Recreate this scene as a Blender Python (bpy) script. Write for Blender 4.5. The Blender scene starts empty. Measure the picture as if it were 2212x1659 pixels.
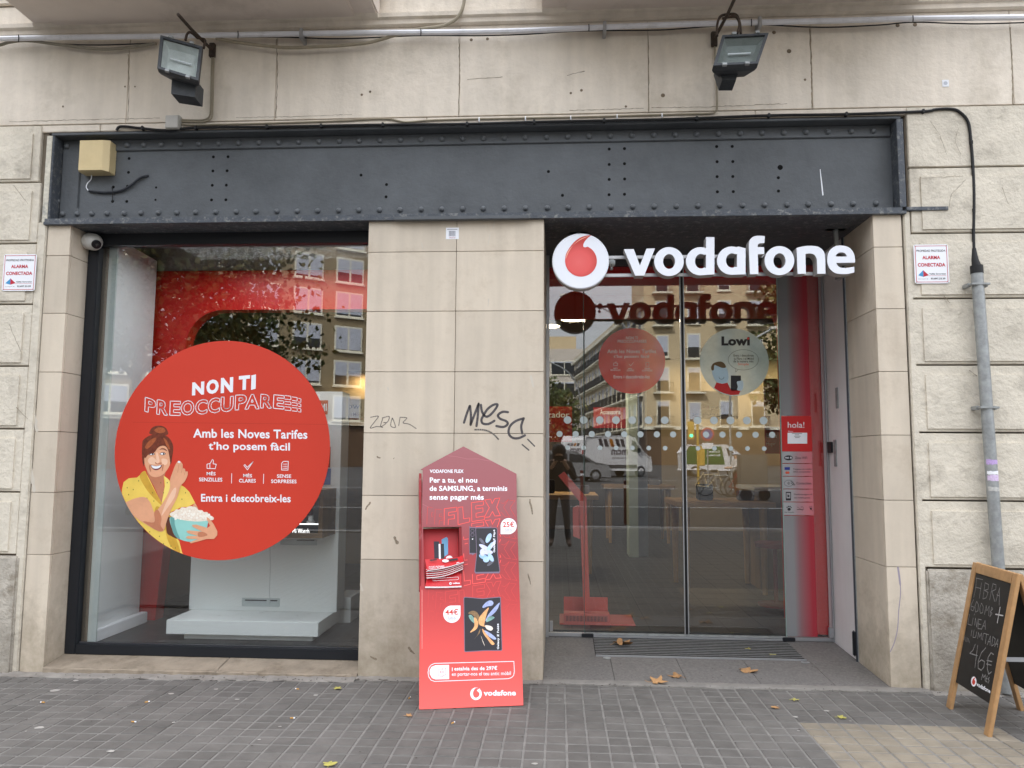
import bpy, bmesh, math, random
import numpy as np
from mathutils import Vector, Matrix, noise
from mathutils.geometry import tessellate_polygon
random.seed(7)
SC = bpy.context.scene
COL = SC.collection
R = math.radians
# ------------------------------------------------------------------ camera, sky, sun, exposure
F_PX, W_PX, H_PX = 1662.0, 2212.0, 1659.0
CAM = Vector((0.0, -5.0, 1.395))
_yaw, _pit, _rol = R(3.51), R(5.50), R(0.353)
_f = Vector((-math.sin(_yaw)*math.cos(_pit), math.cos(_yaw)*math.cos(_pit), math.sin(_pit)))
_r0 = Vector((math.cos(_yaw), math.sin(_yaw), 0)); _u0 = _r0.cross(_f)
_r = math.cos(_rol)*_r0 + math.sin(_rol)*_u0
_u = -math.sin(_rol)*_r0 + math.cos(_rol)*_u0
cam = bpy.data.cameras.new('camera'); co = bpy.data.objects.new('camera', cam); COL.objects.link(co)
cam.sensor_width = 36; cam.lens = F_PX/W_PX*36; cam.clip_start = .05; cam.clip_end = 600
m = Matrix((( _r.x, _u.x, -_f.x, CAM.x), (_r.y, _u.y, -_f.y, CAM.y), (_r.z, _u.z, -_f.z, CAM.z), (0, 0, 0, 1)))
co.matrix_world = m; SC.camera = co
SC.view_settings.view_transform = 'Standard'; SC.view_settings.look = 'None'
SC.view_settings.gamma = 1; SC.view_settings.use_curve_mapping = False
SC.view_settings.exposure = 1.16
SC.render.resolution_x, SC.render.resolution_y = 1024, 768
SC.cycles.max_bounces = 10; SC.cycles.transparent_max_bounces = 24; SC.cycles.glossy_bounces = 4
SC.cycles.caustics_reflective = False; SC.cycles.caustics_refractive = False
SC.cycles.sample_clamp_indirect = 6
SUN_EL, SUN_AZ = R(42), R(-155)   # veiled sun behind the shop: its street side is in open shade, the far side is lit
wd = bpy.data.worlds.new('World'); SC.world = wd; wd.use_nodes = True
nt = wd.node_tree; nt.nodes.clear()
N = nt.nodes.new; L = nt.links.new
sky = N('ShaderNodeTexSky'); sky.sky_type = 'NISHITA'; sky.sun_disc = False
sky.sun_elevation = SUN_EL; sky.sun_rotation = R(180)+SUN_AZ; sky.air_density = 1.3; sky.dust_density = 3
tc = N('ShaderNodeTexCoord'); mp = N('ShaderNodeMapping'); mp.inputs['Scale'].default_value = (1, 1, 3.2)
n1 = N('ShaderNodeTexNoise'); n1.inputs['Scale'].default_value = 2.3; n1.inputs['Detail'].default_value = 6
cr = N('ShaderNodeValToRGB'); cr.color_ramp.elements[0].position = .3; cr.color_ramp.elements[1].position = .75
cr.color_ramp.elements[0].color = (5.8, 6.2, 7.1, 1); cr.color_ramp.elements[1].color = (11.8, 11.8, 12.0, 1)
mx = N('ShaderNodeMix'); mx.data_type = 'RGBA'; mx.inputs[0].default_value = .86
bg = N('ShaderNodeBackground'); bg.inputs[1].default_value = .145; wo = N('ShaderNodeOutputWorld')
L(tc.outputs['Generated'], mp.inputs[0]); L(mp.outputs[0], n1.inputs[0]); L(n1.outputs[0], cr.inputs[0])
sx = N('ShaderNodeSeparateXYZ'); L(tc.outputs['Generated'], sx.inputs[0])   # overcast sky: the zenith is brighter than the horizon
zr_ = N('ShaderNodeMapRange'); zr_.inputs[1].default_value = 0; zr_.inputs[2].default_value = 1; zr_.inputs[3].default_value = .5; zr_.inputs[4].default_value = 1.5; L(sx.outputs[2], zr_.inputs[0])
vs_ = N('ShaderNodeVectorMath'); vs_.operation = 'SCALE'; L(cr.outputs[0], vs_.inputs[0]); L(zr_.outputs[0], vs_.inputs['Scale'])
L(sky.outputs[0], mx.inputs[6]); L(vs_.outputs[0], mx.inputs[7]); L(mx.outputs[2], bg.inputs[0]); L(bg.outputs[0], wo.inputs[0])
sl = bpy.data.lights.new('sun', 'SUN'); sl.energy = 3.4; sl.angle = R(12); sl.color = (1, .96, .9)
so = bpy.data.objects.new('sun', sl); COL.objects.link(so)
sd = Vector((math.sin(SUN_AZ)*math.cos(SUN_EL), -math.cos(SUN_AZ)*math.cos(SUN_EL), math.sin(SUN_EL)))
so.rotation_euler = sd.to_track_quat('Z', 'Y').to_euler(); so.location = (0, -20, 30)

# ------------------------------------------------------------------ picture ray -> point on a real plane
def ray(x, y):
    return (_f*F_PX + _r*(x-W_PX/2) + _u*(H_PX/2-y))
class Plane:
    """a plane in the place, given by a point and the normal that faces the street"""
    def __init__(s, p, n):
        s.p = Vector(p); s.n = Vector(n).normalized()
        a = Vector((0, 0, 1)) if abs(s.n.z) < .9 else Vector((0, 1, 0))
        s.u = a.cross(s.n).normalized(); s.v = s.n.cross(s.u)
    def at(s, x, y, lift=0.0):
        d = ray(x, y); t = (s.p + s.n*lift - CAM).dot(s.n)/d.dot(s.n); return CAM + d*t
    def uv(s, P): q = Vector(P)-s.p; return (q.dot(s.u), q.dot(s.v))
    def xyz(s, a, b, h=0.0): return s.p + s.u*a + s.v*b + s.n*h
def PY(Y): return Plane((0, Y, 0), (0, -1, 0))
def AT(x, y, Y): return PY(Y).at(x, y)
def GR(x, y, Z=0.0): return Plane((0, 0, Z), (0, 0, 1)).at(x, y)
def MIR(x, y, ym, yg=1.0):            # the real point that the glass at yg mirrors to this place
    p = AT(x, y, ym); return Vector((p.x, 2*yg-ym, p.z))
def K(ox, oy, s, pts): return [((ox+a*s)/1.8228, (oy+b*s)/1.8228) for a, b in pts]

# ------------------------------------------------------------------ materials
def lin(v): v /= 255.0; return v/12.92 if v <= .04045 else ((v+.055)/1.055)**2.4
def S(r, g, b): return (lin(r), lin(g), lin(b))
MATS = {}
def pm(name, col, rough=.7, metal=0.0, var=.08, vs=4.0, bump=0.0, bs=80.0, spec=.35, stain=0.0, ss=1.5, scol=None, rand=0.0, streak=0.0, emit=None, alpha=1.0, foot=None):
    if name in MATS: return MATS[name]
    mt = bpy.data.materials.new(name); mt.use_nodes = True; t = mt.node_tree; t.nodes.clear(); N = t.nodes.new; L = t.links.new
    o = N('ShaderNodeOutputMaterial'); b = N('ShaderNodeBsdfPrincipled'); L(b.outputs[0], o.inputs[0])
    b.inputs['Roughness'].default_value = rough; b.inputs['Metallic'].default_value = metal
    b.inputs['Specular IOR Level'].default_value = spec
    g = N('ShaderNodeNewGeometry'); c = N('ShaderNodeRGB'); c.outputs[0].default_value = (*col, 1); cur = c.outputs[0]
    def mul(cur, fac_socket, lo, hi):
        mr = N('ShaderNodeMapRange'); mr.inputs[1].default_value = .3; mr.inputs[2].default_value = .7
        mr.inputs[3].default_value = lo; mr.inputs[4].default_value = hi; L(fac_socket, mr.inputs[0])
        v = N('ShaderNodeVectorMath'); v.operation = 'SCALE'; L(cur, v.inputs[0]); L(mr.outputs[0], v.inputs['Scale']); return v.outputs[0]
    if var:
        n = N('ShaderNodeTexNoise'); n.inputs['Scale'].default_value = vs; n.inputs['Detail'].default_value = 7; n.inputs['Roughness'].default_value = .65
        L(g.outputs['Position'], n.inputs[0]); cur = mul(cur, n.outputs[0], 1-var, 1+var)
    if streak:
        mpp = N('ShaderNodeMapping'); mpp.inputs['Scale'].default_value = (7, 7, .7); L(g.outputs['Position'], mpp.inputs[0])
        n = N('ShaderNodeTexNoise'); n.inputs['Scale'].default_value = 1.6; n.inputs['Detail'].default_value = 5; L(mpp.outputs[0], n.inputs[0])
        cur = mul(cur, n.outputs[0], 1-streak, 1+streak*.4)
    if stain:
        n = N('ShaderNodeTexNoise'); n.inputs['Scale'].default_value = ss; n.inputs['Detail'].default_value = 9; n.inputs['Roughness'].default_value = .72
        L(g.outputs['Position'], n.inputs[0])
        r = N('ShaderNodeMapRange'); r.inputs[1].default_value = .52; r.inputs[2].default_value = .68; r.inputs[3].default_value = 0; r.inputs[4].default_value = stain
        L(n.outputs[0], r.inputs[0]); mm = N('ShaderNodeMix'); mm.data_type = 'RGBA'; L(r.outputs[0], mm.inputs[0]); L(cur, mm.inputs[6])
        mm.inputs[7].default_value = (*(scol or tuple(x*.45 for x in col)), 1); cur = mm.outputs[2]
    if rand:
        oi = N('ShaderNodeObjectInfo'); mr = N('ShaderNodeMapRange'); mr.inputs[3].default_value = 1-rand; mr.inputs[4].default_value = 1+rand
        L(oi.outputs['Random'], mr.inputs[0]); v = N('ShaderNodeVectorMath'); v.operation = 'SCALE'; L(cur, v.inputs[0]); L(mr.outputs[0], v.inputs['Scale']); cur = v.outputs[0]
    if foot:      # grime splashed up from the pavement, with a ragged edge
        sz = N('ShaderNodeSeparateXYZ'); L(g.outputs['Position'], sz.inputs[0]); n = N('ShaderNodeTexNoise'); n.inputs['Scale'].default_value = 7; n.inputs['Detail'].default_value = 8; n.inputs['Roughness'].default_value = .7; L(g.outputs['Position'], n.inputs[0])
        ad = N('ShaderNodeMath'); ad.operation = 'MULTIPLY_ADD'; L(n.outputs[0], ad.inputs[0]); ad.inputs[1].default_value = -1.5; L(sz.outputs[2], ad.inputs[2])
        r = N('ShaderNodeMapRange'); r.inputs[1].default_value = -.95; r.inputs[2].default_value = -.25; r.inputs[3].default_value = foot[1]; r.inputs[4].default_value = 0; L(ad.outputs[0], r.inputs[0])
        mm = N('ShaderNodeMix'); mm.data_type = 'RGBA'; L(r.outputs[0], mm.inputs[0]); L(cur, mm.inputs[6]); mm.inputs[7].default_value = (*foot[0], 1); cur = mm.outputs[2]
    L(cur, b.inputs['Base Color'])
    if bump:
        n = N('ShaderNodeTexNoise'); n.inputs['Scale'].default_value = bs; n.inputs['Detail'].default_value = 8; n.inputs['Roughness'].default_value = .62
        L(g.outputs['Position'], n.inputs[0]); bb = N('ShaderNodeBump'); bb.inputs['Strength'].default_value = 1; bb.inputs['Distance'].default_value = bump
        L(n.outputs[0], bb.inputs['Height']); L(bb.outputs[0], b.inputs['Normal'])
    if emit:
        b.inputs['Emission Color'].default_value = (*emit[0], 1); b.inputs['Emission Strength'].default_value = emit[1]
    if alpha < 1: b.inputs['Alpha'].default_value = alpha
    MATS[name] = mt; return mt
def glassmat(name, f0=.08, tint=(.9, .93, .92)):
    mt = bpy.data.materials.new(name); mt.use_nodes = True; t = mt.node_tree; t.nodes.clear(); N = t.nodes.new; L = t.links.new
    o = N('ShaderNodeOutputMaterial'); a = N('ShaderNodeBsdfTransparent'); a.inputs[0].default_value = (*tint, 1)
    g = N('ShaderNodeBsdfGlossy'); g.inputs['Roughness'].default_value = 0.0
    w = N('ShaderNodeLayerWeight'); w.inputs[0].default_value = .5; mxx = N('ShaderNodeMixShader')
    pw = N('ShaderNodeMath'); pw.operation = 'POWER'; pw.inputs[1].default_value = 5; L(w.outputs['Facing'], pw.inputs[0])
    mr = N('ShaderNodeMapRange'); mr.inputs[3].default_value = f0; mr.inputs[4].default_value = 1; L(pw.outputs[0], mr.inputs[0]); L(mr.outputs[0], mxx.inputs[0]); L(a.outputs[0], mxx.inputs[1]); L(g.outputs[0], mxx.inputs[2]); L(mxx.outputs[0], o.inputs[0])
    MATS[name] = mt; return mt
def gradmat(name, stops, axis=2, lo=0.0, hi=1.0, rough=.45, var=.03):
    """colour gradient along a world axis"""
    mt = pm(name, (1, 1, 1), rough=rough, var=0); t = mt.node_tree; N = t.nodes.new; L = t.links.new
    b = [n for n in t.nodes if n.type == 'BSDF_PRINCIPLED'][0]
    g = N('ShaderNodeNewGeometry'); s = N('ShaderNodeSeparateXYZ'); L(g.outputs['Position'], s.inputs[0])
    mr = N('ShaderNodeMapRange'); mr.inputs[1].default_value = lo; mr.inputs[2].default_value = hi; L(s.outputs[axis], mr.inputs[0])
    r = N('ShaderNodeValToRGB'); L(mr.outputs[0], r.inputs[0]); e = r.color_ramp.elements
    e[0].position, e[0].color = stops[0][0], (*stops[0][1], 1); e[1].position, e[1].color = stops[-1][0], (*stops[-1][1], 1)
    for p, c in stops[1:-1]: k = e.new(p); k.color = (*c, 1)
    for l in list(b.inputs['Base Color'].links): t.links.remove(l)
    L(r.outputs[0], b.inputs['Base Color']); return mt
WHITE = pm('white_print', S(238, 240, 245), rough=.5, var=.02)
REDP = pm('red_print', S(206, 62, 44), rough=.45, var=.04, vs=1.2)
BLACK = pm('black_print', S(22, 22, 25), rough=.5, var=.05)
GLASS = glassmat('clear_pane', .125, (.98, .99, .985))
GLASSD = glassmat('door_pane', .125, (.96, .975, .965))
FRAMEB = pm('black_frame_paint', (.012, .014, .018), rough=.4, var=.1)
ALU = pm('aluminium', (.42, .43, .45), rough=.38, metal=.7, var=.06, vs=9)
STEEL = pm('galvanised_steel', (.33, .345, .345), rough=.5, metal=.45, var=.22, vs=22)

# ------------------------------------------------------------------ mesh helpers
class MB:
    def __init__(s): s.v = []; s.f = []
    def add(s, vs, fs):
        b = len(s.v); s.v += [tuple(p) for p in vs]; s.f += [tuple(i+b for i in f) for f in fs]; return s
    def box(s, x0, x1, y0, y1, z0, z1, bev=0.0):
        if x0 > x1: x0, x1 = x1, x0
        if y0 > y1: y0, y1 = y1, y0
        if z0 > z1: z0, z1 = z1, z0
        if not bev:
            return s.add([(x0,y0,z0),(x1,y0,z0),(x1,y1,z0),(x0,y1,z0),(x0,y0,z1),(x1,y0,z1),(x1,y1,z1),(x0,y1,z1)],
                     [(0,3,2,1),(4,5,6,7),(0,1,5,4),(1,2,6,5),(2,3,7,6),(3,0,4,7)])
        bm = bmesh.new(); bmesh.ops.create_cube(bm, size=1)
        for q in bm.verts: q.co = Vector(((x0+x1)/2+q.co.x*(x1-x0), (y0+y1)/2+q.co.y*(y1-y0), (z0+z1)/2+q.co.z*(z1-z0)))
        bmesh.ops.bevel(bm, geom=bm.edges[:], offset=min(bev, (x1-x0)*.45, (y1-y0)*.45, (z1-z0)*.45), segments=2, affect='EDGES')
        bm.verts.index_update(); s.add([q.co[:] for q in bm.verts], [[q.index for q in f.verts] for f in bm.faces]); bm.free(); return s
    def quad(s, a, b, c, d): return s.add([a, b, c, d], [(0, 1, 2, 3)])
    def obox(s, c, u, v, w, a, b, h):     # oriented box, half sizes a b h
        c, u, v, w = Vector(c), Vector(u).normalized(), Vector(v).normalized(), Vector(w).normalized()
        P = [c+u*a*i+v*b*j+w*h*k for k in (-1, 1) for i, j in ((-1,-1),(1,-1),(1,1),(-1,1))]
        return s.add(P, [(0,3,2,1),(4,5,6,7),(0,1,5,4),(1,2,6,5),(2,3,7,6),(3,0,4,7)])
    def bar(s, p, q, w, h, up=(0, 0, 1)):
        p, q = Vector(p), Vector(q); d = (q-p); n = d.normalized(); a = Vector(up)
        if abs(a.dot(n)) > .98: a = Vector((0, 1, 0))
        u = n.cross(a).normalized(); v = u.cross(n); return s.obox((p+q)/2, n, u, v, d.length/2, w/2, h/2)
    def tube(s, pts, r, n=8, cap=True):
        pts = [Vector(p) for p in pts]; rs = r if isinstance(r, (list, tuple)) else [r]*len(pts)
        b = len(s.v); last = None
        for i, p in enumerate(pts):
            d = (pts[min(i+1, len(pts)-1)]-pts[max(i-1, 0)]).normalized()
            if last is None:
                a = Vector((0, 0, 1)) if abs(d.z) < .9 else Vector((1, 0, 0)); u = d.cross(a).normalized()
            else: u = (last - d*last.dot(d)).normalized()
            last = u; v = d.cross(u)
            for k in range(n):
                t = 2*math.pi*k/n; s.v.append(tuple(p+(u*math.cos(t)+v*math.sin(t))*rs[i]))
        for i in range(len(pts)-1):
            for k in range(n):
                s.f.append((b+i*n+k, b+i*n+(k+1) % n, b+(i+1)*n+(k+1) % n, b+(i+1)*n+k))
        if cap: s.f.append(tuple(b+k for k in range(n))[::-1]); s.f.append(tuple(b+(len(pts)-1)*n+k for k in range(n)))
        return s
    def lathe(s, c, ax, prof, n=20):      # prof (radius, height along ax)
        c = Vector(c); ax = Vector(ax).normalized(); a = Vector((0, 0, 1)) if abs(ax.z) < .9 else Vector((1, 0, 0))
        u = ax.cross(a).normalized(); v = ax.cross(u); b = len(s.v)
        for r, h in prof:
            for k in range(n):
                t = 2*math.pi*k/n; s.v.append(tuple(c+ax*h+(u*math.cos(t)+v*math.sin(t))*max(r, 1e-5)))
        for i in range(len(prof)-1):
            for k in range(n): s.f.append((b+i*n+k, b+i*n+(k+1) % n, b+(i+1)*n+(k+1) % n, b+(i+1)*n+k))
        s.f.append(tuple(b+k for k in range(n))[::-1]); s.f.append(tuple(b+(len(prof)-1)*n+k for k in range(n))); return s
    def ball(s, c, r, n=12, sc=(1, 1, 1)):
        b = len(s.v); m_ = n//2
        for i in range(m_+1):
            t = math.pi*i/m_
            for k in range(n):
                p = 2*math.pi*k/n; s.v.append((c[0]+r*sc[0]*math.sin(t)*math.cos(p), c[1]+r*sc[1]*math.sin(t)*math.sin(p), c[2]+r*sc[2]*math.cos(t)))
        for i in range(m_):
            for k in range(n): s.f.append((b+i*n+k, b+(i+1)*n+k, b+(i+1)*n+(k+1) % n, b+i*n+(k+1) % n))
        return s
    def prism(s, loops, pl, h0, h1):      # loops in plane uv; filled with holes, from height h0 to h1
        L3 = [[Vector((a, b, 0)) for a, b in lp] for lp in loops]
        tris = tessellate_polygon(L3); flat = [p for lp in L3 for p in lp]; b = len(s.v)
        s.v += [tuple(pl.xyz(p.x, p.y, h1)) for p in flat]
        for t in tris:
            A, B, C = (flat[i] for i in t)
            if (B-A).cross(C-A).z < 0: t = (t[0], t[2], t[1])
            s.f.append(tuple(b+i for i in t))
        if h0 is not None:
            b2 = len(s.v); s.v += [tuple(pl.xyz(p.x, p.y, h0)) for p in flat]; o = 0
            for lp in L3:
                k = len(lp)
                for i in range(k): j = (i+1) % k; s.f.append((b+o+i, b2+o+i, b2+o+j, b+o+j))
                o += k
        return s
    def pxprism(s, loops, pl, h0, h1):    # loops in photo px, cast to the plane
        return s.prism([[pl.uv(pl.at(x, y)) for x, y in lp] for lp in loops], pl, h0, h1)
    def ribbon(s, pts, w, pl, h):         # flat stroke, pts in photo px, w in metres
        P = [Vector(pl.uv(pl.at(x, y))) for x, y in pts]
        ww = w if isinstance(w, (list, tuple)) else [w]*len(P)
        for i, p in enumerate(P):
            k = 8; b = len(s.v)
            s.v += [tuple(pl.xyz(p.x+ww[i]/2*math.cos(2*math.pi*j/k), p.y+ww[i]/2*math.sin(2*math.pi*j/k), h)) for j in range(k)]
            s.f.append(tuple(range(b, b+k)))
            if i+1 < len(P):
                q = P[i+1]; d = (q-p)
                if d.length < 1e-6: continue
                nn = Vector((-d.y, d.x)).normalized()
                c = [p+nn*ww[i]/2, p-nn*ww[i]/2, q-nn*ww[i+1]/2, q+nn*ww[i+1]/2]
                s.add([tuple(pl.xyz(e.x, e.y, h+.00007)) for e in c], [(0, 1, 2, 3)])
        return s
    def mesh(s, name, mat, smooth=False):
        me = bpy.data.meshes.new(name); me.from_pydata(s.v, [], s.f); me.update()
        for x in (mat if isinstance(mat, (list, tuple)) else [mat]):
            if x: me.materials.append(x)
        if smooth:
            me.polygons.foreach_set('use_smooth', [True]*len(me.polygons))
            try: me.set_sharp_from_angle(angle=R(38))
            except Exception: pass
        return me
    def build(s, name, mat, parent=None, smooth=False):
        o = bpy.data.objects.new(name, s.mesh(name, mat, smooth)); COL.objects.link(o)
        if parent is not None: o.parent = parent; o.matrix_parent_inverse = parent_inv(parent)
        return o
def parent_inv(p):
    m_ = Matrix.Identity(4); q = p
    while q is not None: m_ = q.matrix_basis.copy() @ m_ if q.parent is None else q.matrix_parent_inverse @ q.matrix_basis @ m_; q = q.parent
    return m_.inverted()
def tag(o, label, cat=None, group=None, kind=None):
    if label: o['label'] = label
    if cat: o['category'] = cat
    if group: o['group'] = group
    if kind: o['kind'] = kind
    return o
def thing(name, label, cat, loc=(0, 0, 0), group=None, kind=None):
    o = bpy.data.objects.new(name, None); COL.objects.link(o); o.location = loc; o.empty_display_size = .1
    return tag(o, label, cat, group, kind)
def inst(me, name, parent, loc, rot=None, scale=None):
    o = bpy.data.objects.new(name, me); COL.objects.link(o); o.location = loc
    if rot: o.rotation_euler = rot
    if scale: o.scale = scale
    if parent is not None: o.parent = parent; o.matrix_parent_inverse = parent_inv(parent)
    return o
def catmull(pts, k=6):
    P = [Vector(p) for p in pts]; out = []
    for i in range(len(P)-1):
        a, b, c, d = P[max(i-1, 0)], P[i], P[i+1], P[min(i+2, len(P)-1)]
        for j in range(k):
            t = j/k; out.append(.5*((2*b)+(c-a)*t+(2*a-5*b+4*c-d)*t*t+(3*b-3*c+d-a)*t**3))
    out.append(P[-1]); return out
def cat2(pts, k=5): return [(v.x, v.y) for v in catmull([(a, b, 0) for a, b in pts], k)]
def ccat(pts, k=4):                        # closed smooth loop
    n = len(pts); out = []
    for i in range(n):
        a, b, c, d = (Vector((*pts[(i+q) % n], 0)) for q in (-1, 0, 1, 2))
        for j in range(k):
            t = j/k; v = .5*((2*b)+(c-a)*t+(2*a-5*b+4*c-d)*t*t+(3*b-3*c+d-a)*t**3); out.append((v.x, v.y))
    return out
def ell(cx, cy, rx, ry, n=40, a0=0, a1=360):
    full = abs(a1-a0) >= 360; return [(cx+rx*math.cos(R(a0+(a1-a0)*i/(n if full else n-1))), cy+ry*math.sin(R(a0+(a1-a0)*i/(n if full else n-1)))) for i in range(n)]
# text -> mesh cast on a plane by the photo px of its box (bottom-left, bottom-right, top-left)
_tc = {}
def textgeo(s, bold):
    if (s, bold) in _tc: return _tc[(s, bold)]
    cu = bpy.data.curves.new('t', 'FONT'); cu.body = s; cu.offset = bold; cu.resolution_u = 3; cu.space_character = 1+bold*1.2
    o = bpy.data.objects.new('t', cu); COL.objects.link(o); dg = bpy.context.evaluated_depsgraph_get(); dg.update()
    me = o.evaluated_get(dg).to_mesh(); v = [(q.co.x, q.co.y) for q in me.vertices]; f = [tuple(p.vertices) for p in me.polygons]
    o.evaluated_get(dg).to_mesh_clear(); bpy.data.objects.remove(o); bpy.data.curves.remove(cu)
    x0 = min(a for a, b in v); x1 = max(a for a, b in v); y0 = min(b for a, b in v); y1 = max(b for a, b in v)
    v = [((a-x0)/(x1-x0), (b-y0)/(y1-y0)) for a, b in v]; _tc[(s, bold)] = (v, f); return v, f
def text(mb, s, bl, br, tl, pl, h, bold=.015, warp=None):
    v, f = textgeo(s, bold); out = []
    for a, b in v:
        x = bl[0]+(br[0]-bl[0])*a+(tl[0]-bl[0])*b; y = bl[1]+(br[1]-bl[1])*a+(tl[1]-bl[1])*b
        if warp: x, y = warp(a, b)
        q = pl.uv(pl.at(x, y)); out.append(tuple(pl.xyz(q[0], q[1], h)))
    return mb.add(out, f)
def tbox(mb, s, x0, y0, x1, y1, pl, h, bold=.015, sl=0.0):   # box left/top/right/bottom, slope = px drop over width
    return text(mb, s, (x0, y1), (x1, y1+sl), (x0, y0), pl, h, bold)

# ================================================================== GROUND
def zg(x): return min(0.0, (x+.7)*.0085)
M_TILE = pm('paving_concrete', (.13, .122, .112), rough=.8, var=.16, vs=9, bump=.0011, bs=160, stain=.35, ss=2.3, scol=(.19, .175, .165), rand=.11)
M_TILEY = pm('paving_ochre', (.25, .215, .165), rough=.82, var=.16, vs=9, bump=.0011, bs=160, stain=.5, ss=2.5, scol=(.17, .15, .13), rand=.13)
M_BED = pm('joint_sand', (.215, .205, .19), rough=.95, var=.25, vs=14, bump=.002, bs=220, stain=.55, ss=3.5, scol=(.12, .11, .105))
M_MORT = pm('mortar_strip', (.27, .25, .225), rough=.9, var=.18, vs=8, bump=.004, bs=45, stain=.6, ss=5, scol=(.15, .13, .115))
M_GRAN = pm('granite_step', (.165, .155, .145), rough=.7, var=.3, vs=55, bump=.0015, bs=200, stain=.75, ss=2.4, scol=(.12, .115, .11))
M_ASPH = pm('asphalt', (.055, .055, .057), rough=.9, var=.2, vs=12, bump=.003, bs=120)
M_LINE = pm('road_paint', (.6, .6, .58), rough=.8, var=.2, vs=9)
pav = thing('pavement', 'grey pavement of small square concrete tiles in front of the shop', None, kind='structure')
MB().add([(-.7, -9, -.0034), (60, -9, -.0034), (60, -.02, -.0034), (-.7, -.02, -.0034), (-8, -9, -.0034+zg(-8)), (-8, -.02, -.0034+zg(-8)), (-60, -9, -.07), (-60, -.02, -.07)], [(0, 1, 2, 3), (4, 0, 3, 5), (6, 4, 5, 7)]).build('joint_bed', M_BED, pav)
PX, PYY, TP = 1.277, -.647, .2066

def padmesh(nx=2, ny=2):
    mb = MB(); p = TP/2; g = .0052; h = .0034; bv = .003
    for i in range(nx):
        for j in range(ny):
            x0, x1, y0, y1 = i*p+g, (i+1)*p-g, j*p+g, (j+1)*p-g
            a = [(x0, y0, -h), (x1, y0, -h), (x1, y1, -h), (x0, y1, -h)]
            b = [(x0+bv, y0+bv, 0), (x1-bv, y0+bv, 0), (x1-bv, y1-bv, 0), (x0+bv, y1-bv, 0)]
            mb.add(a+b, [(4, 5, 6, 7), (0, 1, 5, 4), (1, 2, 6, 5), (2, 3, 7, 6), (3, 0, 4, 7)])
    return mb
pmesh = padmesh().mesh('paving_tile', M_TILE); pmeshY = padmesh().mesh('paving_tile', M_TILEY)
nt_ = 0
far = MB()
for j in range(-42, 3):
    for i in range(-60, 60):
        x, y = PX+i*TP, PYY+j*TP
        if y+TP > .03: continue
        near = j >= -5 and -4.05 < x+TP/2 < 3.15
        jx, jy, jz = random.uniform(-.0012, .0012), random.uniform(-.0012, .0012), random.uniform(-.0012, .0012)
        if near:
            yel = i >= 0 and j <= -1 and not (j == -1 and i > 4) and not (i > 6 and j > -3)
            inst(pmeshY if yel else pmesh, 'paving_tile', pav, (x+jx, y+jy, jz+zg(x)), (random.uniform(-.004, .004), (-.0085 if x < -.7 else 0)+random.uniform(-.003, .003), random.uniform(-.004, .004)))
        elif -6 < x < 7 and y > -8.9:
            far.add([(a+x, b+y, c) for a, b, c in ([(q[0], q[1], q[2]) for q in padmesh(2, 2).v] if False else _pv)], _pf) if nt_ else None
            if not nt_:
                _p = padmesh(); _pv, _pf = _p.v, _p.f; nt_ = 1
                far.add([(a+x, b+y, c+zg(a+x)) for a, b, c in _pv], _pf)
tag(far.build('paving_beyond', M_TILE, pav), None, kind='stuff')
kerb = MB().box(-60, 60, -9.3, -9.0, -.3, .002, .012).build('kerb', pm('kerb_granite', (.3, .29, .28), var=.2, vs=20, bump=.001), pav)
# road, rising gently away from the shop
def roadz(y): return -.12 + max(0, -y-9.3)*.0125
rd = MB(); rd.add([(-120, -9.3, -.12), (120, -9.3, -.12), (120, -160, roadz(-160)), (-120, -160, roadz(-160))], [(3, 2, 1, 0)])
road = tag(rd.build('road', M_ASPH), 'dark asphalt road beyond the pavement seen mirrored in the shop glass', kind='structure')
ln = MB()
for y in (-16.2, -27, -36):
    ln.add([(-40, y, roadz(y)+.006), (60, y, roadz(y)+.006), (60, y-.14, roadz(y-.14)+.006), (-40, y-.14, roadz(y-.14)+.006)], [(3, 2, 1, 0)])
ln.build('lane_line', M_LINE, road)
fk = MB().box(-120, 120, -165, -160, -.5, 2).build('kerb', M_GRAN, road)
# mortar strip along the wall foot
def rough_box(x0, x1, y0, y1, z0, z1, n=40, amp=.006, seed=0, tilt=False, slope=0.0):
    mb = MB(); rnd = random.Random(seed); vs = []; st = [(y0, z0), (y0, z1-.004), (y0+.006, z1), ((y0+y1)/2, z1+.002), (y1, z1+.001)]
    for i in range(n+1):
        x = x0+(x1-x0)*i/n
        for k, (y, z) in enumerate(st): vs.append((x, y+(rnd.uniform(-amp, amp) if k < 3 else 0), z+(zg(x) if tilt else 0)+slope*max(0, y-y0)*(1 if k else 0)+(rnd.uniform(-amp, amp)*.35 if k else 0)))
    m_ = len(st); fs = []
    for i in range(n):
        for k in range(m_-1): fs.append((i*m_+k, (i+1)*m_+k, (i+1)*m_+k+1, i*m_+k+1))
    return mb.add(vs, fs)
rough_box(-6, -1.28, -.115, .03, -.06, .004, 120, .012, 1, True).build('mortar_strip', M_MORT, pav, True)
rough_box(-1.28, -.1, -.07, .03, -.02, .003, 40, .01, 2).build('mortar_strip', M_MORT, pav, True)
rough_box(-.1, 2.24, -.078, .0, -.02, .012, 60, .004, 3).build('mortar_strip', pm('mortar_light', (.225, .21, .19), rough=.85, var=.15, vs=9, bump=.002, bs=60, stain=.4, ss=4), pav, True)
rough_box(2.24, 7, -.1, .03, -.02, .004, 70, .012, 4).build('mortar_strip', M_MORT, pav, True)
MB().box(-120, 120, .3, 30, -.5, -.02).build('ground_under_shop', M_BED, pav)

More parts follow.
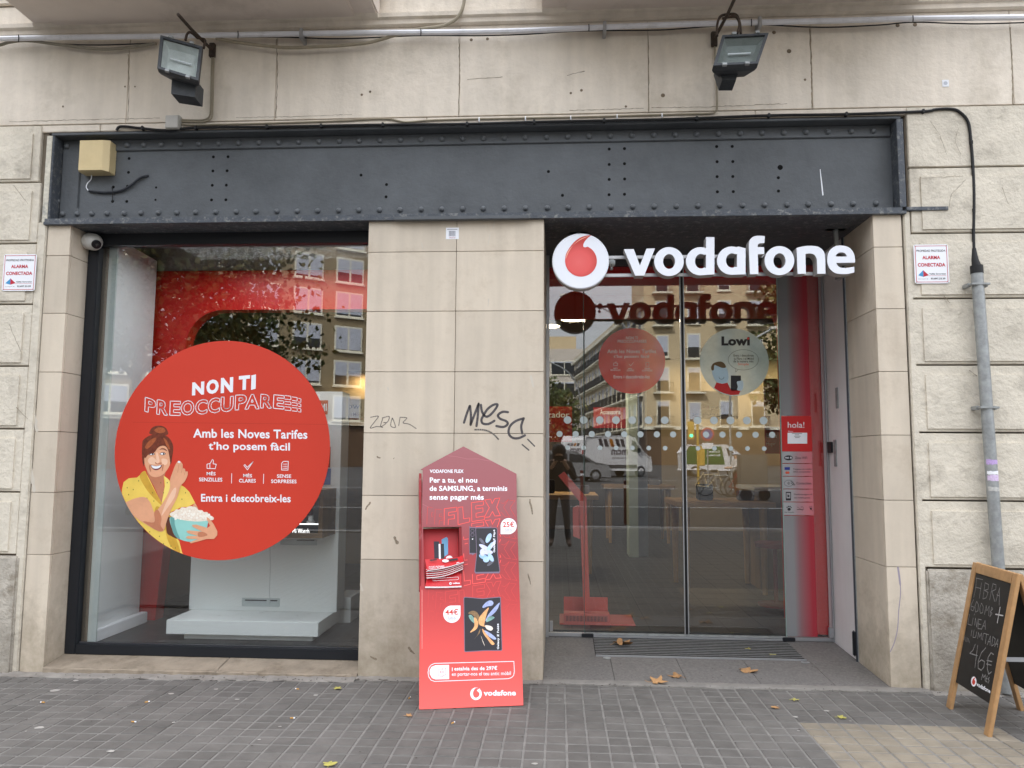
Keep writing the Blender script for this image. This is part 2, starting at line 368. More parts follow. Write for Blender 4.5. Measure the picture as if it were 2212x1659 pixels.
# ================================================================== BUILDING
M_WALL = pm('painted_stone', S(226, 216, 201), rough=.85, var=.1, vs=2.2, bump=.006, bs=24, stain=.6, ss=1.5, scol=S(184, 174, 156), streak=.1)
M_WALLD = pm('painted_stone_weathered', S(214, 206, 190), rough=.88, var=.12, vs=4, bump=.009, bs=32, stain=.75, ss=4.2, scol=S(168, 160, 146), foot=(S(120, 110, 96), .5))
M_BASE = pm('base_stone', S(186, 179, 167), rough=.9, var=.14, vs=8, bump=.012, bs=34, stain=.8, ss=6, scol=S(132, 122, 106), foot=(S(104, 96, 84), .7))
M_SOFF = pm('balcony_plaster', S(222, 211, 201), rough=.9, var=.05, vs=2, bump=.003, bs=22, stain=.3, ss=1.4, scol=S(128, 118, 108))
M_CLAD = pm('limestone_slab', S(208, 196, 178), rough=.6, var=.07, vs=2.6, bump=.0012, bs=30, stain=.6, ss=2.6, scol=S(178, 164, 145), rand=.08, streak=.1, foot=(S(138, 126, 106), .8))
M_JNT = pm('joint_dark', S(122, 112, 98), rough=.95, var=.2)
M_GIRD = pm('girder_paint', (.098, .107, .116), rough=.5, var=.16, vs=4, bump=.004, bs=30, stain=.2, ss=6, scol=(.1, .11, .125))
M_GIRDC = pm('girder_chipped', (.075, .085, .1), rough=.5, var=.15, vs=20, bump=.004, bs=60, stain=.7, ss=26, scol=(.32, .32, .3))
bld = thing('shop_building', 'pale stone corner building with cladded piers, steel girder and two balconies over the shopfront', 'building')
# core wall behind everything (leaves the window and the entrance open)
W_ = MB()
ZB = 3.638
W_.box(-6, -3.40, .015, .6, -.2, 3.02); W_.box(-6, -3.58, .012, .6, 3.02, ZB+.05)
W_.box(-1.278, -.105, .02, 1.0, -.2, 3.0)
W_.box(2.06, 7, .035, .6, -.2, 3.02); W_.box(2.26, 7, .012, .6, 3.02, ZB+.05)
W_.box(-3.58, 2.26, .16, .6, 3.03, ZB+.05)
W_.build('wall', M_JNT, bld); MB().box(-6, 7, .012, .6, ZB+.05, 6.5).build('wall', pm('joint_pale', S(150, 142, 128), rough=.95, var=.15), bld)
ub = MB(); ub.box(-30, -6.002, .012, 12, -.2, 19); ub.box(7.002, 40, .012, 12, -.2, 19); ub.box(-6, 7, .012, 12, 6.502, 19); ub.build('upper_storeys', M_WALL, bld)
# upper wall blocks
xj = [-6.0]+[AT(px, 170, 0).x for px in (277, 596, 992, 1400.7, 1754, 2188)]+[5.2, 7.0]
for a, b in zip(xj, xj[1:]):
    MB().box(a+.0015, b-.0015, -.0, .04, 3.708, 4.352, .0025).build('stone_block', M_WALL, bld)
# fillet band between girder and blocks
for a, b in ((-6, -3.2), (-3.2, -.9), (-.9, 1.3), (1.3, 7)):
    MB().box(a+.002, b-.002, -.004, .04, ZB+.012, 3.700, .004).build('stone_block', M_WALL, bld)
# cornice under the balconies
pf = [(.04, 4.35), (-.012, 4.352), (-.03, 4.362), (-.032, 4.392), (-.052, 4.402), (-.055, 4.43), (.04, 4.434)]
def run(profile, x0, x1): 
    mb = MB(); n = len(profile); mb.add([(x0, y, z) for y, z in profile]+[(x1, y, z) for y, z in profile], [(i, i+n, (i+1) % n+n, (i+1) % n) for i in range(n)]+[tuple(range(n)), tuple(range(2*n-1, n-1, -1))]); return mb
run(pf, -6, 7).build('cornice', M_WALL, bld)
for z, y in ((4.436, -.0), (4.60, -.02), (4.66, -.045), (4.9, -.0)):
    MB().box(-6, 7, y, .04, z, z+(.155 if y > -.01 else .05), .006).build('moulding', M_WALL, bld)
MB().box(-6, 7, .0, .04, 5.06, 6.5).build('stone_block', M_WALL, bld)
# balconies
def balcony(x0, x1, z, dep=.82):
    p = MB().box(x0, x1, -dep, .0, z+.014, z+.2, .012).build('balcony', M_SOFF, bld)
    MB().box(x0+.16, x1-.16, -dep+.14, -.05, z, z+.02, .006).build('soffit_panel', M_SOFF, p)
    MB().box(x0-.05, x1+.05, -dep-.07, .0, z+.2, z+.29, .02).build('balcony_edge', M_WALL, p)
    run([(.0, z-.012), (-.05, z-.008), (-.075, z+.012), (-.075, z+.016), (0, z+.016)], x0, x1).build('moulding', M_WALL, p)
    for k in range(int((x1-x0)/.12)+1):
        MB().box(x0+k*.12-.008, x0+k*.12+.008, -dep+.04, -dep+.056, z+.28, z+1.2).build('baluster', FRAMEB, p)
    MB().box(x0-.02, x1+.02, -dep+.03, -dep+.07, z+1.2, z+1.23).build('handrail', FRAMEB, p)
balcony(-3.70, -1.24, 4.405); balcony(-.115, 2.36, 4.405)
# rusticated blocks left and right
rows = [(.735, 1.147), (1.147, 1.57), (1.57, 1.997), (1.997, 2.424), (2.424, 2.851), (2.851, 3.287), (3.287, 3.70)]
for z0, z1 in rows:
    xl = -3.60 if z0 < 3.2 else -3.62
    MB().box(-5.2, xl-.045, -.021, .02, z0+.014, z1-.052, .011).build('stone_block', M_WALLD, bld)
    MB().box(-5.2, xl, -.012, .02, z0+.006, z1-.004, .004).build('stone_block', M_WALLD, bld)
    xr = 2.245 if z0 < 2.8 else 2.27
    if z0 < 3.2: MB().box(xr+.055, 4.5, -.021, .02, z0+.014, z1-.052, .011).build('stone_block', M_WALLD, bld)
    MB().box(xr, 4.5, -.012, .02, z0+.006, z1-.004, .004).build('stone_block', M_WALLD, bld)
MB().box(-5.2, -3.575, -.03, .02, -.06, .728, .012).build('stone_block', M_BASE, bld)
MB().box(2.262, 4.5, -.03, .02, -.06, .728, .012).build('stone_block', M_BASE, bld)
MB().box(-3.603, -3.54, -.012, .02, -.05, 3.0, .006).build('mortar_joint', M_WALLD, bld)
MB().box(2.222, 2.262, -.014, .02, .0, 3.0, .006).build('mortar_joint', M_WALLD, bld)
# age marks of the wall: cracks, anchor holes, scratches
M_CRK = pm('crack_line', S(146, 134, 116), rough=.95, var=.3, vs=40); rk = random.Random(11)
def crack(pts, w, pl, name='crack', mat=None, amp=.8):
    P = []
    for (a, b), (c, d) in zip(pts, pts[1:]):
        n_ = max(2, int(math.hypot(c-a, d-b)/6)); P += [(a+(c-a)*i/n_+rk.uniform(-amp, amp), b+(d-b)*i/n_+rk.uniform(-amp, amp)) for i in range(n_)]
    P.append(pts[-1]); mb = MB(); mb.ribbon(P, [w*rk.uniform(.5, 1.3) for _ in P], pl, .0005); return mb.build(name, mat or M_CRK, bld)
PW0 = PY(-.0003); PWR = PY(-.0213)
for pts, w in (([(277, 118), (279, 200), (276, 262)], .005), ([(597, 85), (600, 150), (596, 255)], .006), ([(992, 85), (993, 170), (991, 247)], .006), ([(1400.5, 78), (1401.5, 160), (1401, 243)], .004), ([(1749, 62), (1752, 130), (1754, 232)], .009), ([(2182, 60), (2186, 130), (2188, 225)], .007)): crack(pts, w, PW0)
for pts, w in (([(20, 263), (150, 259.5), (345, 255)], .004), ([(510, 254), (640, 252), (760, 247)], .003), ([(1230, 239), (1320, 236), (1390, 234)], .004), ([(1408, 233), (1530, 231), (1700, 224)], .004), ([(1010, 172), (1060, 168), (1085, 166)], .004), ([(1225, 163), (1262, 154)], .005)): crack(pts, w, PW0)
for pts in ([(2010, 262), (2028, 287), (2045, 333)], [(2070, 277), (2063, 307), (2075, 333)], [(2086, 388), (2055, 420), (2050, 447)], [(1990, 385), (2080, 380)], [(2165, 405), (2178, 440)]): crack(pts, .0025, PWR)
for pts in ([(2095, 800), (2110, 812)], [(2040, 640), (2052, 655)], [(2062, 1250), (2066, 1290)], [(30, 400), (60, 440)], [(20, 700), (45, 760)], [(35, 880), (60, 905)]): crack(pts, .004, PWR)
M_PALE = pm('pale_scratch', S(228, 220, 206), rough=.8, alpha=.75); 
for pts, w in (([(1069, 470), (1066, 493)], .005), ([(1059, 503), (1054, 530)], .005), ([(1056, 646), (1054, 662)], .006), ([(911, 525), (913, 535)], .005), ([(1147, 813), (1152, 835)], .016), ([(838, 838), (839, 842)], .01), ([(779, 1262), (783, 1275)], .012), ([(72, 890), (80, 930)], .03), ([(66, 1010), (74, 1060)], .025)): crack(pts, w, PY(-.0002), 'scratch', M_PALE, .4)
M_DRK = pm('dark_smudge', S(158, 144, 124), rough=.9, var=.3, vs=60, alpha=.55)
for pts, w in (([(815, 987), (821, 989)], .012), ([(852, 990), (850, 991)], .008), ([(852, 1162), (858, 1172)], .02), ([(1144, 1080), (1150, 1110)], .01), ([(800, 1418), (812, 1424)], .014), ([(884, 1400), (895, 1412)], .012), ([(1140, 1240), (1146, 1262)], .009), ([(800, 1085), (790, 1100)], .012)): crack(pts, w, PY(-.0002), 'smudge', M_DRK, 1.2)
ahm = MB().lathe((0, 0, 0), (0, -1, 0), [(.011, 0), (.009, .002), (.0004, .0022)], 8).mesh('anchor_hole', pm('anchor_brown', S(128, 114, 96), rough=.9, var=.3))
for x, y, s_ in ((270, 187, .6), (291.5, 187, .6), (136, 230, .7), (1018, 86, 1), (1053, 84, 1), (781.5, 204.5, .8), (799.5, 198, .8), (1233, 201, .8), (1256, 195, .9), (1432, 206, 1.3), (1672, 70, 1.2), (1704.5, 110.5, 1.4), (1739, 172, .8), (1939, 54.5, 1.3), (1976.5, 53, 1.3), (2183, 285, 1.4), (1352, 230, .8)):
    p = AT(x, y, -.0005); inst(ahm, 'anchor_hole', bld, (p.x, -.0006, p.z), None, (s_, 1, s_))
# cladding
zr = [-.03, .737, 1.147, 1.554, 1.958, 2.363, 2.767, 2.995]
g = .0016
for z0, z1 in zip(zr, zr[1:]):
    for a, b in ((-3.535, -3.37), (-1.283, -.684), (-.684, -.1), (2.03, 2.213)):
        MB().box(a+g, b-g, .0, .02, z0+g, z1-g, .0012).build('cladding_slab', M_CLAD, bld)
    MB().box(-3.39, -3.37, .0215, .21, z0+g, z1-g, .0012).build('cladding_slab', M_CLAD, bld)
    MB().box(2.03, 2.05, .0215, .50, z0+g, z1-g, .0012).build('cladding_slab', M_CLAD, bld)
    MB().box(-.12, -.1, .0215, .99, z0+g, z1-g, .0012).build('cladding_slab', M_CLAD, bld)
# sill of the display window
M_SILL = pm('sill_stone', S(146, 134, 118), rough=.85, var=.2, vs=7, bump=.005, bs=30, stain=.7, ss=5, scol=S(104, 92, 76))
for a, b in ((-3.37, -2.21), (-2.21, -1.284)):
    rough_box(a+.002, b-.002, -.012, .24, -.03, .012, 30, .004, int(a*10), False, .15).build('sill_slab', M_SILL, bld)
for a, b in ((-3.37, -2.78), (-2.78, -2.2), (-2.2, -1.7), (-1.7, -1.284)):
    MB().box(a+.002, b-.002, -.002, .2, -.05, .016, .003).build('sill_slab', M_SILL, bld)
# doorstep of granite slabs, rising slightly to the glass
def dz(y): return .012+.045*y
dstep = bld
xs = [-.1, .35, .80, 1.25, 1.70, 2.03]
def slopebox(x0, x1, y0, y1, name, mat, par, th=.06, up=0.0):
    v = [(x0, y0, dz(y0)-th), (x1, y0, dz(y0)-th), (x1, y1, dz(y1)-th), (x0, y1, dz(y1)-th), (x0, y0, dz(y0)+up), (x1, y0, dz(y0)+up), (x1, y1, dz(y1)+up), (x0, y1, dz(y1)+up)]
    return MB().add(v, [(0,3,2,1),(4,5,6,7),(0,1,5,4),(1,2,6,5),(2,3,7,6),(3,0,4,7)]).build(name, mat, par)
for a, b in zip(xs, xs[1:]): slopebox(a+.0015, b-.0015, .0, .5, 'doorstep_slab', M_GRAN, bld)
slopebox(-.1, .253, .503, .985, 'doorstep_slab', M_GRAN, bld); slopebox(1.683, 2.03, .503, .985, 'doorstep_slab', M_GRAN, bld)
slopebox(-.1, 2.2, .0, 1.05, 'doorstep_bed', M_JNT, bld, .2, -.012)
for x in (.33, 1.66):
    c = (x, .46, dz(.46)+.001); MB().lathe(c, (0, 0, 1), [(.028, 0), (.028, .003), (.017, .004), (.012, .001)], 16).build('floor_socket', STEEL, bld, True)
# ------------------------------------------------ the riveted girder
gird = MB()
XL, XR = -3.552, 2.235
gird.box(XL, XR, .10, .14, 3.0, ZB)                 # web
gird.box(XL, XR, -.004, .5, ZB-.012, ZB+.006, .003)        # top flange
G_ = gird.build('steel_girder', M_GIRD, bld, False)
zb0, zb1 = AT(1000, 443.5, .085).z, AT(900, 318, .085).z
zt = 3.51+.03
MB().box(XL+.09, XR-.03, .086, .1, AT(1000, 311.5, .086).z, ZB-.013, .004).build('angle_plate', M_GIRD, G_)
MB().box(XL+.09, XR-.03, .086, .1, 3.02, AT(1000, 438.5, .086).z, .004).build('angle_plate', M_GIRD, G_)
MB().box(XL+.03, XL+.16, .087, .1, 3.021, ZB-.014, .004).build('angle_plate', M_GIRD, G_)
MB().box(XL, XL+.024, -.002, .1, 3.0, ZB-.013, .003).build('end_plate', M_GIRDC, G_)
MB().box(XR-.026, XR, -.002, .1, 3.027, ZB-.013, .003).build('end_plate', M_GIRDC, G_)
MB().box(XR-.03, XR+.012, -.006, -.002, 3.03, ZB-.014, .002).build('end_plate', M_GIRDC, G_)
MB().box(XL-.03, XL+.01, -.006, -.002, 3.0, ZB-.014, .002).build('end_plate', pm('old_white_paint', S(205, 200, 185), rough=.8, var=.2, vs=30, stain=.9, ss=5, scol=(.1, .12, .15)), G_)
for k, (y0, z0, z1) in enumerate(((-.03, 2.978, 2.9985), (-.02, 2.9995, 3.0235))):
    MB().box(XL, XR if k == 0 else XR-.02, y0, .5, z0, z1, .002).build('bottom_flange', M_GIRDC, G_)
MB().box(XR+.001, AT(2049, 452, -.03).x, -.03, .03, 2.9985, 3.0225, .002).build('bottom_flange', M_GIRDC, G_)
MB().box(XL, XR, .02, .42, 2.9865, 2.9975).build('soffit_plate', M_GIRD, G_)
MB().box(-.12, 2.2, .425, 1.2, 2.99, 3.02).build('soffit_plate', M_GIRD, G_)
MB().box(-1.10, -.20, -.05, -.012, 2.972, 2.996, .003).build('angle_bracket', M_GIRD, G_)
rv = MB().lathe((0, 0, 0), (0, -1, 0), [(.0195, -.002), (.019, .005), (.015, .014), (.008, .019), (.0005, .0205)], 12).mesh('rivet', pm('rivet_paint', (.13, .14, .15), rough=.5, var=.2, vs=30), True)
top_c = [(437, 938), (717, 930)]+[(x, 930-(x-717)*.021) for x in (826, 935, 1047, 1170, 1291, 1420, 1548, 1680, 1808, 1938, 2068, 2200)]
xs_t = [437/3, 717/3, 826/3, 935/3, 1047/3, 390, 1291/3, 1420/3, 1548/3, 560, 1808/3, 646, 2068/3, 2200/3]+[737.33+x/3 for x in (117, 252, 385, 518, 652, 787, 922, 1057, 1192, 1330, 1467, 1606, 1743, 1882, 2025, 2162)]+[1474.67+x/3 for x in (90, 231, 373, 514, 654, 798, 940, 1090, 1232)]
xs_b = [x/3 for x in (408, 502, 597, 697, 806, 916, 1028, 1147, 1270, 1400, 1533, 1660, 1795, 1927, 2060, 2195)]+[737.33+x/3 for x in (115, 248, 381, 518, 651, 787, 920, 1056, 1194, 1335, 1470, 1606, 1747, 1888, 2028, 2170)]+[1474.67+x/3 for x in (98, 240, 388, 530, 675, 814, 962, 1103, 1252)]
for x in xs_t: p = AT(x, 310-(x-239)*.0202, .086); inst(rv, 'rivet', G_, (p.x, .086, 3.582))
for x in xs_b: p = AT(x, 462.7-(x-136)*.0129, .086); inst(rv, 'rivet', G_, (p.x, .086, p.z))
for y in (341, 373, 405, 435): p = AT(124, y, .087); inst(rv, 'rivet', G_, (p.x, .087, p.z))
hm = MB().lathe((0, 0, 0), (0, -1, 0), [(.0105, 0), (.0105, .0012), (.0001, .0013)], 10).mesh('bolt_hole', pm('hole_black', (.003, .003, .003), var=0, rough=1))
hpx = [(a/3, b/3) for a, b in ((745,1027),(837,1027),(741,1118),(833,1117),(735,1212),(826,1207),(730,1305),(822,1305),(1383,1017),(1478,1016),(1380,1108),(1472,1107),(1376,1201),(1467,1200),(1371,1296),(1464,1295),(463,1172),(1012,1215),(1008,1295))]
hpx += [(737.33+a/3, b/3) for a, b in ((1736,966),(1835,963),(1736,1066),(1835,1061),(1736,1163),(1836,1160),(1735,1262),(1835,1259),(128,1135),(1342,1112),(293,1196),(290,1276),(1433,1266))]
hpx += [(1474.67+a/3, b/3) for a, b in ((220,950),(321,949),(223,1048),(325,1047),(223,1145),(325,1144),(225,1243),(328,1242),(632,1085),(620,1152),(621,1238))]
for i, (x, y) in enumerate(hpx):
    p = AT(x, y, .1); big = 1.7 if abs(x-154) < 2 or abs(x-1685) < 2 else (.75 if i in (17, 18) else 1.0)
    inst(hm, 'bolt_hole', G_, (p.x, .1, p.z), None, (big, 1, big))
MB().ribbon([(1771.6, 366), (1773, 380), (1775, 397), (1777.5, 421)], [.004, .006, .008, .009], PY(.0995), .0004).build('paint_scratch', WHITE, G_)
# ------------------------------------------------ shell of the shop interior
M_INW = pm('interior_wall', (.13, .105, .08), rough=.7, var=.03)
M_CEIL = pm('interior_ceiling', (.1, .085, .07), rough=.9, var=.1)
M_INF = pm('interior_floor', (.03, .031, .033), rough=.42, var=.12, vs=5, bump=.0003, bs=80)
inte = thing('shop_interior', 'dim shop interior with dark floor and dark ceiling behind the glass', None, kind='structure')
MB().box(-3.55, 6.5, 1.06, 9.5, .02, .088).build('floor', M_INF, inte)
MB().box(-3.6, -1.27, .27, 1.06, .02, .088).build('floor', M_INF, inte)
MB().box(1.9, 6.5, 9.5, 9.7, 0, 3.3).build('back_wall', pm('warm_wall', S(206, 186, 150), rough=.8, var=.03), inte)
MB().box(-3.6, 1.9, 9.5, 9.7, 0, 3.3).build('back_wall', M_INW, inte)
MB().box(-3.75, -3.56, .6, 9.7, 0, 3.3).build('side_wall', M_INW, inte)
MB().box(6.5, 6.7, 1.0, 9.7, 0, 3.3).build('side_wall', M_INW, inte)
MB().box(2.2, 6.7, .61, 1.06, -.1, 3.3).build('front_wall', M_INW, inte)
MB().box(-3.75, 6.7, .5, 9.7, 3.25, 3.35).build('ceiling', M_CEIL, inte)
MB().box(-1.26, -.13, 1.001, 1.1, 0, 3.2).build('front_wall', M_INW, inte)
fl = MB()
for k in range(28): fl.box(-3.5, 6.4, 1.3+k*.3, 1.304+k*.3, .0885, .089)
for k in range(32): fl.box(-3.5+k*.3, -3.497+k*.3, 1.08, 9.4, .0885, .0891)
fl.build('floor_joint', pm('floor_joint', (.012, .012, .012), var=0), inte)
# left cheek walls of the display window
MB().box(-3.56, -3.26, .27, .29, .09, 3.05).build('side_wall', M_INW, inte)
ck = MB(); ck.add([(-3.262, .29, .089), (-3.32, 1.05, .089), (-3.32, 1.05, 3.0), (-3.262, .29, 3.0)], [(0, 1, 2, 3)]); ck.box(-3.56, -3.262, .291, .30, .089, 3.0)
ck.build('side_wall', pm('white_partition', S(226, 230, 232), rough=.6, var=.03), inte)
MB().box(-3.30, -3.245, .30, 1.04, .089, .17, .003).build('baseboard', WHITE, inte)
# ================================================================== DISPLAY WINDOW
win = thing('display_window', 'large black framed display window left of the tiled middle pier', 'window', (-2.33, .22, .05), kind='thing')
wt = AT(500, 527, .2).z
MB().box(-3.366, -3.289, .2, .262, .048, 2.99, .004).build('frame', FRAMEB, win)
MB().box(-3.288, -1.284, .2, .262, .048, .114, .004).build('frame', FRAMEB, win)
MB().box(-3.288, -1.284, .2, .262, wt, 2.99, .004).build('frame', FRAMEB, win)
MB().box(-1.318, -1.286, .203, .26, .115, wt-.001, .003).build('frame', FRAMEB, win)
MB().box(-3.288, -1.319, .235, .245, .115, .122).build('glazing_bead', pm('bead', (.05, .05, .055), rough=.4), win)
MB().box(-3.289, -1.317, .25, .258, .116, wt).build('pane', GLASS, win)
MB().box(-3.28, -3.20, .285, .3, .1, 2.95).build('edge_trim', pm('pale_trim', S(190, 200, 200), rough=.5, var=.03), win)
# big round sticker on the pane
ST = PY(.2494)
stk = thing('round_window_sticker', 'big round red offer sticker with a laughing woman holding popcorn, on the display window', 'sticker', (-2.345, .249, .69))
C4 = (520, 1400, 800/2074); C3 = (420, 1640, 480/1327)
ccx, ccy = -2.348, 1.445
mb = MB(); cp, cq = ST.uv((ccx, .2494, ccy)); mb.prism([[(cp+.769*math.cos(2*math.pi*i/96), cq+.762*math.sin(2*math.pi*i/96)) for i in range(96)]], ST, 0, .0006); mb.build('disc', REDP, stk)
def inside(pts):   # keep artwork inside the disc
    out = []
    for x, y in pts:
        p = ST.at(x, y); d = Vector((p.x-ccx, p.z-ccy)); r = math.hypot(d.x/.767, d.y/.760)
        if r > 1: d /= r; q = Vector((ccx+d.x, .2494, ccy+d.y)); out.append(tuple(ST.uv(q)))
        else: out.append(tuple(ST.uv(p)))
    return out
def dense(pts, k=6):
    out = []
    for i in range(len(pts)):
        a, b = pts[i], pts[(i+1) % len(pts)]
        out += [(a[0]+(b[0]-a[0])*j/k, a[1]+(b[1]-a[1])*j/k) for j in range(k)]
    return out
lay = [.0007]
def art(name, pts, mat, sm=True, par=stk, K_=C3, mb=None):
    lay[0] += .00004
    P = K(*K_, ccat(pts) if sm else dense(pts)); b = mb or MB(); b.prism([inside(P)], ST, None, lay[0])
    return b if mb else b.build(name, mat, par)
SKIN = pm('print_skin', S(226, 166, 130), rough=.5, var=.1, vs=9); SKD = pm('print_skin_dark', S(192, 124, 92), rough=.5, var=.1, vs=12); SKL = pm('print_skin_light', S(240, 196, 166), rough=.5, var=.06, vs=9)
HAIR = pm('print_hair', S(112, 52, 34), rough=.5, var=.35, vs=45); HAIRL = pm('print_hair_light', S(165, 88, 52), rough=.5, var=.25, vs=60)
YEL = pm('print_yellow', S(238, 205, 96), rough=.5, var=.08, vs=10); YELD = pm('print_yellow_dark', S(206, 162, 60), rough=.5, var=.12, vs=16)
BOWL = pm('print_bowl', S(150, 208, 200), rough=.5, var=.05, vs=5); POP = pm('print_popcorn', S(240, 228, 212), rough=.5, var=.1, vs=90, stain=.5, ss=60, scol=S(190, 150, 110))
wom = MB().build('printed_woman', SKIN, stk) if False else thing('printed_woman', None, None); wom.parent = stk; wom.matrix_parent_inverse = parent_inv(stk)
def wa(name, pts, mat, sm=True): return art(name, pts, mat, sm, wom)
wa('hair', [(388,290),(400,255),(440,222),(500,198),(580,192),(640,205),(690,245),(722,310),(724,380),(712,450),(706,500),(690,520),(600,560),(430,500),(402,545),(385,440)], HAIR)
wa('hair_bun', [(470,190),(474,150),(500,118),(550,100),(610,105),(650,132),(672,185),(640,205),(560,202)], HAIR)
wa('hair_bun', [(520,150),(560,120),(620,125),(640,160),(600,180),(550,175)], HAIRL)
wa('neck', [(440,580),(470,680),(520,770),(560,860),(600,935),(632,860),(622,700),(640,590),(560,640)], SKD)
wa('shirt', [(418,590),(330,665),(240,672),(185,715),(168,790),(165,850),(200,940),(230,1010),(300,1120),(380,1220),(480,1320),(600,1412),(720,1478),(828,1507),(792,1360),(750,1300),(690,1180),(700,1040),(820,985),(880,985),(965,942),(900,820),(850,770),(800,742),(692,760),(688,705),(655,668),(622,645),(632,760),(600,940),(540,830),(470,690)], YEL, False)
wa('shirt_fold', [(418,592),(360,645),(400,740),(470,840),(590,960),(598,935),(520,800),(455,680)], YELD)
wa('shirt_fold', [(625,650),(640,700),(622,850),(604,935),(690,790),(690,705)], pm('print_yellow_light', S(246, 220, 120), rough=.5, var=.05))
wa('shirt_fold', [(540,980),(620,1010),(700,1040),(690,1180),(600,1240),(520,1120)], YELD)
wa('shirt_fold', [(640,1180),(700,1200),(760,1340),(800,1480),(720,1440),(660,1330)], YELD)
wa('shirt_fold', [(650,1110),(700,1110),(720,1250),(770,1330),(700,1300),(655,1260)], pm('print_shadow', S(96, 52, 36), rough=.6))
wa('face', [(412,450),(425,400),(500,380),(560,335),(620,318),(662,350),(690,440),(690,520),(645,600),(592,645),(532,660),(482,645),(442,590),(415,520)], SKIN)
wa('face_light', [(450,470),(500,440),(560,500),(540,520),(470,515)], SKL)
wa('face_light', [(600,460),(660,470),(655,520),(610,520)], SKL)
wa('face_light', [(540,400),(556,398),(575,470),(570,500),(545,495)], SKL)
wa('nose', [(530,495),(555,512),(590,498),(600,512),(560,522),(530,512)], SKD)
wa('cheek_line', [(465,525),(474,535),(485,590),(476,600),(462,560)], SKD); wa('cheek_line', [(612,520),(622,530),(612,585),(602,592),(604,555)], SKD)
for ex, ey in ((492, 408), (611, 406)):
    wa('eye', [(ex-34,ey+2),(ex-14,ey-15),(ex+14,ey-16),(ex+34,ey+1),(ex+12,ey+13),(ex-14,ey+13)], pm('print_lid', S(92, 52, 42)))
    wa('eye', [(ex-26,ey+1),(ex-10,ey-9),(ex+12,ey-9),(ex+26,ey+1),(ex+10,ey+9),(ex-12,ey+9)], WHITE)
    wa('iris', ell(ex+10, ey, 9, 9, 12), pm('print_iris', S(40, 30, 28)), False)
wa('eyebrow', [(575,360),(600,346),(635,350),(662,378),(650,374),(625,360),(600,358)], HAIR)
wa('mouth', [(478,528),(540,538),(600,526),(590,562),(548,584),(508,574)], pm('print_lips', S(120, 48, 60)))
wa('teeth', [(488,532),(540,541),(592,531),(578,556),(540,568),(504,560)], WHITE)
wa('fringe', [(405,430),(400,330),(450,260),(520,215),(600,215),(640,240),(620,300),(560,340),(520,390),(450,420),(425,450)], HAIR)
wa('fringe', [(600,220),(660,240),(715,320),(715,420),(695,500),(685,440),(668,360),(640,290)], HAIR)
wa('fringe', [(420,330),(470,260),(540,230),(520,280),(450,350)], HAIRL); wa('fringe', [(620,230),(660,270),(690,350),(670,350),(640,290)], HAIRL)
wa('bowl', [(694,1095),(712,1220),(752,1305),(835,1350),(920,1362),(1010,1342),(1078,1262),(1108,1150),(1140,1110),(1000,1142),(850,1130)], BOWL)
wa('bowl_shade', [(694,1098),(712,1220),(752,1305),(800,1336),(770,1260),(745,1180),(735,1112)], pm('print_bowl_dark', S(104, 160, 156)))
wa('popcorn', [(688,1070),(705,1045),(730,1035),(760,1010),(790,1012),(820,988),(860,992),(900,978),(940,976),(980,990),(1000,1015),(1040,1020),(1060,1040),(1095,1040),(1120,1070),(1165,1098),(1160,1125),(1120,1130),(1000,1143),(860,1132),(745,1106)], POP)
pb = MB(); rr = random.Random(3)
for k in range(46):
    a = rr.random(); x = 715+430*a; y = 1118-rr.random()*(95 if .2 < a < .75 else 55); r = rr.uniform(9, 16)
    P = K(*C3, [(x+r*math.cos(t)*rr.uniform(.7, 1.1), y+r*math.sin(t)*rr.uniform(.7, 1.1)) for t in [i*2*math.pi/7 for i in range(7)]]); pb.prism([inside(P)], ST, None, .0032+k*.000006)
pb.build('popcorn', pm('print_popcorn_light', S(250, 244, 232), var=.05, rough=.5), wom)
lay[0] = .0036
wa('arm', [(205,945),(250,915),(330,885),(420,878),(480,940),(520,1045),(560,1010),(640,900),(690,780),(692,690),(720,605),(745,540),(775,490),(805,490),(830,520),(832,560),(855,570),(862,598),(885,600),(880,650),(850,710),(806,760),(770,880),(705,1010),(660,1130),(622,1240),(560,1245),(450,1185),(320,1100),(240,1010)], SKIN)
wa('arm_shade', [(520,1048),(560,1015),(600,1100),(590,1180),(620,1238),(560,1244),(470,1192),(400,1140),(520,1150)], SKD)
wa('arm_light', [(720,800),(760,780),(740,880),(660,1000),(600,1080),(640,960)], SKL)
for a, b in (((775,610),(790,520)), ((815,615),(826,560)), ((845,640),(858,600))):
    lay[0] += .00004; mb = MB(); mb.ribbon(K(*C3, [a, b]), .0022, ST, lay[0]); mb.build('finger_line', SKD, wom)
wa('popcorn', [(776,500),(785,482),(803,488),(802,505)], WHITE)
wa('hand', [(1090,1092),(1118,1110),(1165,1165),(1208,1250),(1206,1292),(1172,1332),(1085,1334),(1010,1356),(920,1380),(905,1368),(1000,1332),(890,1332),(866,1318),(880,1300),(1000,1300),(885,1268),(872,1246),(900,1240),(1040,1252),(940,1200),(932,1178),(980,1176),(1100,1212),(1128,1190),(1095,1125)], SKIN, False)
wa('hand_shade', [(1000,1262),(1060,1258),(1100,1290),(1040,1310),(1000,1305)], SKD)
wa('arm', [(930,985),(962,945),(985,975),(1000,1005),(985,992),(950,978)], SKIN)
sp = MB()
for x, y in ((225,775),(290,795),(240,850),(350,700),(440,890),(500,830),(515,920),(620,830),(590,720),(660,720),(770,830),(730,920),(470,1255),(575,1305),(620,1385),(700,1410),(750,1430),(860,830),(820,900)):
    sp.prism([[ST.uv(ST.at(*q)) for q in K(*C3, ell(x, y, 5, 8, 7))]], ST, None, .0015)
sp.build('shirt_print', pm('print_dots', S(120, 110, 50)), wom)
tx = MB(); h = .0012
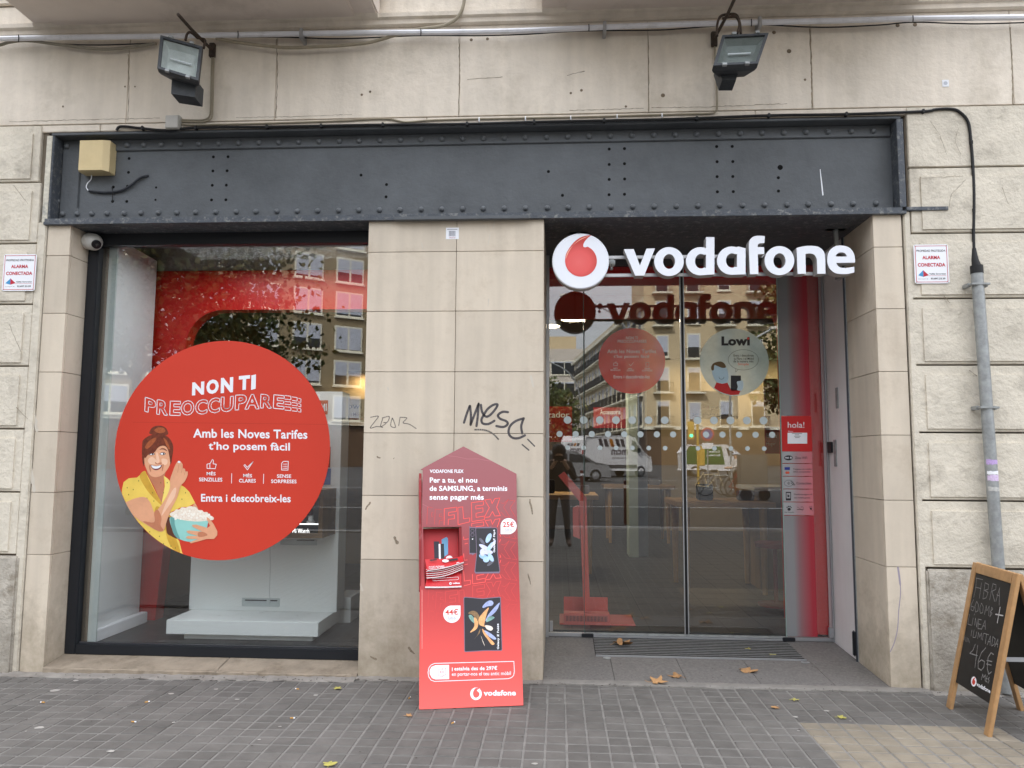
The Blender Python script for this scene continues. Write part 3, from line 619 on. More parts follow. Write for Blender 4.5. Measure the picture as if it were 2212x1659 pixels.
def t4(s, x0, y0, x1, y1, bold=.02, sl=0.0, mb=tx, h=h, pl=ST, KK=C4):
    (a, b), (c, d) = K(*KK, [(x0, y0), (x1, y1)]); tbox(mb, s, a, b, c, d, pl, h, bold, sl*KK[2]/1.8228)
def warp_non(a, b):
    x = 612+650*a; base = 405-60*a-18*math.sin(a*math.pi)*0; top = 275-75*a
    return K(*C4, [(x+12*b, base+(top-base)*b)])[0]
for i, (ch, x0, x1, yb, yt) in enumerate((('N', 612, 735, 403, 270), ('O', 757, 884, 392, 245), ('N', 905, 1030, 380, 225), ('T', 1088, 1202, 350, 205), ('I', 1215, 1262, 345, 198))):
    sh = 8; bl, br, tl = K(*C4, [(x0, yb+5), (x1, yb-6), (x0+sh-4, yt+5)]); text(tx, ch, bl, br, tl, ST, h, .055)
tx.build('headline', WHITE, stk)
# outlined curved word
def outline_word(chars, mat, par, name):
    mb = MB()
    for ch, x0, x1, yb, yt, tilt in chars:
        bl, br, tl = K(*C4, [(x0, yb), (x1, yb+tilt), (x0+6, yt)])
        v, f = textgeo(ch, .03); e = {}
        for q in f:
            for i in range(len(q)): k = tuple(sorted((q[i], q[(i+1) % len(q)]))); e[k] = e.get(k, 0)+1
        P = [ST.uv(ST.at(bl[0]+(br[0]-bl[0])*a+(tl[0]-bl[0])*b, bl[1]+(br[1]-bl[1])*a+(tl[1]-bl[1])*b)) for a, b in v]
        for (i, j), n_ in e.items():
            if n_ == 1:
                p, q = Vector(P[i]), Vector(P[j]); d = q-p
                if d.length < 1e-6: continue
                u = d.normalized(); p = p-u*.0018; q = q+u*.0018; nn = Vector((-u.y, u.x))*.0026
                mb.add([tuple(ST.xyz(z.x, z.y, .0011)) for z in (p+nn, p-nn, q-nn, q+nn)], [(0, 1, 2, 3)])
    return mb.build(name, mat, par)
cw = [('P',130,240,568,425,34),('R',252,365,598,450,14),('E',385,492,610,465,2),('O',500,630,610,462,-4),('C',645,765,603,455,-8),('C',775,892,590,438,-10),('U',905,1030,577,425,-10),('P',1052,1165,557,405,-8),('A',1152,1298,548,398,-4),('R',1310,1425,535,395,4),('E',1442,1550,538,400,10)]
outline_word(cw, WHITE, stk, 'outlined_word')
ew = MB()
for k, x in enumerate((1560, 1636, 1700)):
    w_ = (62, 50, 24)[k]; y0 = 408+k*14; y1 = 556+k*8
    for yy in (y0, y0+36, (y0+y1)/2-14, (y0+y1)/2+14, y1-34, y1): ew.ribbon(K(*C4, [(x, yy), (x+w_, yy+7)]), .0042, ST, .0011)
    for ya, yb in ((y0, y0+36), ((y0+y1)/2-14, (y0+y1)/2+14), (y1-34, y1)): ew.ribbon(K(*C4, [(x+w_, ya+7), (x+w_, yb+7)]), .0042, ST, .0011)
ew.build('outlined_word', WHITE, stk)
tx = MB()
t4('Amb les Noves Tarifes', 625, 745, 1790, 838, .022, 14, tx); t4("t’ho posem fàcil", 782, 880, 1612, 985, .022, 10, tx)
t4('MÉS', 762, 1180, 853, 1222, .02, 2, tx); t4('SENZILLES', 685, 1245, 922, 1284, .02, 3, tx)
t4('MÉS', 1135, 1200, 1226, 1242, .02, 2, tx); t4('CLARES', 1092, 1258, 1264, 1296, .02, 2, tx)
t4('SENSE', 1480, 1212, 1625, 1248, .02, 2, tx); t4('SORPRESES', 1420, 1264, 1680, 1302, .02, 3, tx)
t4('Entra i descobreix-les', 705, 1412, 1620, 1492, .022, 8, tx)
tx.build('printed_lettering', WHITE, stk)
ic = MB()
def stroke(pts, w=.0045, mb=ic, pl=ST, hh=.0011, KK=C4): mb.ribbon(K(*KK, pts), w, pl, hh)
stroke([(766,1108),(766,1152),(850,1155),(860,1110),(828,1105),(832,1070),(820,1062),(800,1100),(780,1106),(766,1108)]); stroke([(795,1108),(795,1152)])
stroke([(1142,1122),(1152,1112),(1176,1142),(1236,1084),(1178,1166),(1142,1122)])
stroke([(1527,1100),(1545,1080),(1596,1080),(1592,1170),(1527,1168),(1527,1100)])
for y in (1108, 1130, 1150): stroke([(1540, y), (1546, y)], .004); stroke([(1555, y), (1582, y)], .004)
stroke([(1018, 1205), (1016, 1302)], .004); stroke([(1344, 1210), (1342, 1306)], .004)
ic.build('printed_icon', WHITE, stk)
jm = MB(); stroke([(8, 680), (2005, 703)], .0016, jm); jm.build('film_joint', pm('joint_line', S(170, 46, 34)), stk)

# ================================================================== ENTRANCE
ent = thing('glass_entrance', 'glass entrance with two sliding doors under the large illuminated shop sign', 'entrance', (.95, 1.0, .05))
DG = PY(.9915); DB = PY(.9905)
zf = .057; zt_ = 2.907
def pane(x0, x1, z0=.085, z1=zt_-.01, y=.992): return MB().box(x0, x1, y, y+.008, z0, z1).build('pane', GLASSD, ent)
pane(-.075, .19); pane(.2, .939, y=.988); pane(.975, 1.685, y=.988); pr = pane(1.694, 2.02)
MB().box(-.099, -.076, .95, 1.01, .055, 3.0, .002).build('jamb', ALU, ent)
MB().box(.940, .9475, .98, 1.005, .08, zt_).build('door_stile', ALU, ent); MB().box(.948, .9665, .99, 1.005, .08, zt_).build('door_stile', BLACK, ent); MB().box(.967, .9745, .98, 1.005, .08, zt_).build('door_stile', ALU, ent)
MB().box(.1905, .1955, .99, 1.0, .085, zt_-.01).build('pane_edge', pm('glass_edge', S(70, 95, 90), rough=.3), ent); MB().box(1.687, 1.693, .985, 1.003, .085, zt_-.01).build('pane_edge', pm('glass_edge_light', S(140, 160, 155), rough=.3), ent)
MB().box(-.076, .2, .975, 1.01, .058, .084, .003).build('bottom_rail', ALU, ent); MB().box(.2, 1.69, .97, 1.005, .054, .07, .003).build('bottom_rail', ALU, ent); MB().box(.2, 1.69, .984, .999, .071, .087, .002).build('bottom_rail', STEEL, ent); MB().box(1.69, 2.03, .975, 1.01, .058, .084, .003).build('bottom_rail', ALU, ent)
for x in (.17, 1.655): MB().box(x, x+.09, .955, .975, .058, .085, .004).build('floor_guide', FRAMEB, ent)
MB().box(-.07, -.045, .965, .988, .095, .17, .003).build('floor_guide', ALU, ent)
MB().box(1.99, 2.02, .955, .988, .09, .16, .003).build('floor_guide', ALU, ent)
M_TR = pm('transom_panel', S(78, 78, 80), rough=.35, var=.06)
MB().box(-.1, 2.03, .985, 1.02, zt_, 3.0).build('transom_panel', M_TR, ent)
MB().box(-.1, 2.03, .978, .985, zt_+.14, zt_+.146).build('transom_joint', BLACK, ent)
MB().box(2.003, 2.035, .984, .991, .086, zt_).build('jamb', pm('jamb_grey', S(168, 150, 150), rough=.5), ent)
MB().box(2.021, 2.03, .96, .983, .06, 3.0).build('jamb', ALU, ent)
sidep = MB().box(2.036, 2.06, .5005, 1.0, .035, 2.99).build('side_panel', pm('white_side_panel', S(230, 227, 226), rough=.5, var=.03, streak=.04), ent)
MB().box(2.024, 2.036, .5005, .535, .035, 2.99, .002).build('guide_rail', STEEL, ent); MB().box(2.014, 2.024, .502, .512, .035, 2.99).build('guide_rail', pm('rail_dark', (.06, .07, .09), rough=.4, metal=.4), ent)
for (x0, y0, x1, y1, ya, yb) in ((1806, 838, 1812, 882, .60, .64), (1802, 950, 1809, 1008, .6, .66)):
    q0, q1 = Plane((2.036, 0, 0), (-1, 0, 0)).at(x0, y0), Plane((2.036, 0, 0), (-1, 0, 0)).at(x1, y1)
    MB().box(2.028, 2.036, q0.y, q1.y, q1.z, q0.z, .002).build('lock_plate', STEEL, ent)
q0, q1 = Plane((2.036, 0, 0), (-1, 0, 0)).at(1791, 955), Plane((2.036, 0, 0), (-1, 0, 0)).at(1800, 978)
MB().box(2.02, 2.036, q0.y, q1.y, q1.z, q0.z, .002).build('lock_plate', FRAMEB, ent)
q0 = Plane((2.024, 0, 0), (-1, 0, 0)).at(1846, 1355); MB().box(1.995, 2.013, .49, .525, .07, .24, .008).build('rail_foot', FRAMEB, ent)
# dots
dotm = MB().lathe((0, 0, 0), (0, -1, 0), [(1, 0), (1, .0005)], 28).mesh('frosted_dot', pm('frost_dot', S(196, 208, 210), rough=.6, var=.02))
for row, (yy, r, off) in enumerate(((908, .0295, .0), (938.5, .0235, -.062), (968, .0175, .0))):
    for k in range(15):
        x = -.058+k*.1245+off
        if x < -.07+r or x > 1.686-r or abs(x-.96) < .03+r*.6: continue
        z = AT(1430, yy, 1.002).z
        inst(dotm, 'frosted_dot', ent, (x, .987 if .2 < x < 1.69 else .9915, z), None, (r, 1, r))
# frosted film and notices on the right fixed pane
FROST = pm('frosted_film', S(150, 153, 155), rough=.7, var=.03, alpha=.62)
C9 = (2680, 1240, 600/2212); C9b = (2680, 1640, 600/2212)
def rectp(x0, y0, x1, y1, KK): return K(*KK, [(x0, y0), (x1, y0), (x1, y1), (x0, y1)])
def onp(name, loops, mat, par, pl, h0, h1): return MB().pxprism(loops, pl, h0, h1).build(name, mat, par)
DFy = .9907
xl, xr = 1.694, AT(1753.5, 1000, 1.0025).x
def zrow(y): return AT(1720, y, 1.0025).z
zz = [2.842, zrow(899), zrow(975), zrow(1001.5), zrow(1029), zrow(1056.5), zrow(1084.5), zrow(1113.5), .088]
FROSTR = gradmat('frosted_film_leg_glow', [(0, S(150, 153, 155)), (.32, S(156, 118, 122)), (1, S(186, 62, 74))], 0, 1.76, 1.89, rough=.7)  # red light off the portal leg behind, painted into the film's colour
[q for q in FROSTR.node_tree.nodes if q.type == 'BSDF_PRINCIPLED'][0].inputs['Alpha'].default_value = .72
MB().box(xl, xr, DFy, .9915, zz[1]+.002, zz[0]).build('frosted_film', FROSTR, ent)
MB().box(xl, xr+.003, DFy, .9915, zz[2], zz[1]).build('red_notice', pm('notice_red', S(196, 38, 38), rough=.5, var=.03), ent)
for k in range(2, 7): MB().box(xl, xr, DFy, .9915, zz[k+1]+.004, zz[k]-.002).build('frosted_notice', gradmat('frosted_notice', [(0, S(164, 164, 166)), (.32, S(170, 140, 144)), (1, S(206, 120, 128))], 0, 1.76, 1.89, rough=.7) if True else pm('frosted_notice', S(164, 164, 166), rough=.7, var=.02, alpha=.76), ent)  # same red show-through of the leg, put into the notices' colour
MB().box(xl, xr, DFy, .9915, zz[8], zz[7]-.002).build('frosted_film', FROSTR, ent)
nb = MB()
def tk(mb, s, x0, y0, x1, y1, KK=C9b, pl=DB, h=.0007, bold=.012, sl=0.0):
    (a, b), (c, d) = K(*KK, [(x0, y0), (x1, y1)]); tbox(mb, s, a, b, c, d, pl, h, bold, sl*KK[2]/1.8228)
tk(nb, 'hola!', 1555, 78, 1795, 164, bold=.0); tk(nb, 'Para', 1562, 207, 1630, 226, bold=0)
nb.pxprism([rectp(1552, 236, 1837, 394, C9b)], DB, None, .0008)
nb.build('notice_lettering', WHITE, ent)
nb = MB()
for i, (a, b) in enumerate(((1615, 1762), (1658, 1720), (1645, 1740), (1660, 1725))): nb.pxprism([rectp(a, 243+i*20, b, 249+i*20, C9b)], DB, None, .0012)
DKP = pm('dark_print', S(40, 38, 42), rough=.6); 
nb.pxprism([K(*C9b, ell(1565, 600, 62, 36, 24))], DB, None, .001)
nb.build('wifi_symbol', DKP, ent); nb = MB(); tk(nb, 'Zona WiFi', 1662, 582, 1838, 618, bold=.0); tk(nb, 'Targetes de crèdit i', 1632, 752, 1908, 782, bold=.005); tk(nb, 'dèbit acceptades', 1632, 790, 1882, 820, bold=.005)
tk(nb, 'Contactless', 1682, 950, 1896, 986, bold=.005); tk(nb, 'Desbloquegem el', 1645, 1118, 1905, 1146, bold=.005); tk(nb, 'teu mòbil gratis', 1648, 1166, 1875, 1196, bold=.005); tk(nb, 'Pet friendly', 1510, 1380, 1648, 1406, bold=0)
nb.build('notice_lettering', DKP, ent); nb = MB()
for r_ in (10, 22, 34): nb.ribbon(K(*C9b, ell(1545, 968, r_, r_*.9, 8, -50, 50)), .0025, DB, .001)
nb.ribbon(K(*C9b, ell(1570, 968, 65, 45, 20)+[(1635, 968)]), .0022, DB, .001); nb.ribbon(K(*C9b, [(1600, 940), (1625, 960), (1660, 990)]), .004, DB, .001); nb.ribbon(K(*C9b, [(1600, 965), (1625, 985), (1650, 998)]), .004, DB, .001)
nb.build('contactless_symbol', DKP, ent); nb = MB(); nb.pxprism([rectp(1526, 1094, 1602, 1218, C9b), rectp(1536, 1110, 1592, 1188, C9b)], DB, None, .001); nb.pxprism([rectp(1550, 1140, 1578, 1168, C9b)], DB, None, .001); nb.ribbon(K(*C9b, ell(1560, 1138, 9, 12, 8, 180, 330)), .0018, DB, .001)
nb.build('phone_symbol', DKP, ent); nb = MB()
for a, b, r_ in ((1545, 1318, 9), (1566, 1306, 9), (1588, 1306, 9), (1604, 1322, 8), (1574, 1346, 22)): nb.pxprism([K(*C9b, ell(a, b, r_*1.1, r_, 12))], DB, None, .001)
nb.build('paw_symbol', DKP, ent); nb = MB(); nb.ribbon(K(*C9b, [(1690, 1350), (1782, 1350)]), .004, DB, .001); nb.ribbon(K(*C9b, [(1692, 1312), (1770, 1365)]), .0022, DB, .001); nb.ribbon(K(*C9b, [(1745, 1325), (1760, 1305), (1780, 1320), (1778, 1340)]), .0022, DB, .001)
nb.build('no_smoking_symbol', DKP, ent); nb = MB(); nb.pxprism([K(*C9b, [(1872, 1325), (1908, 1325), (1892, 1365)])], DB, None, .001); nb.ribbon(K(*C9b, ell(1890, 1318, 18, 15, 10, 180, 360)), .0022, DB, .001); nb.ribbon(K(*C9b, [(1868, 1312), (1918, 1370)]), .002, DB, .001)
nb.build('no_ice_cream_symbol', DKP, ent)
nb = MB(); tk(nb, 'Wi Fi', 1515, 586, 1615, 614, h=.0014, bold=.02); nb.build('notice_lettering', WHITE, ent)
nb = MB(); nb.pxprism([rectp(1508, 735, 1586, 775, C9b)], DB, None, .001); nb.build('card_logo', pm('card_blue', S(50, 60, 140)), ent)
nb = MB(); nb.pxprism([K(*C9b, ell(1538, 815, 18, 18, 16))], DB, None, .001); nb.pxprism([K(*C9b, ell(1562, 815, 18, 18, 16))], DB, None, .0012); nb.build('card_logo', pm('card_orange', S(200, 84, 60)), ent)
# graffiti behind the sign
gm = MB(); TRP = PY(.9845)
CD1 = (2120, 860, .30741); CD2 = (2760, 860, .30741)
for pts in ([(1080,235),(1110,330),(1160,380),(1210,240)], [(1290,240),(1400,300),(1560,320),(1700,380),(1850,330),(1980,230)], [(1640,240),(1620,300),(1700,340),(1830,300),(1860,235)], [(1400,240),(1500,290),(1600,250)]):
    gm.ribbon(K(*CD1, cat2(pts)), [.03]*99, TRP, .001)
gm.build('graffiti', pm('graffiti_red', S(150, 52, 36), rough=.6), ent)
gm = MB()
for pts in ([(285,210),(300,300),(330,370)], [(270,325),(400,330),(470,250),(460,210),(600,195)], [(500,250),(520,350)], [(540,270),(620,340)], [(680,200),(660,340)], [(700,200),(830,240),(920,340)], [(850,200),(940,330)], [(950,190),(950,340)], [(1010,190),(1060,290),(1110,380)], [(1210,190),(1240,270),(1290,370)], [(1290,200),(1400,260),(1560,250),(1600,200)]):
    gm.ribbon(K(*CD2, cat2(pts)), .0085, TRP, .0015)
gm.build('graffiti', pm('graffiti_purple', S(112, 34, 74), rough=.6), ent)
# red portal just inside
M_RED = pm('portal_red', S(232, 20, 22), rough=.42, var=.03)
por = thing('red_portal', 'red rounded portal lining the entrance just behind the glass doors', 'portal', (1, 1.2, .09))
o_ = [(-.3, .09), (-.3, 3.2), (2.2, 3.2), (2.2, .09), (1.87, .09), (1.87, 2.45)]+[(1.87-.37+.37*math.cos(R(a)), 2.45+.37*math.sin(R(a))) for a in range(10, 91, 10)]+[(-.15, 2.82), (-.15, .09)]
PP = PY(1.06); MB().prism([[PP.uv((x, 1.06, z)) for x, z in o_]], PP, -.62, 0).build('arch', M_RED, por)
MB().box(-.3, 2.3, 1.69, 2.86, 2.82, 3.2).build('soffit', M_RED, por)
# round stickers on the doors
def round_sticker(cx, cy, r, mat, name, label, KK):
    c = PY(.9868).at(*K(*KK, [(cx, cy)])[0]); pl = PY(.9868)
    t = thing(name, label, 'sticker', (c.x, .9868, c.z-r))
    a, b = pl.uv((c.x, .9868, c.z)); MB().prism([[(a+r*math.cos(2*math.pi*i/64), b+r*math.sin(2*math.pi*i/64)) for i in range(64)]], pl, -.0006, 0).build('disc', mat, t)
    return t, pl
C8 = (2120, 1240, 600/2212)
s1, p1 = round_sticker(1355, 665, .258, pm('sticker_red', S(176, 40, 34), rough=.06, var=.08, vs=9, spec=1.0, alpha=.93), 'round_door_sticker', 'round red offer sticker on the left sliding glass door', C8)
t1 = MB()
for s, x0, y0, x1, y1 in (('NON TI',1272,312,1442,356),('PREOCCUPAREEE',1150,362,1570,404),('Amb les Noves Tarifes',1000,500,1708,556),("t’ho posem fàcil",1090,580,1606,636),('MÉS',1090,762,1150,785),('SENZILLES',1045,790,1190,812),('MÉS',1305,768,1362,790),('CLARES',1282,795,1388,818),('SENSE',1540,768,1622,790),('SORPRESES',1502,796,1655,820),('Entra i descobreix-les',1092,874,1615,922)):
    tk(t1, s, x0, y0, x1, y1, C8, p1, .0006, .015)
for q in ([(1090,700),(1090,735),(1145,738),(1150,702),(1125,700),(1128,680),(1110,698),(1090,700)], [(1315,712),(1340,740),(1380,690)], [(1560,690),(1605,690),(1605,745),(1560,745),(1560,690)]): t1.ribbon(K(*C8, q), .003, p1, .0006)
t1.build('printed_lettering', pm('faded_white', S(205, 190, 186), rough=.5), s1)
s2, p2 = round_sticker(778, 685, .262, pm('sticker_pale', S(168, 184, 180), rough=.06, var=.1, vs=14, spec=1.0, alpha=.9), 'round_door_sticker', 'round pale sticker with a drawn faceless figure on the right sliding glass door', C9)
t1 = MB(); tk(t1, 'Lowi', 592, 312, 1006, 446, C9, p2, .0009, .05)
for s, x0, y0, x1, y1 in (('Entra i descobreix',768,572,1062,606),('la Fibra i el Mòbil',775,618,1060,652),('de la manera més',766,655,1056,690)): tk(t1, s, x0, y0, x1, y1, C9, p2, .0009, .01)
t1.build('printed_lettering', BLACK, s2); t1 = MB(); t1.ribbon(K(*C9, ell(910, 652, 220, 148, 40)+[(1130, 652)]), .0022, p2, .0009); t1.ribbon(K(*C9, [(800, 780), (800, 830), (830, 795)]), .0022, p2, .0009)
t1.build('speech_bubble', BLACK, s2); t1 = MB(); t1.ribbon(K(*C9, ell(592, 900, 36, 34, 12, 0, 180)), .0025, p2, .0012); t1.build('drawn_smile', BLACK, s2); t1 = MB()
t1.pxprism([rectp(728, 880, 875, 1100, C9)], p2, None, .0008); t1.build('drawn_phone', BLACK, s2)
MB().pxprism([K(*C9, ccat([(445,750),(480,700),(570,676),(630,700),(658,760),(600,768),(530,740),(490,730),(480,800),(450,800)]))], p2, None, .0008).build('drawn_hair', pm('draw_brown', S(96, 78, 52)), s2)
MB().pxprism([K(*C9, ccat([(455,820),(490,735),(600,765),(660,765),(690,850),(690,950),(640,995),(560,990),(490,930)]))], p2, None, .0007).build('drawn_face', pm('draw_face', S(170, 194, 206)), s2)
MB().pxprism([K(*C9, [(485,1060),(520,980),(600,1000),(680,985),(725,1080),(870,1100),(845,1155),(740,1165),(640,1140),(560,1110)])], p2, None, .0008).build('drawn_jumper', pm('draw_red', S(186, 44, 44)), s2)
t1 = MB(); tk(t1, 'Simple', 832, 696, 990, 742, C9, p2, .0009, .0); t1.pxprism([K(*C9, ell(980, 343, 19, 17, 16))], p2, None, .0011); t1.build('printed_lettering', REDP, s2)
MB().pxprism([K(*C9, ccat([(815,975),(850,960),(905,960),(908,1050),(880,1100),(820,1090),(830,1040)]))], p2, None, .001).build('drawn_hand', pm('draw_hand', S(186, 204, 212)), s2)
# door mat grille set in the step
mat_ = thing('entrance_mat', 'dark metal-ribbed mat set into the doorstep', 'mat', (.95, .7, .04))
slopebox(.255, 1.681, .505, .968, 'mat_bed', pm('mat_rubber', (.012, .012, .012), rough=.9, var=.5, vs=60), mat_, .03, .0)
for k in range(11):
    y = .522+k*.0405; MB().box(.257, 1.679, y, y+.0095, dz(y)+.0006, dz(y)+.0042).build('slat', pm('slat_metal', (.2, .2, .195), rough=.5, metal=.1, var=.2, vs=30), mat_)
MB().box(.255, 1.681, .5, .508, dz(.5)-.002, dz(.5)+.01).build('mat_edge', ALU, mat_)
# ================================================================== SIGN
SP = PY(.05)
M_FACE = pm('sign_white', S(236, 240, 248), rough=.35, var=.015)
M_SIDE = pm('sign_side', S(186, 184, 182), rough=.5, var=.05)
sign = thing('shop_sign', 'vodafone shop sign of white raised letters and a round disc, hung over the glass entrance', 'sign', (1, .1, 2.5))
c = SP.at(*K(*CD1, [(540, 545)])[0]); rr_ = .1895
MB().lathe((c.x, .152, c.z), (0, -1, 0), [(rr_-.004, 0), (rr_-.001, .09)], 64).build('disc_rim', M_SIDE, sign, True)
MB().lathe((c.x, .062, c.z), (0, -1, 0), [(rr_, 0), (rr_, .006), (rr_-.006, .012)], 64).build('disc_face', M_FACE, sign, True)
sp_loop = cat2([(678,215),(600,222),(520,252),(450,310),(395,380),(352,460),(340,545)], 4)[:-1]+ell(545, 548, 205, 200, 40, 180, -70)[1:]
# swirl mark: crescent tail joined to a ball
sp_loop = cat2([(678,215),(600,224),(520,255),(450,312),(395,382),(352,462),(341,545)], 4)[:-1]+[(545+204*math.cos(R(a)), 545+201*math.sin(R(a))) for a in range(180, -72, -7)]+cat2([(612,372),(578,365),(576,330),(600,286),(640,243),(678,215)], 3)[1:-1]
mk = pm('mark_red', S(232, 92, 88), rough=.4, var=.0)
mk_c = SP.at(*K(*CD1, [(520, 560)])[0]); mk_t = mk.node_tree; mk_n = mk_t.nodes; mk_g = mk_n.new('ShaderNodeNewGeometry'); mk_d = mk_n.new('ShaderNodeVectorMath'); mk_d.operation = 'DISTANCE'; mk_d.inputs[1].default_value = mk_c; mk_t.links.new(mk_g.outputs['Position'], mk_d.inputs[0])
mk_r = mk_n.new('ShaderNodeValToRGB'); mk_m = mk_n.new('ShaderNodeMapRange'); mk_m.inputs[2].default_value = .135; mk_t.links.new(mk_d.outputs['Value'], mk_m.inputs[0]); mk_t.links.new(mk_m.outputs[0], mk_r.inputs[0])
mk_e = mk_r.color_ramp.elements; mk_e[0].color = (*S(232, 104, 102), 1); mk_e[1].position = 1; mk_e[1].color = (*S(198, 66, 58), 1); mk_k = mk_e.new(.55); mk_k.color = (*S(228, 92, 90), 1); mk_t.links.new(mk_r.outputs[0], [q for q in mk_n if q.type == 'BSDF_PRINCIPLED'][0].inputs['Base Color'])
 
MB().pxprism([K(*CD1, sp_loop)], SP, 0, .0015).build('mark', mk, sign)
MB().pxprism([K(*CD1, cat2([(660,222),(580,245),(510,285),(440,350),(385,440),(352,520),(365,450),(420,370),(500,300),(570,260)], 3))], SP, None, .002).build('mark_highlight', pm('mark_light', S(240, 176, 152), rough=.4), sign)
def dshape(stem_l, stem_r, top, bot, cx, cy, rx, ry, inner):
    o = [(stem_r, bot)]
    a1 = 90; pts = [(cx+rx*math.cos(R(a)), cy+ry*math.sin(R(a))) for a in range(84, 292, 6) if cx+rx*math.cos(R(a)) < stem_l+30]
    o += pts
    if top < cy-ry-10: o += [(stem_l, cy-ry*math.sqrt(max(0, 1-((stem_l-cx)/rx)**2))), (stem_l, top), (stem_r, top)]
    else: o += [(stem_l+20, top-16), (stem_r, top+6)]
    return [o, inner]
def dinner(l, r, t, b):
    cx, cy = (l+r)/2+6, (t+b)/2; rx, ry = (r-l)/2+6, (b-t)/2
    return [(min(r, cx+rx*1.0*math.cos(R(a))+(0)), cy+ry*math.sin(R(a))) for a in range(60, 301, 8)]+[(r, t+8), (r, b-8)]
letters = [
 ('v', CD1, [[(1095,395),(1220,393),(1300,603),(1385,388),(1493,384),(1355,732),(1240,733)]]),
 ('o', CD1, [ell(1673,553,189,185,56), ell(1674,552,77,95,40)]),
 ('d', CD2, dshape(65, 172, 240, 716, -8, 549, 184, 180, dinner(-77, 65, 455, 642))),
 ('a', CD2, dshape(461, 571, 377, 716, 393, 541, 187, 181, dinner(320, 462, 447, 632))),
 ('f', CD2, [[(628,716),(735,713),(728,460),(812,455),(808,368),(726,367)]+cat2([(726,350),(735,328),(760,318),(812,316)],3)+[(818,228)]+cat2([(770,222),(715,223),(660,240),(625,280),(612,335)],3)]),
 ('o', CD2, [ell(1005,541,190,186,56), ell(1006,543,78,97,40)]),
 ('n', CD2, [[(1238,711),(1343,708),(1338,458)]+cat2([(1338,456),(1385,448),(1430,455),(1465,482),(1484,530),(1488,600)],3)+[(1490,710),(1595,709)]+cat2([(1592,540),(1582,450),(1548,395),(1490,360),(1400,351),(1310,358),(1225,378)],3)]),
 ('e', CD2, [[(1973,566),(1732,569)]+cat2([(1735,575),(1750,605),(1780,626),(1830,635),(1900,630),(1962,618)],3)+[(1965,690)]+cat2([(1965,690),(1900,708),(1800,714),(1715,698),(1655,650),(1625,590),(1618,530),(1630,450),(1670,388),(1730,354),(1800,347),(1870,360),(1925,398),(1960,458),(1973,520)],3), cat2([(1727,489),(1735,465),(1762,442),(1798,435),(1835,442),(1860,465),(1868,489)],3)]),
]
for n_, kk, lps in letters:
    def cl(lp): 
        o = []
        for p in K(*kk, lp):
            if not o or (abs(p[0]-o[-1][0])+abs(p[1]-o[-1][1])) > .05: o.append(p)
        if (abs(o[0][0]-o[-1][0])+abs(o[0][1]-o[-1][1])) < .05: o.pop()
        return o
    L_ = [[SP.uv(SP.at(x, y)) for x, y in cl(lp)] for lp in lps]
    b = MB().prism(L_, SP, -.085, -.0002).build('letter', M_SIDE, sign)
    MB().prism(L_, SP, -.006, .0012).build('letter_face', M_FACE, b)
zr1, zr2 = AT(1500, 554.5, .14).z, AT(1500, 593.5, .14).z
xe = AT(1810, 570, .14).x
for z in (zr1, zr2): MB().box(c.x, xe, .135, .15, z-.011, z+.011, .002).build('rail', ALU, sign)
for px in (1250, 1804):
    p = AT(px, 520, .33); x = p.x
    MB().box(x-.012, x+.012, .30, .324, zr2, 2.985).build('hanger', STEEL, sign); MB().box(x-.07, x+.07, .285, .34, 2.978, 2.991, .002).build('hanger_plate', STEEL, sign)
    for z in (zr1, zr2): MB().box(x-.01, x+.01, .15, .3, z-.009, z+.009).build('hanger_arm', ALU, sign)
sens = thing('door_sensor', 'small white motion sensor between the sign disc and the first letter', 'sensor', (.4, .2, 2.65))
a, b = K(*CD1, [(905, 518), (985, 596)]); q0, q1 = AT(*a, .2), AT(*b, .2)
MB().box(q0.x, q1.x, .2, .26, q1.z, q0.z, .008).build('housing', pm('white_plastic', S(214, 220, 218), rough=.4, var=.03), sens)
q = AT(*K(*CD1, [(935, 640)])[0], .21); MB().ball((q.x, .21, q.z), .013, 14).build('lens', ALU, sens, True); MB().tube([(q.x, .21, q.z), (q.x, .21, q1.z+.01)], .003).build('stem', STEEL, sens)
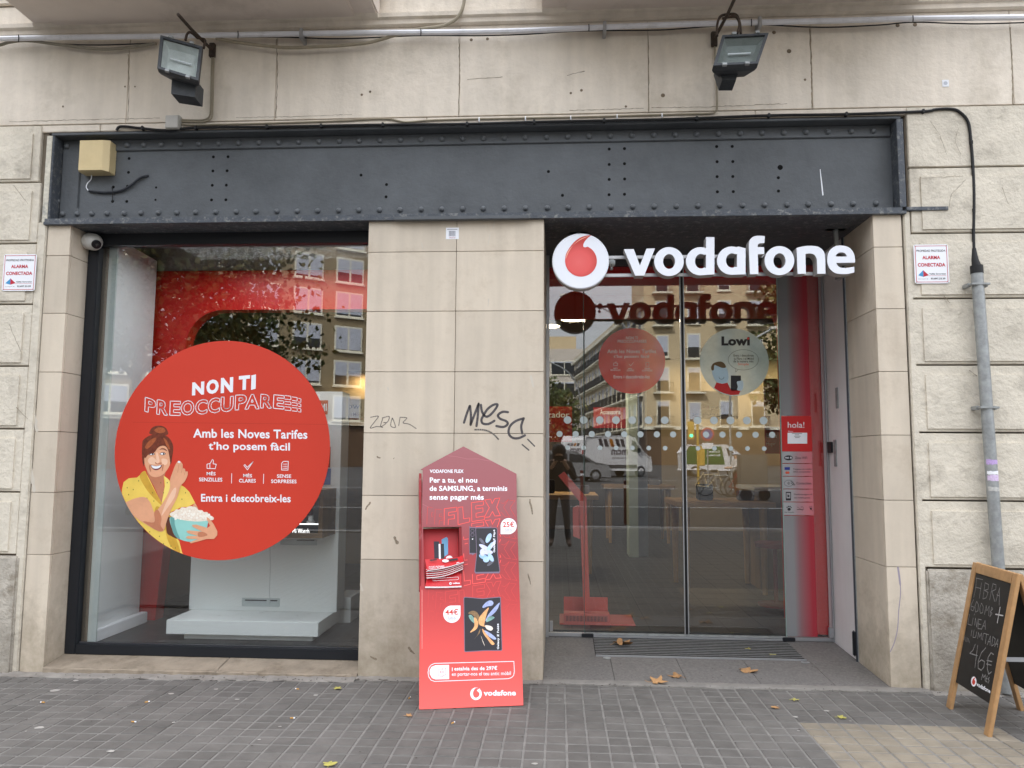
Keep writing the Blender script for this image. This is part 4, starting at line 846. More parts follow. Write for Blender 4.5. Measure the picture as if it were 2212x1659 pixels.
# ================================================================== FLOODLIGHTS
M_LB = pm('lamp_body', (.055, .06, .066), rough=.5, var=.2, vs=14, metal=.2, stain=.3, ss=20, scol=(.12, .12, .12)); M_RUST = pm('rusty_iron', (.055, .04, .03), rough=.85, var=.4, vs=40, bump=.002, bs=90, stain=.5, ss=25, scol=(.13, .06, .03))
M_REFL = pm('reflector_dull', (.5, .53, .52), rough=.6, metal=.0, var=.2, vs=12)
def floodlight(name, label, quad, ys, gear, gy, rod, rr_, brk, refl=None):
    t = thing(name, label, 'floodlight', tuple(AT(*rod[-1][:2], -.0)), group='floodlights over the shopfront')
    A, B, C, D = [AT(x, y, Y) for (x, y), Y in zip(quad, ys)]
    n = (B-A).cross(D-A).normalized(); n = n if n.y < 0 else -n
    cen = (A+B+C+D)/4
    def fr(s, d): return [cen+(P-cen)*s+n*d for P in (A, B, C, D)]
    a, b = fr(1, 0), fr(1, -.035); i_ = fr(.86, 0); mb = MB()
    v = a+b+i_+fr(.86, -.012); fs = []
    for k in range(4):
        j = (k+1) % 4; fs += [(k, j, 4+j, 4+k), (k, 8+k, 8+j, j), (8+k, 12+k, 12+j, 8+j)]
    mb.add(v, fs).build('front_frame', M_LB, t)
    mb = MB(); v = b+fr(.93, -.06)+fr(.55, -.15); fs = [(8, 9, 10, 11)]
    for k in range(4):
        j = (k+1) % 4; fs += [(k, j, 4+j, 4+k), (4+k, 4+j, 8+j, 8+k)]
    mb.add(v, fs).build('housing', M_LB, t)
    mb = MB(); v = fr(.86, -.014)+fr(.66, -.05); fs = [(4, 5, 6, 7)]+[(k, (k+1) % 4, 4+(k+1) % 4, 4+k) for k in range(4)]
    mb.add(v, fs).build('reflector', refl or M_REFL, t)
    e = (B-A).normalized(); mb = MB(); mb.tube([cen-e*.07-n*.035, cen+e*.07-n*.035], .005, 8); mb.build('lamp_tube', WHITE, t, True)
    mb = MB(); v = fr(.865, -.004)+fr(.865, -.008); mb.add(v, [(0, 1, 2, 3), (7, 6, 5, 4)]); mb.build('lens', glassmat('dusty_lens', .04, (.95, .965, .96)) if 'dusty_lens' not in MATS else MATS['dusty_lens'], t)
    for f_ in (.25, .75):
        for (P, Q) in ((A, B), (D, C)):
            c_ = P+(Q-P)*f_; MB().obox(c_+n*.004, e, n, e.cross(n), .013, .008, .009).build('clip', STEEL, t)
    g0 = [AT(x, y, gy) for x, y in gear]; ax = Vector((0, 1, -.12)).normalized()
    mb = MB(); mb.add([p for p in g0]+[p+ax*.11 for p in g0], [(0, 1, 2, 3), (7, 6, 5, 4)]+[(k, k+4, (k+1) % 4+4, (k+1) % 4) for k in range(4)]); mb.build('gear_box', M_LB, t)
    mb = MB(); P = [AT(x, y, Y) for x, y, Y in rod]; mb.tube(P, .0105, 8); w = P[-1]
    mb.build('mounting_rod', M_RUST, t, True)
    MB().box(w.x-.02, w.x+.02, -.03, .0, w.z-.05, w.z+.05, .004).build('wall_bracket', M_RUST, t)
    for bk in brk:
        MB().tube(catmull([AT(x, y, Y) for x, y, Y in bk], 5), .0085, 6).build('bracket', M_RUST, t, True)
    return t
floodlight('floodlight', 'square grey floodlight with pale lens tilted down to the left, over the display window', [(346.7,75.5),(437,100),(428.5,174),(339.5,147)], (-.40, -.36, -.44, -.48),
           [(372,156),(423.5,172),(421,210),(369.5,202)], -.36, [(385,31.5,-.62),(412,62,-.4),(458,108,-.02)], .01,
           [[(401,87,-.33),(404,74,-.3),(412,70,-.28),(426,82,-.22)], [(440,104,-.3),(443,88,-.24),(438,84,-.2),(426,82,-.2)]])
floodlight('floodlight', 'square grey floodlight with greenish lens tilted down, beside the beam end over the entrance', [(1560.5,75.5),(1661,70.5),(1638,137),(1540.5,141.5)], (-.42, -.40, -.50, -.52),
           [(1549,139),(1600,136),(1590,173),(1560,173)], -.40, [(1592,-14,-.7),(1572,30,-.4),(1543,84,-.02)], .01,
           [[(1549,78,-.34),(1549,55,-.3),(1556,36,-.28),(1572,31,-.28),(1590,32,-.28),(1598,50,-.3),(1600,72,-.36)], [(1593,72,-.36),(1597,50,-.33),(1588,36,-.3),(1560,40,-.28)]], pm('reflector_dark', (.2, .225, .22), rough=.6, var=.2, vs=12))
# ================================================================== CABLES, PIPES
def cable(name, label, pts, r, mat, Y=-.02, cat='cable', k=6):
    P = catmull([AT(p[0], p[1], p[2] if len(p) > 2 else Y) for p in pts], k)
    mb = MB(); mb.tube(P, r, 8); return tag(mb.build(name, mat, None, True), label, cat)
M_CBK = pm('black_cable', (.012, .012, .013), rough=.5, var=.2); M_CBG = pm('painted_cable', S(150, 141, 122), rough=.7, var=.12, vs=12); M_CGY = pm('grey_cable', S(140, 134, 120), rough=.7, var=.15, vs=12)
M_PVC = pm('white_conduit', S(224, 225, 230), rough=.35, var=.06, vs=8, stain=.25, ss=9, scol=S(150, 148, 146))
pipe = cable('conduit_pipe', 'long white plastic conduit running along the wall under the balconies', [(-60,84.5),(0,83.5),(133,81),(333,78.5),(517,75),(737,71.5),(1070,68),(1275,60),(1475,52.5),(1790,45),(1970,40.5),(2212,37.5),(2300,36)], .0185, M_PVC, -.075, 'pipe')
for x, y in ((40, 83), (514, 75), (909, 69), (1272, 60), (1623, 49), (1972, 41)):
    a = AT(x, y-10, -.1); MB().tube([AT(x, y-8, -.098), AT(x+.5, y, -.102), AT(x, y+8, -.09)], .0035, 5).build('cable_tie', M_CBK, pipe)
for x, y in ((650, 73.5), (1307, 59), (1643, 48.5)):
    MB().box(AT(x-4, y, -.1).x, AT(x+3, y, -.1).x, -.1, -.0, AT(x, y+8, -.1).z, AT(x, y-8, -.1).z+.02, .003).build('clamp', ALU, pipe)
cable('cable', 'thin black cable looping under the white conduit towards the right', [(467,80),(600,80),(737,83.5),(900,77),(1037,77),(1137,74),(1230,68),(1310,66),(1420,65),(1475,61.7),(1580,53.5),(1642,53),(1775,59),(1900,54),(1972,48),(2075,51),(2140,51),(2300,46)], .0045, M_CBK, -.05)
cable('cable', 'thin black cable under the white conduit left of the left floodlight', [(67,90),(150,96),(233,97),(333,93)], .0042, M_CBK, -.04)
cable('cable', 'thick grey cable sagging under the conduit at the left edge of the wall', [(-40,104),(0,97),(22,91),(60,88),(133,97),(217,106),(283,102),(337,94)], .011, M_CGY, -.04)
cable('cable', 'beige cable sagging right of the left floodlight and rising between the balconies', [(467,83),(517,92),(583,100),(633,103),(737,98),(797,91.7),(854,76),(904,63.5),(945,58),(964,53),(984,42),(997,23),(1003,0),(1003,-25)], .0115, M_CBG, -.06)
blk = cable('cable', 'black cable clipped along the girder top and bending down into the metal pipe', [(252,282),(258,274),(275,273.5),(300,276.5),(360,281.5),(423,276),(577,274),(737,271),(827,269.5),(1004,267.7),(1154,263.5),(1304,260.5),(1475,256.6),(1661,249.5),(1828,246.8),(1991,240.8),(2020,236.5),(2048,235),(2070,240),(2091,263),(2097.5,307),(2102,367),(2104,430),(2103,500),(2104,545)], .0095, M_CBK, -.02)
for x, y in ((308, 277), (423, 276), (577, 274), (694, 272), (827, 269.5), (1009, 267.5), (1154, 263.5), (1305, 260.5), (1505, 256), (1661, 249.5), (1828, 246.8), (1994, 240.6), (2097.8, 308), (2102.5, 455)):
    p = AT(x, y, -.02); MB().box(p.x-.008, p.x+.008, -.032, 0, p.z-.014, p.z+.014, .003).build('cable_clip', M_CBK, blk)
bc = cable('cable', 'thin beige cable along the girder top from the junction box to the right floodlight', [(389,268),(420,270),(550,267),(737,261),(780,258.5),(837,257),(870,263),(890,263),(937,259.5),(1037,256.8),(1237,253),(1475,246.5),(1535,245),(1546,240),(1549,230),(1548.5,190),(1546,147),(1544,100)], .0062, M_CBG, -.012)
for x, y in ((1035, 257), (1135, 255), (1233, 253), (1333, 250), (1430, 248)):
    p = AT(x, y, -.012); MB().box(p.x-.004, p.x+.004, -.02, 0, p.z-.02, p.z+.01, .002).build('cable_clip', WHITE, bc)
cable('cable', 'pair of thin beige cables from the left floodlight down to the junction box', [(458,115),(457,150),(456,190),(455,235),(453,250),(446,257),(430,259.5),(388,258.5)], .006, M_CBG, -.012)
cable('cable', 'second thin beige cable beside the first below the left floodlight', [(462,118),(461,150),(460.3,190),(459,238),(457,254),(448,261.5),(430,263.5),(388,262.5)], .006, M_CBG, -.012)
jb = thing('junction_box', 'small square grey junction box on the wall above the girder', 'junction box', tuple(AT(372, 265, 0)))
q0, q1 = AT(358, 249.5, -.04), AT(387, 278, -.04); MB().box(q0.x, q1.x, -.045, 0, q1.z, q0.z, .004).build('box', pm('box_plastic', S(180, 178, 170), rough=.6, var=.1, vs=20, stain=.3, ss=15), jb); MB().box(q0.x+.004, q1.x-.004, -.052, -.0455, q1.z+.004, q0.z-.004, .003).build('lid', pm('box_lid', S(186, 184, 178), rough=.6, var=.1, vs=20), jb)
# siren box on the girder
sb = thing('alarm_box', 'cream alarm box mounted on the upper left of the dark girder', 'alarm box', tuple(AT(200, 368, .1)))
M_CRM = pm('cream_plastic', S(216, 196, 150), rough=.45, var=.05, vs=6, stain=.15, ss=5, scol=S(186, 160, 110))
p0, p1 = AT(171, 302.5, .0), AT(231.5, 368.5, .0)
bm_ = MB(); x0, x1, z0, z1 = p0.x, p1.x, p1.z, p0.z; c_ = .024
fr_ = [(x0+.008, -.002, z0+.006), (x1-.04, -.002, z0+.006), (x1-.04, -.002, z1-.004), (x0+.008, -.002, z1-.004)]
bm_.box(x0, x1, .02, .1, z0, z1, .004)
bm_.add([(x0, .02, z0), (x1, .02, z0), (x1, .02, z1), (x0, .02, z1)]+fr_, [(4, 5, 6, 7), (0, 1, 5, 4), (1, 2, 6, 5), (2, 3, 7, 6), (3, 0, 4, 7)]); bm_.build('cover', M_CRM, sb)
cable('cable', 'thin white wire hanging from the cream alarm box', [(197.5,369,.06),(197,386,.09),(189,396,.09),(186.5,405,.09),(192,412,.09),(200,414,.09)], .0035, WHITE, .09)
cable('cable', 'short thick black cable curving from the alarm wire up into the girder', [(192,412,.088),(226,415.5,.086),(260,412,.086),(280,402,.085),(300,386,.085),(312,381,.088),(321,379.5,.1)], .0085, pm('painted_black_cable', (.03, .034, .042), rough=.5, var=.2, vs=30), .09)
MB().tube([AT(242, 404, .095), AT(243, 415, .078), AT(243, 436, .098)], .003, 5).build('cable_tie', M_CBK, bpy.data.objects['cable.008'] if 'cable.008' in bpy.data.objects else None)
# dome camera
cc = thing('security_camera', 'white dome security camera in the corner above the display window', 'camera', tuple(AT(197, 522, .16)))
p = AT(195, 520, .13); M_CAMW = pm('camera_white', S(206, 206, 202), rough=.35, var=.03)
MB().lathe((p.x-.045, .175, p.z+.012), (.9, -.35, -.25), [(.05, 0), (.06, .01), (.06, .06), (.056, .066)], 24).build('base', M_CAMW, cc, True)
MB().ball((p.x+.012, .15, p.z-.004), .06, 22).build('dome', M_CAMW, cc, True)
MB().lathe((p.x+.05, .121, p.z-.028), (.72, -.52, -.45), [(.032, 0), (.031, .013), (.028, .0155), (.0005, .0158)], 20).build('lens_ring', pm('lens_black', (.01, .01, .012), rough=.15), cc, True)
MB().lathe((p.x+.0615, .113, p.z-.035), (.72, -.52, -.45), [(.012, 0), (.011, .003), (.0005, .004)], 14).build('lens', GLASS, cc, True)
MB().box(p.x-.1, p.x-.045, .13, .2, p.z-.02, p.z+.04, .004).build('mount', M_CAMW, cc)
# alarm signs
M_SGR = pm('sign_text_red', S(190, 40, 58), rough=.5); M_SGB = pm('sign_blue', S(70, 150, 200), rough=.5)
def alarm_sign(x0, y0, x1, y1, label, Y=-.0275):
    t = thing('alarm_sign', label, 'sign', tuple(AT((x0+x1)/2, y1, Y)), group='burglar alarm signs')
    pl = PY(Y); b, m_ = MB(), 0
    a, c = AT(x0, y0, Y), AT(x1, y1, Y); w, h_ = c.x-a.x, a.z-c.z
    def rr(x, y, w, h, r, n=4):
        o = []
        for (cx, cy, a0) in ((x+w-r, y+r, -90), (x+w-r, y+h-r, 0), (x+r, y+h-r, 90), (x+r, y+r, 180)):
            o += [(cx+r*math.cos(R(a0+90*i/n)), cy+r*math.sin(R(a0+90*i/n))) for i in range(n+1)]
        return o
    U_, V_ = pl.uv((a.x, Y, c.z))
    MB().prism([rr(U_, V_, w, h_, .012)], pl, -.003, 0).build('plate', WHITE, t)
    MB().prism([rr(U_+.008, V_+.008, w-.016, h_-.016, .008), rr(U_+.0115, V_+.0115, w-.023, h_-.023, .006)], pl, None, .0006).build('border', M_SGR, t)
    def tt(s, fx0, fy0, fx1, fy1, mat, bold=.02):
        mb = MB(); v, f = textgeo(s, bold); mb.add([tuple(pl.xyz(U_+w*(fx0+(fx1-fx0)*p), V_+h_*(1-fy1+(fy1-fy0)*q), .0007)) for p, q in v], f); mb.build('lettering', mat, t)
    tt('PROPIEDAD PROTEGIDA', .08, .135, .92, .19, DKP, .01); tt('ALARMA', .24, .29, .76, .38, M_SGR, .04); tt('CONECTADA', .1, .475, .9, .57, M_SGR, .04)
    tt('Vallès Seguretat', .42, .735, .9, .785, DKP, .02); tt('93.897.33.39', .46, .855, .88, .90, DKP, .03); tt('Homologació 108', .1, .875, .38, .895, DKP, .01)
    def tri(pts, mat): mb = MB(); mb.prism([[(U_+w*p, V_+h_*(1-q)) for p, q in pts]], pl, None, .0007); mb.build('logo', mat, t)
    tri([(.1, .79), (.25, .66), (.25, .83)], M_SGB); tri([(.25, .66), (.41, .79), (.25, .83)], M_SGR); tri([(.41, .80), (.91, .80), (.91, .806), (.41, .806)], M_SGR)
    for p, q in ((.04, .03), (.96, .03), (.04, .97), (.96, .97)): MB().lathe((a.x+w*p, Y, a.z-h_*q), (0, -1, 0), [(.0035, 0), (.003, .0015), (.0005, .002)], 8).build('screw', STEEL, t)
alarm_sign(1973, 528.5, 2051.5, 612, 'white burglar alarm sign on the rusticated wall beside the metal pipe')
alarm_sign(9, 549.5, 74.5, 628, 'white burglar alarm sign at the left edge beside the display window')
# small stickers
ws = MB(); Yq = -.003; q0, q1 = AT(2035, 172.5, Yq), AT(2050, 187, Yq)
t = thing('wall_sticker', 'tiny white sticker high on the wall at the right', 'sticker', tuple(q1)); MB().box(q0.x, q1.x, -.0035, -.001, q1.z, q0.z).build('paper', WHITE, t); MB().lathe(((q0.x+q1.x)/2, -.0036, (q0.z+q1.z)/2), (0, -1, 0), [(.013, 0), (.013, .0003)], 16).build('print', pm('faint_grey', S(190, 195, 205)), t)
t = thing('barcode_sticker', 'small white barcode sticker near the top of the middle pier', 'sticker', tuple(AT(977, 517, 0)))
q0, q1 = AT(963.5, 492, 0), AT(991, 516.5, 0); MB().box(q0.x, q1.x, -.0015, -.0002, q1.z, q0.z).build('paper', WHITE, t)
mb = MB(); x = q0.x+.02
while x < q1.x-.02: w_ = random.choice((.0015, .0025, .0035)); mb.box(x, x+w_, -.0018, -.0016, q0.z-.058, q0.z-.022); x += w_+random.choice((.0015, .0025))
mb.box(q0.x+.008, q1.x-.01, -.0018, -.0016, q0.z-.014, q0.z-.011); mb.build('barcode', pm('barcode_grey', S(90, 92, 110)), t)
mb = MB(); pl = PY(-.0017); a, b = (970, 513), (984, 516); tbox(mb, 'TA2727', 970, 511.5, 984, 515, pl, .0002, .01); mb.build('lettering', pm('barcode_red', S(170, 90, 100)), t)
# metal pipe
mp_ = thing('metal_pipe', 'galvanised steel pipe on the right wall with a black cable entering its cap', 'pipe', (2.70, -.09, 0))
Yp = -.085; a, b = AT(2110.5, 590, Yp), AT(2156.5, 1222, Yp); d = (b-a)/(b.z-a.z); bot = b+d*(0.02-b.z)
MB().tube([a, b, bot], .0345, 18).build('tube', STEEL, mp_, True)
MB().tube([AT(2104, 536, Yp), AT(2106, 560, Yp), AT(2109, 573, Yp), AT(2109.2, 574, Yp), AT(2110.5, 591, Yp)], [.011, .02, .026, .037, .037], 16).build('cap', M_CBK, mp_, True)
for y in (615.5, 881): p = AT(2110.5+(y-590)*.0728, y, Yp); MB().box(p.x-.058, p.x+.058, Yp-.038, Yp-.0, p.z-.007, p.z+.007, .003).build('clamp', STEEL, mp_); MB().box(p.x-.062, p.x-.042, Yp, -.02, p.z-.012, p.z+.012, .002).build('clamp', STEEL, mp_); MB().box(p.x+.042, p.x+.062, Yp, -.02, p.z-.012, p.z+.012, .002).build('clamp', STEEL, mp_)
for y, h_, mt_ in ((998, .03, pm('violet_sticker', S(186, 160, 210), rough=.6, var=.2, vs=90)), (1021, .02, WHITE), (1032, .035, pm('violet_sticker2', S(210, 190, 220), rough=.6, var=.2, vs=120)), (1056, .025, pm('torn_paper', S(190, 190, 186), rough=.8, var=.2, vs=60))):
    p = AT(2110.5+(y-590)*.0728, y, Yp); mb = MB(); n = 8
    vs = []
    for zz_ in (-h_/2, h_/2):
        for i in range(n+1): t_ = R(-160+140*i/n); vs.append((p.x+.0352*math.cos(t_), Yp+.0352*math.sin(t_), p.z+zz_+random.uniform(-.003, .003)))
    mb.add(vs, [(i, i+1, n+2+i, n+1+i) for i in range(n)]).build('sticker', mt_, mp_)
# ================================================================== GRAFFITI TAGS
M_TAG = pm('marker_ink', S(92, 88, 90), rough=.6, var=.35, vs=50, alpha=.78); M_TAG2 = pm('faded_ink', S(120, 116, 112), rough=.6, var=.3, vs=50, alpha=.55)
C11 = (1344, 1008, .60759); GP = PY(0)
gt = MB()
for pts in ([(795,1080),(812,1025),(832,972)], [(834,972),(840,1030),(838,1095)], [(838,1092),(868,1015),(890,957)], [(890,957),(884,1040),(876,1102)], [(905,965),(912,1008),(935,1040),(965,1030),(1000,990),(1012,962),(985,965),(948,992),(922,1032),(908,1062),(918,1086),(955,1088),(992,1068)], [(1080,1012),(1045,1010),(1015,1032),(1030,1055),(1068,1070),(1078,1090),(1050,1108),(1005,1102)], [(1182,1052),(1130,1070),(1092,1105),(1085,1150),(1110,1178),(1150,1180),(1190,1162)], [(1182,1052),(1166,1100),(1172,1150)]):
    gt.ribbon(K(*C11, cat2(pts)), [.0155]*200, GP, .0006)
for pts in ([(1172,1222),(1215,1258)], [(1208,1188),(1252,1232)]): gt.ribbon(K(*C11, pts), .009, GP, .0006)
tag(gt.build('graffiti_lettering', M_TAG), 'grey marker scrawl on the middle pier above the red stand', 'graffiti')
gt = MB(); gt.ribbon(K(*C11, cat2([(865,1125),(930,1128),(980,1150),(1018,1188)])), .011, GP, .0006)
for pts in ([(190,1045),(240,1038),(215,1075),(188,1115),(230,1105),(268,1110)], [(268,1055),(255,1105),(290,1085)], [(265,1050),(310,1040),(300,1075),(275,1080)], [(330,1050),(320,1100),(350,1110),(340,1070),(330,1050)], [(380,1045),(425,1050),(400,1080),(440,1090),(485,1118)], [(380,1050),(372,1100)]): gt.ribbon(K(*C11, cat2(pts)), .006, GP, .0006)
tag(gt.build('graffiti_lettering', M_TAG2), 'faded thin marker scribble at the left edge of the middle pier', 'graffiti')
gt = MB(); C22 = (2688, 2016, .60759)
gt.ribbon(K(*C22, cat2([(1395,360),(1405,430),(1412,520),(1400,640),(1392,760),(1370,850),(1345,905)])), [.012]*8+[.006]*60, GP, .0006)
tag(gt.build('paint_drip', pm('violet_drip', S(176, 166, 182), rough=.5, alpha=.7)), 'pale violet paint drip on the lower right pier', 'paint drip')
# ================================================================== CARDBOARD STAND
BL, BR_ = GR(905.5, 1532, .004), GR(1130.5, 1523.5, .004); TL, TR = AT(915, 1015, -.052), AT(1113, 1017, -.052)
nrm = (BR_-BL).cross((TL+TR)/2-(BL+BR_)/2).normalized(); nrm = nrm if nrm.y < 0 else -nrm
CP = Plane((BL+BR_+TL+TR)/4, nrm)
stand = thing('cardboard_stand', 'tall red cardboard phone advert stand with pointed top leaning on the middle pier', 'advertising stand', tuple((BL+BR_)/2))
C5 = (1630, 1730, 450/1244); C6 = (1630, 2280, 450/1382)
outl = K(*C5, cat2([(95,330),(110,306),(560,66),(603,54),(645,66),(1095,308),(1116,345)], 4))+[(1116.5, 1100), (1130.5, 1523.5), (905.5, 1532.5)]+K(*C5, [(62,1600),(78,1598),(84,950)])
hole = K(*C5, [(98,955),(518,950),(524,1330),(524,1590),(118,1598)])
M_ST = gradmat('stand_print_sheen', [(0, S(238, 98, 92)), (.12, S(230, 84, 78)), (.38, S(184, 56, 56)), (.55, S(152, 52, 56)), (.72, S(150, 80, 84)), (1, S(150, 88, 92))], 2, 0, 1.48, rough=.42)  # red print gradient, with sky sheen painted into the muted top
MB().pxprism([outl, hole], CP, -.006, 0).build('board', M_ST, stand)
MB().pxprism([K(*C5, [(56,362),(84,365),(84,950),(98,955),(98,1590),(60,1600)])], CP, -.16, -.012).build('side_panel', pm('stand_side', S(150, 34, 38), rough=.5, var=.15, vs=20, stain=.5, ss=14, scol=S(190, 170, 165)), stand)
MB().pxprism([K(*C5, [(96,940),(530,935),(534,1610),(100,1612)])], CP, -.075, -.07).build('pocket_back', gradmat('pocket_print', [(0, S(190, 40, 44)), (1, S(168, 30, 38))], 2, .6, 1.1), stand)
MB().pxprism([K(*C5, [(490,955),(524,950),(528,1600),(500,1500)])], CP, -.07, -.004).build('pocket_side', pm('pocket_side', S(130, 26, 30), rough=.6), stand)
def cm(build_fn, name, mat, par=None): mb = MB(); build_fn(mb); return mb.build(name, mat, par or stand)
def t5(mb, s, x0, y0, x1, y1, KK=C5, bold=.02, sl=0.0, h=.0006): tk(mb, s, x0, y0, x1, y1, KK, CP, h, bold, sl)
M_OUT = pm('flex_outline', S(240, 84, 80), rough=.45); M_OUT2 = pm('flex_outline_dim', S(206, 66, 64), rough=.45)
fx = {'F': [(330,755),(465,738),(462,785),(378,795),(376,830),(440,820),(440,865),(374,870),(372,945),(328,945)],
 'L': [(478,742),(530,735),(540,865),(607,855),(608,898),(480,930)],
 'E': [(625,690),(755,672),(757,715),(672,725),(674,760),(750,745),(752,790),(675,805),(676,850),(765,835),(768,875),(630,895)],
 'X': [(770,660),(835,650),(850,700),(880,645),(935,638),(900,740),(940,830),(880,835),(855,785),(820,845),(765,850),(820,745)]}
ech = [[(945,690),(975,700),(1030,652),(975,738),(1045,848),(990,840),(945,790)], [(1040,665),(1100,668),(1045,745),(1112,858),(1060,850)], [(300,765),(232,760),(222,940)], [(270,945),(278,880),(308,885),(305,835),(275,842),(278,815),(305,812)], [(205,795),(192,800),(194,842),(204,842)], [(140,925),(148,735),(200,742)]]
fb, fb2 = MB(), MB(); rnd_ = random.Random(2)
def visible(x, y):
    if 84 < x < 540 and 935 < y < 1612: return False
    if 595 < x < 930 and 955 < y < 1460: return False
    if 940 < x < 1118 and 850 < y < 1040: return False
    if 560 < x < 935 and 1555 < y-0: pass
    X, Y = K(*C5, [(x, y)])[0]
    if 1000 < X < 1086 and Y > 1290: return False
    if 955 < X < 997 and Y > 1304: return False
    return Y < 1350
for row in range(6):
    dy = row*226; dx = row*3
    for key, pts in list(fx.items()):
        P = [(x+dx, y+dy) for x, y in pts]; 
        for a, b in zip(P, P[1:]+P[:1]):
            n_ = max(1, int(math.hypot(b[0]-a[0], b[1]-a[1])/14)); seg = [(a[0]+(b[0]-a[0])*i/n_, a[1]+(b[1]-a[1])*i/n_) for i in range(n_+1)]
            for p, q in zip(seg, seg[1:]):
                if visible(*p) and visible(*q): (fb if row < 4 else fb2).ribbon(K(*C5, [p, q]), .0044, CP, .0004)
    for e_ in ech:
        P = [(x+dx, y+dy) for x, y in e_]
        for a, b in zip(P, P[1:]):
            n_ = max(1, int(math.hypot(b[0]-a[0], b[1]-a[1])/14)); seg = [(a[0]+(b[0]-a[0])*i/n_, a[1]+(b[1]-a[1])*i/n_) for i in range(n_+1)]
            for p, q in zip(seg, seg[1:]):
                if visible(*p) and visible(*q): fb2.ribbon(K(*C5, [p, q]), .0026, CP, .0004)
fb.build('flex_pattern', M_OUT, stand); fb2.build('flex_pattern', M_OUT2, stand)
mb = MB(); t5(mb, 'VODAFONE FLEX', 172, 328, 540, 366, bold=.025); t5(mb, 'Per a tu, el nou', 172, 415, 688, 482, bold=.025); t5(mb, 'de SAMSUNG, a terminis', 170, 505, 1016, 572, bold=.025); t5(mb, 'sense pagar més', 170, 602, 760, 676, bold=.025)
t5(mb, 'estalvia des de 297€', 488, 1058, 1006, 1108, C6, .025, -8); t5(mb, 'I', 459, 1070, 468, 1114, C6, .0); t5(mb, 'en portar-nos el teu antic mòbil', 458, 1128, 1172, 1186, C6, .008, -12)
t5(mb, 'vodafone', 842, 1345, 1232, 1412, C6, .04, -3); 
mb.build('printed_lettering', WHITE, stand)
mb = MB()
pill = [(250,1020),(1208,996),(1214,1120),(1205,1165),(1180,1192),(1140,1205),(250,1238),(205,1222),(178,1180),(170,1130),(180,1075),(205,1040),(250,1020)]
mb.ribbon(K(*C6, pill), .0035, CP, .0006)
mb.pxprism([K(*C6, [(260,1042),(424,1038),(425,1210),(260,1214),(218,1198),(192,1150),(190,1105),(212,1062)])], CP, None, .0006)
mb.pxprism([K(*C6, ell(750, 1388, 70, 76, 40)), K(*C6, cat2([(800,1325),(745,1318),(715,1370),(722,1420),(750,1436),(782,1420),(792,1385),(775,1362),(762,1352),(768,1335)], 3)[:-1])], CP, None, .0006)
mb.build('printed_shape', WHITE, stand)
mb = MB(); mb.ribbon(K(*C6, [(300,1092),(300,1172),(350,1178),(352,1090),(300,1088)]), .002, CP, .001); mb.ribbon(K(*C6, [(340,1078),(384,1075),(386,1160),(355,1164)]), .002, CP, .001); mb.ribbon(K(*C6, [(368,1124),(314,1124),(330,1108)]), .002, CP, .001); mb.ribbon(K(*C6, [(314,1124),(330,1140)]), .002, CP, .001); mb.build('printed_icon', REDP, stand)
def bubble(cx, cy, r, corner, KK):
    mb = MB(); sx, sy = corner; loop = [(cx+r*math.cos(R(a)), cy+r*math.sin(R(a))) for a in range(0, 360, 8) if not (math.cos(R(a))*sx > .02 and math.sin(R(a))*sy > .02)]
    k = [i for i in range(len(loop))]; import bisect
    q = [(cx+r*math.cos(R(a)), cy+r*math.sin(R(a)), a) for a in range(0, 360, 8) if not (math.cos(R(a))*sx > .02 and math.sin(R(a))*sy > .02)]
    ca = math.degrees(math.atan2(sy, sx)) % 360; q.append((cx+r*sx, cy+r*sy, ca)); q.sort(key=lambda t: t[2])
    mb.pxprism([K(*KK, [(a, b) for a, b, _ in q])], CP, None, .0008); mb.build('price_bubble', WHITE, stand)
cm(lambda m: [m.ribbon(K(*C5, p_), .0016, CP, .0004) for p_ in ([(365,178),(470,190),(580,214),(700,212),(800,232),(935,243)], [(92,705),(130,722),(160,742)])], 'crease', pm('crease', S(196, 128, 132)))
bubble(1030, 945, 87, (-1, 1), C5); bubble(458, 425, 104, (1, -1), C6)
mb = MB(); t5(mb, '25€', 968, 895, 1090, 957, C5, .02, 0, .0014); t5(mb, '44€', 378, 365, 535, 436, C6, .02, -4, .0014); mb.build('printed_lettering', REDP, stand)
mb = MB()
for s, x0, y0, x1, y1, kk in (('36 mesos amb',985,968,1075,982,C5),('Vodafone One',985,984,1072,996,C5),('Il·limitada Dúo',988,1000,1070,1011,C5),('36 mesos amb',408,450,514,466,C6),('Vodafone One',408,470,510,484,C6),('Il·limitada Dúo',412,488,508,501,C6)): t5(mb, s, x0, y0, x1, y1, kk, .0, 0, .0014)
mb.build('printed_lettering', pm('small_grey', S(130, 110, 120)), stand)
mb = MB(); mb.pxprism([rectp(93, 130, 103, 845, C6)], CP, None, .0005); mb.build('small_print', pm('small_print', S(222, 130, 125), var=.25, vs=300), stand)
PH = pm('phone_black', S(34, 32, 38), rough=.35, var=.05); PHG = pm('phone_frame', S(120, 104, 124), rough=.4)
cm(lambda m: m.pxprism([K(*C5, ccat([(603,965),(625,958),(820,955),(830,965),(672,1240),(620,1246),(602,1235)], 2))], CP, None, .0005), 'printed_phone_edge', PHG)
cm(lambda m: m.pxprism([K(*C5, [(606,968),(690,966),(690,1238),(606,1236)])], CP, None, .0007), 'printed_phone', PH)
cm(lambda m: [m.pxprism([K(*C5, ell(x, y, r, r, 20)), K(*C5, ell(x, y, r-4, r-4, 20))], CP, None, .001) for x, y, r in ((637,997,20),(637,1040,20))], 'printed_lens', PHG)
cm(lambda m: m.pxprism([K(*C5, ell(638, 1086, 7, 7, 10))], CP, None, .001), 'printed_lens', WHITE)
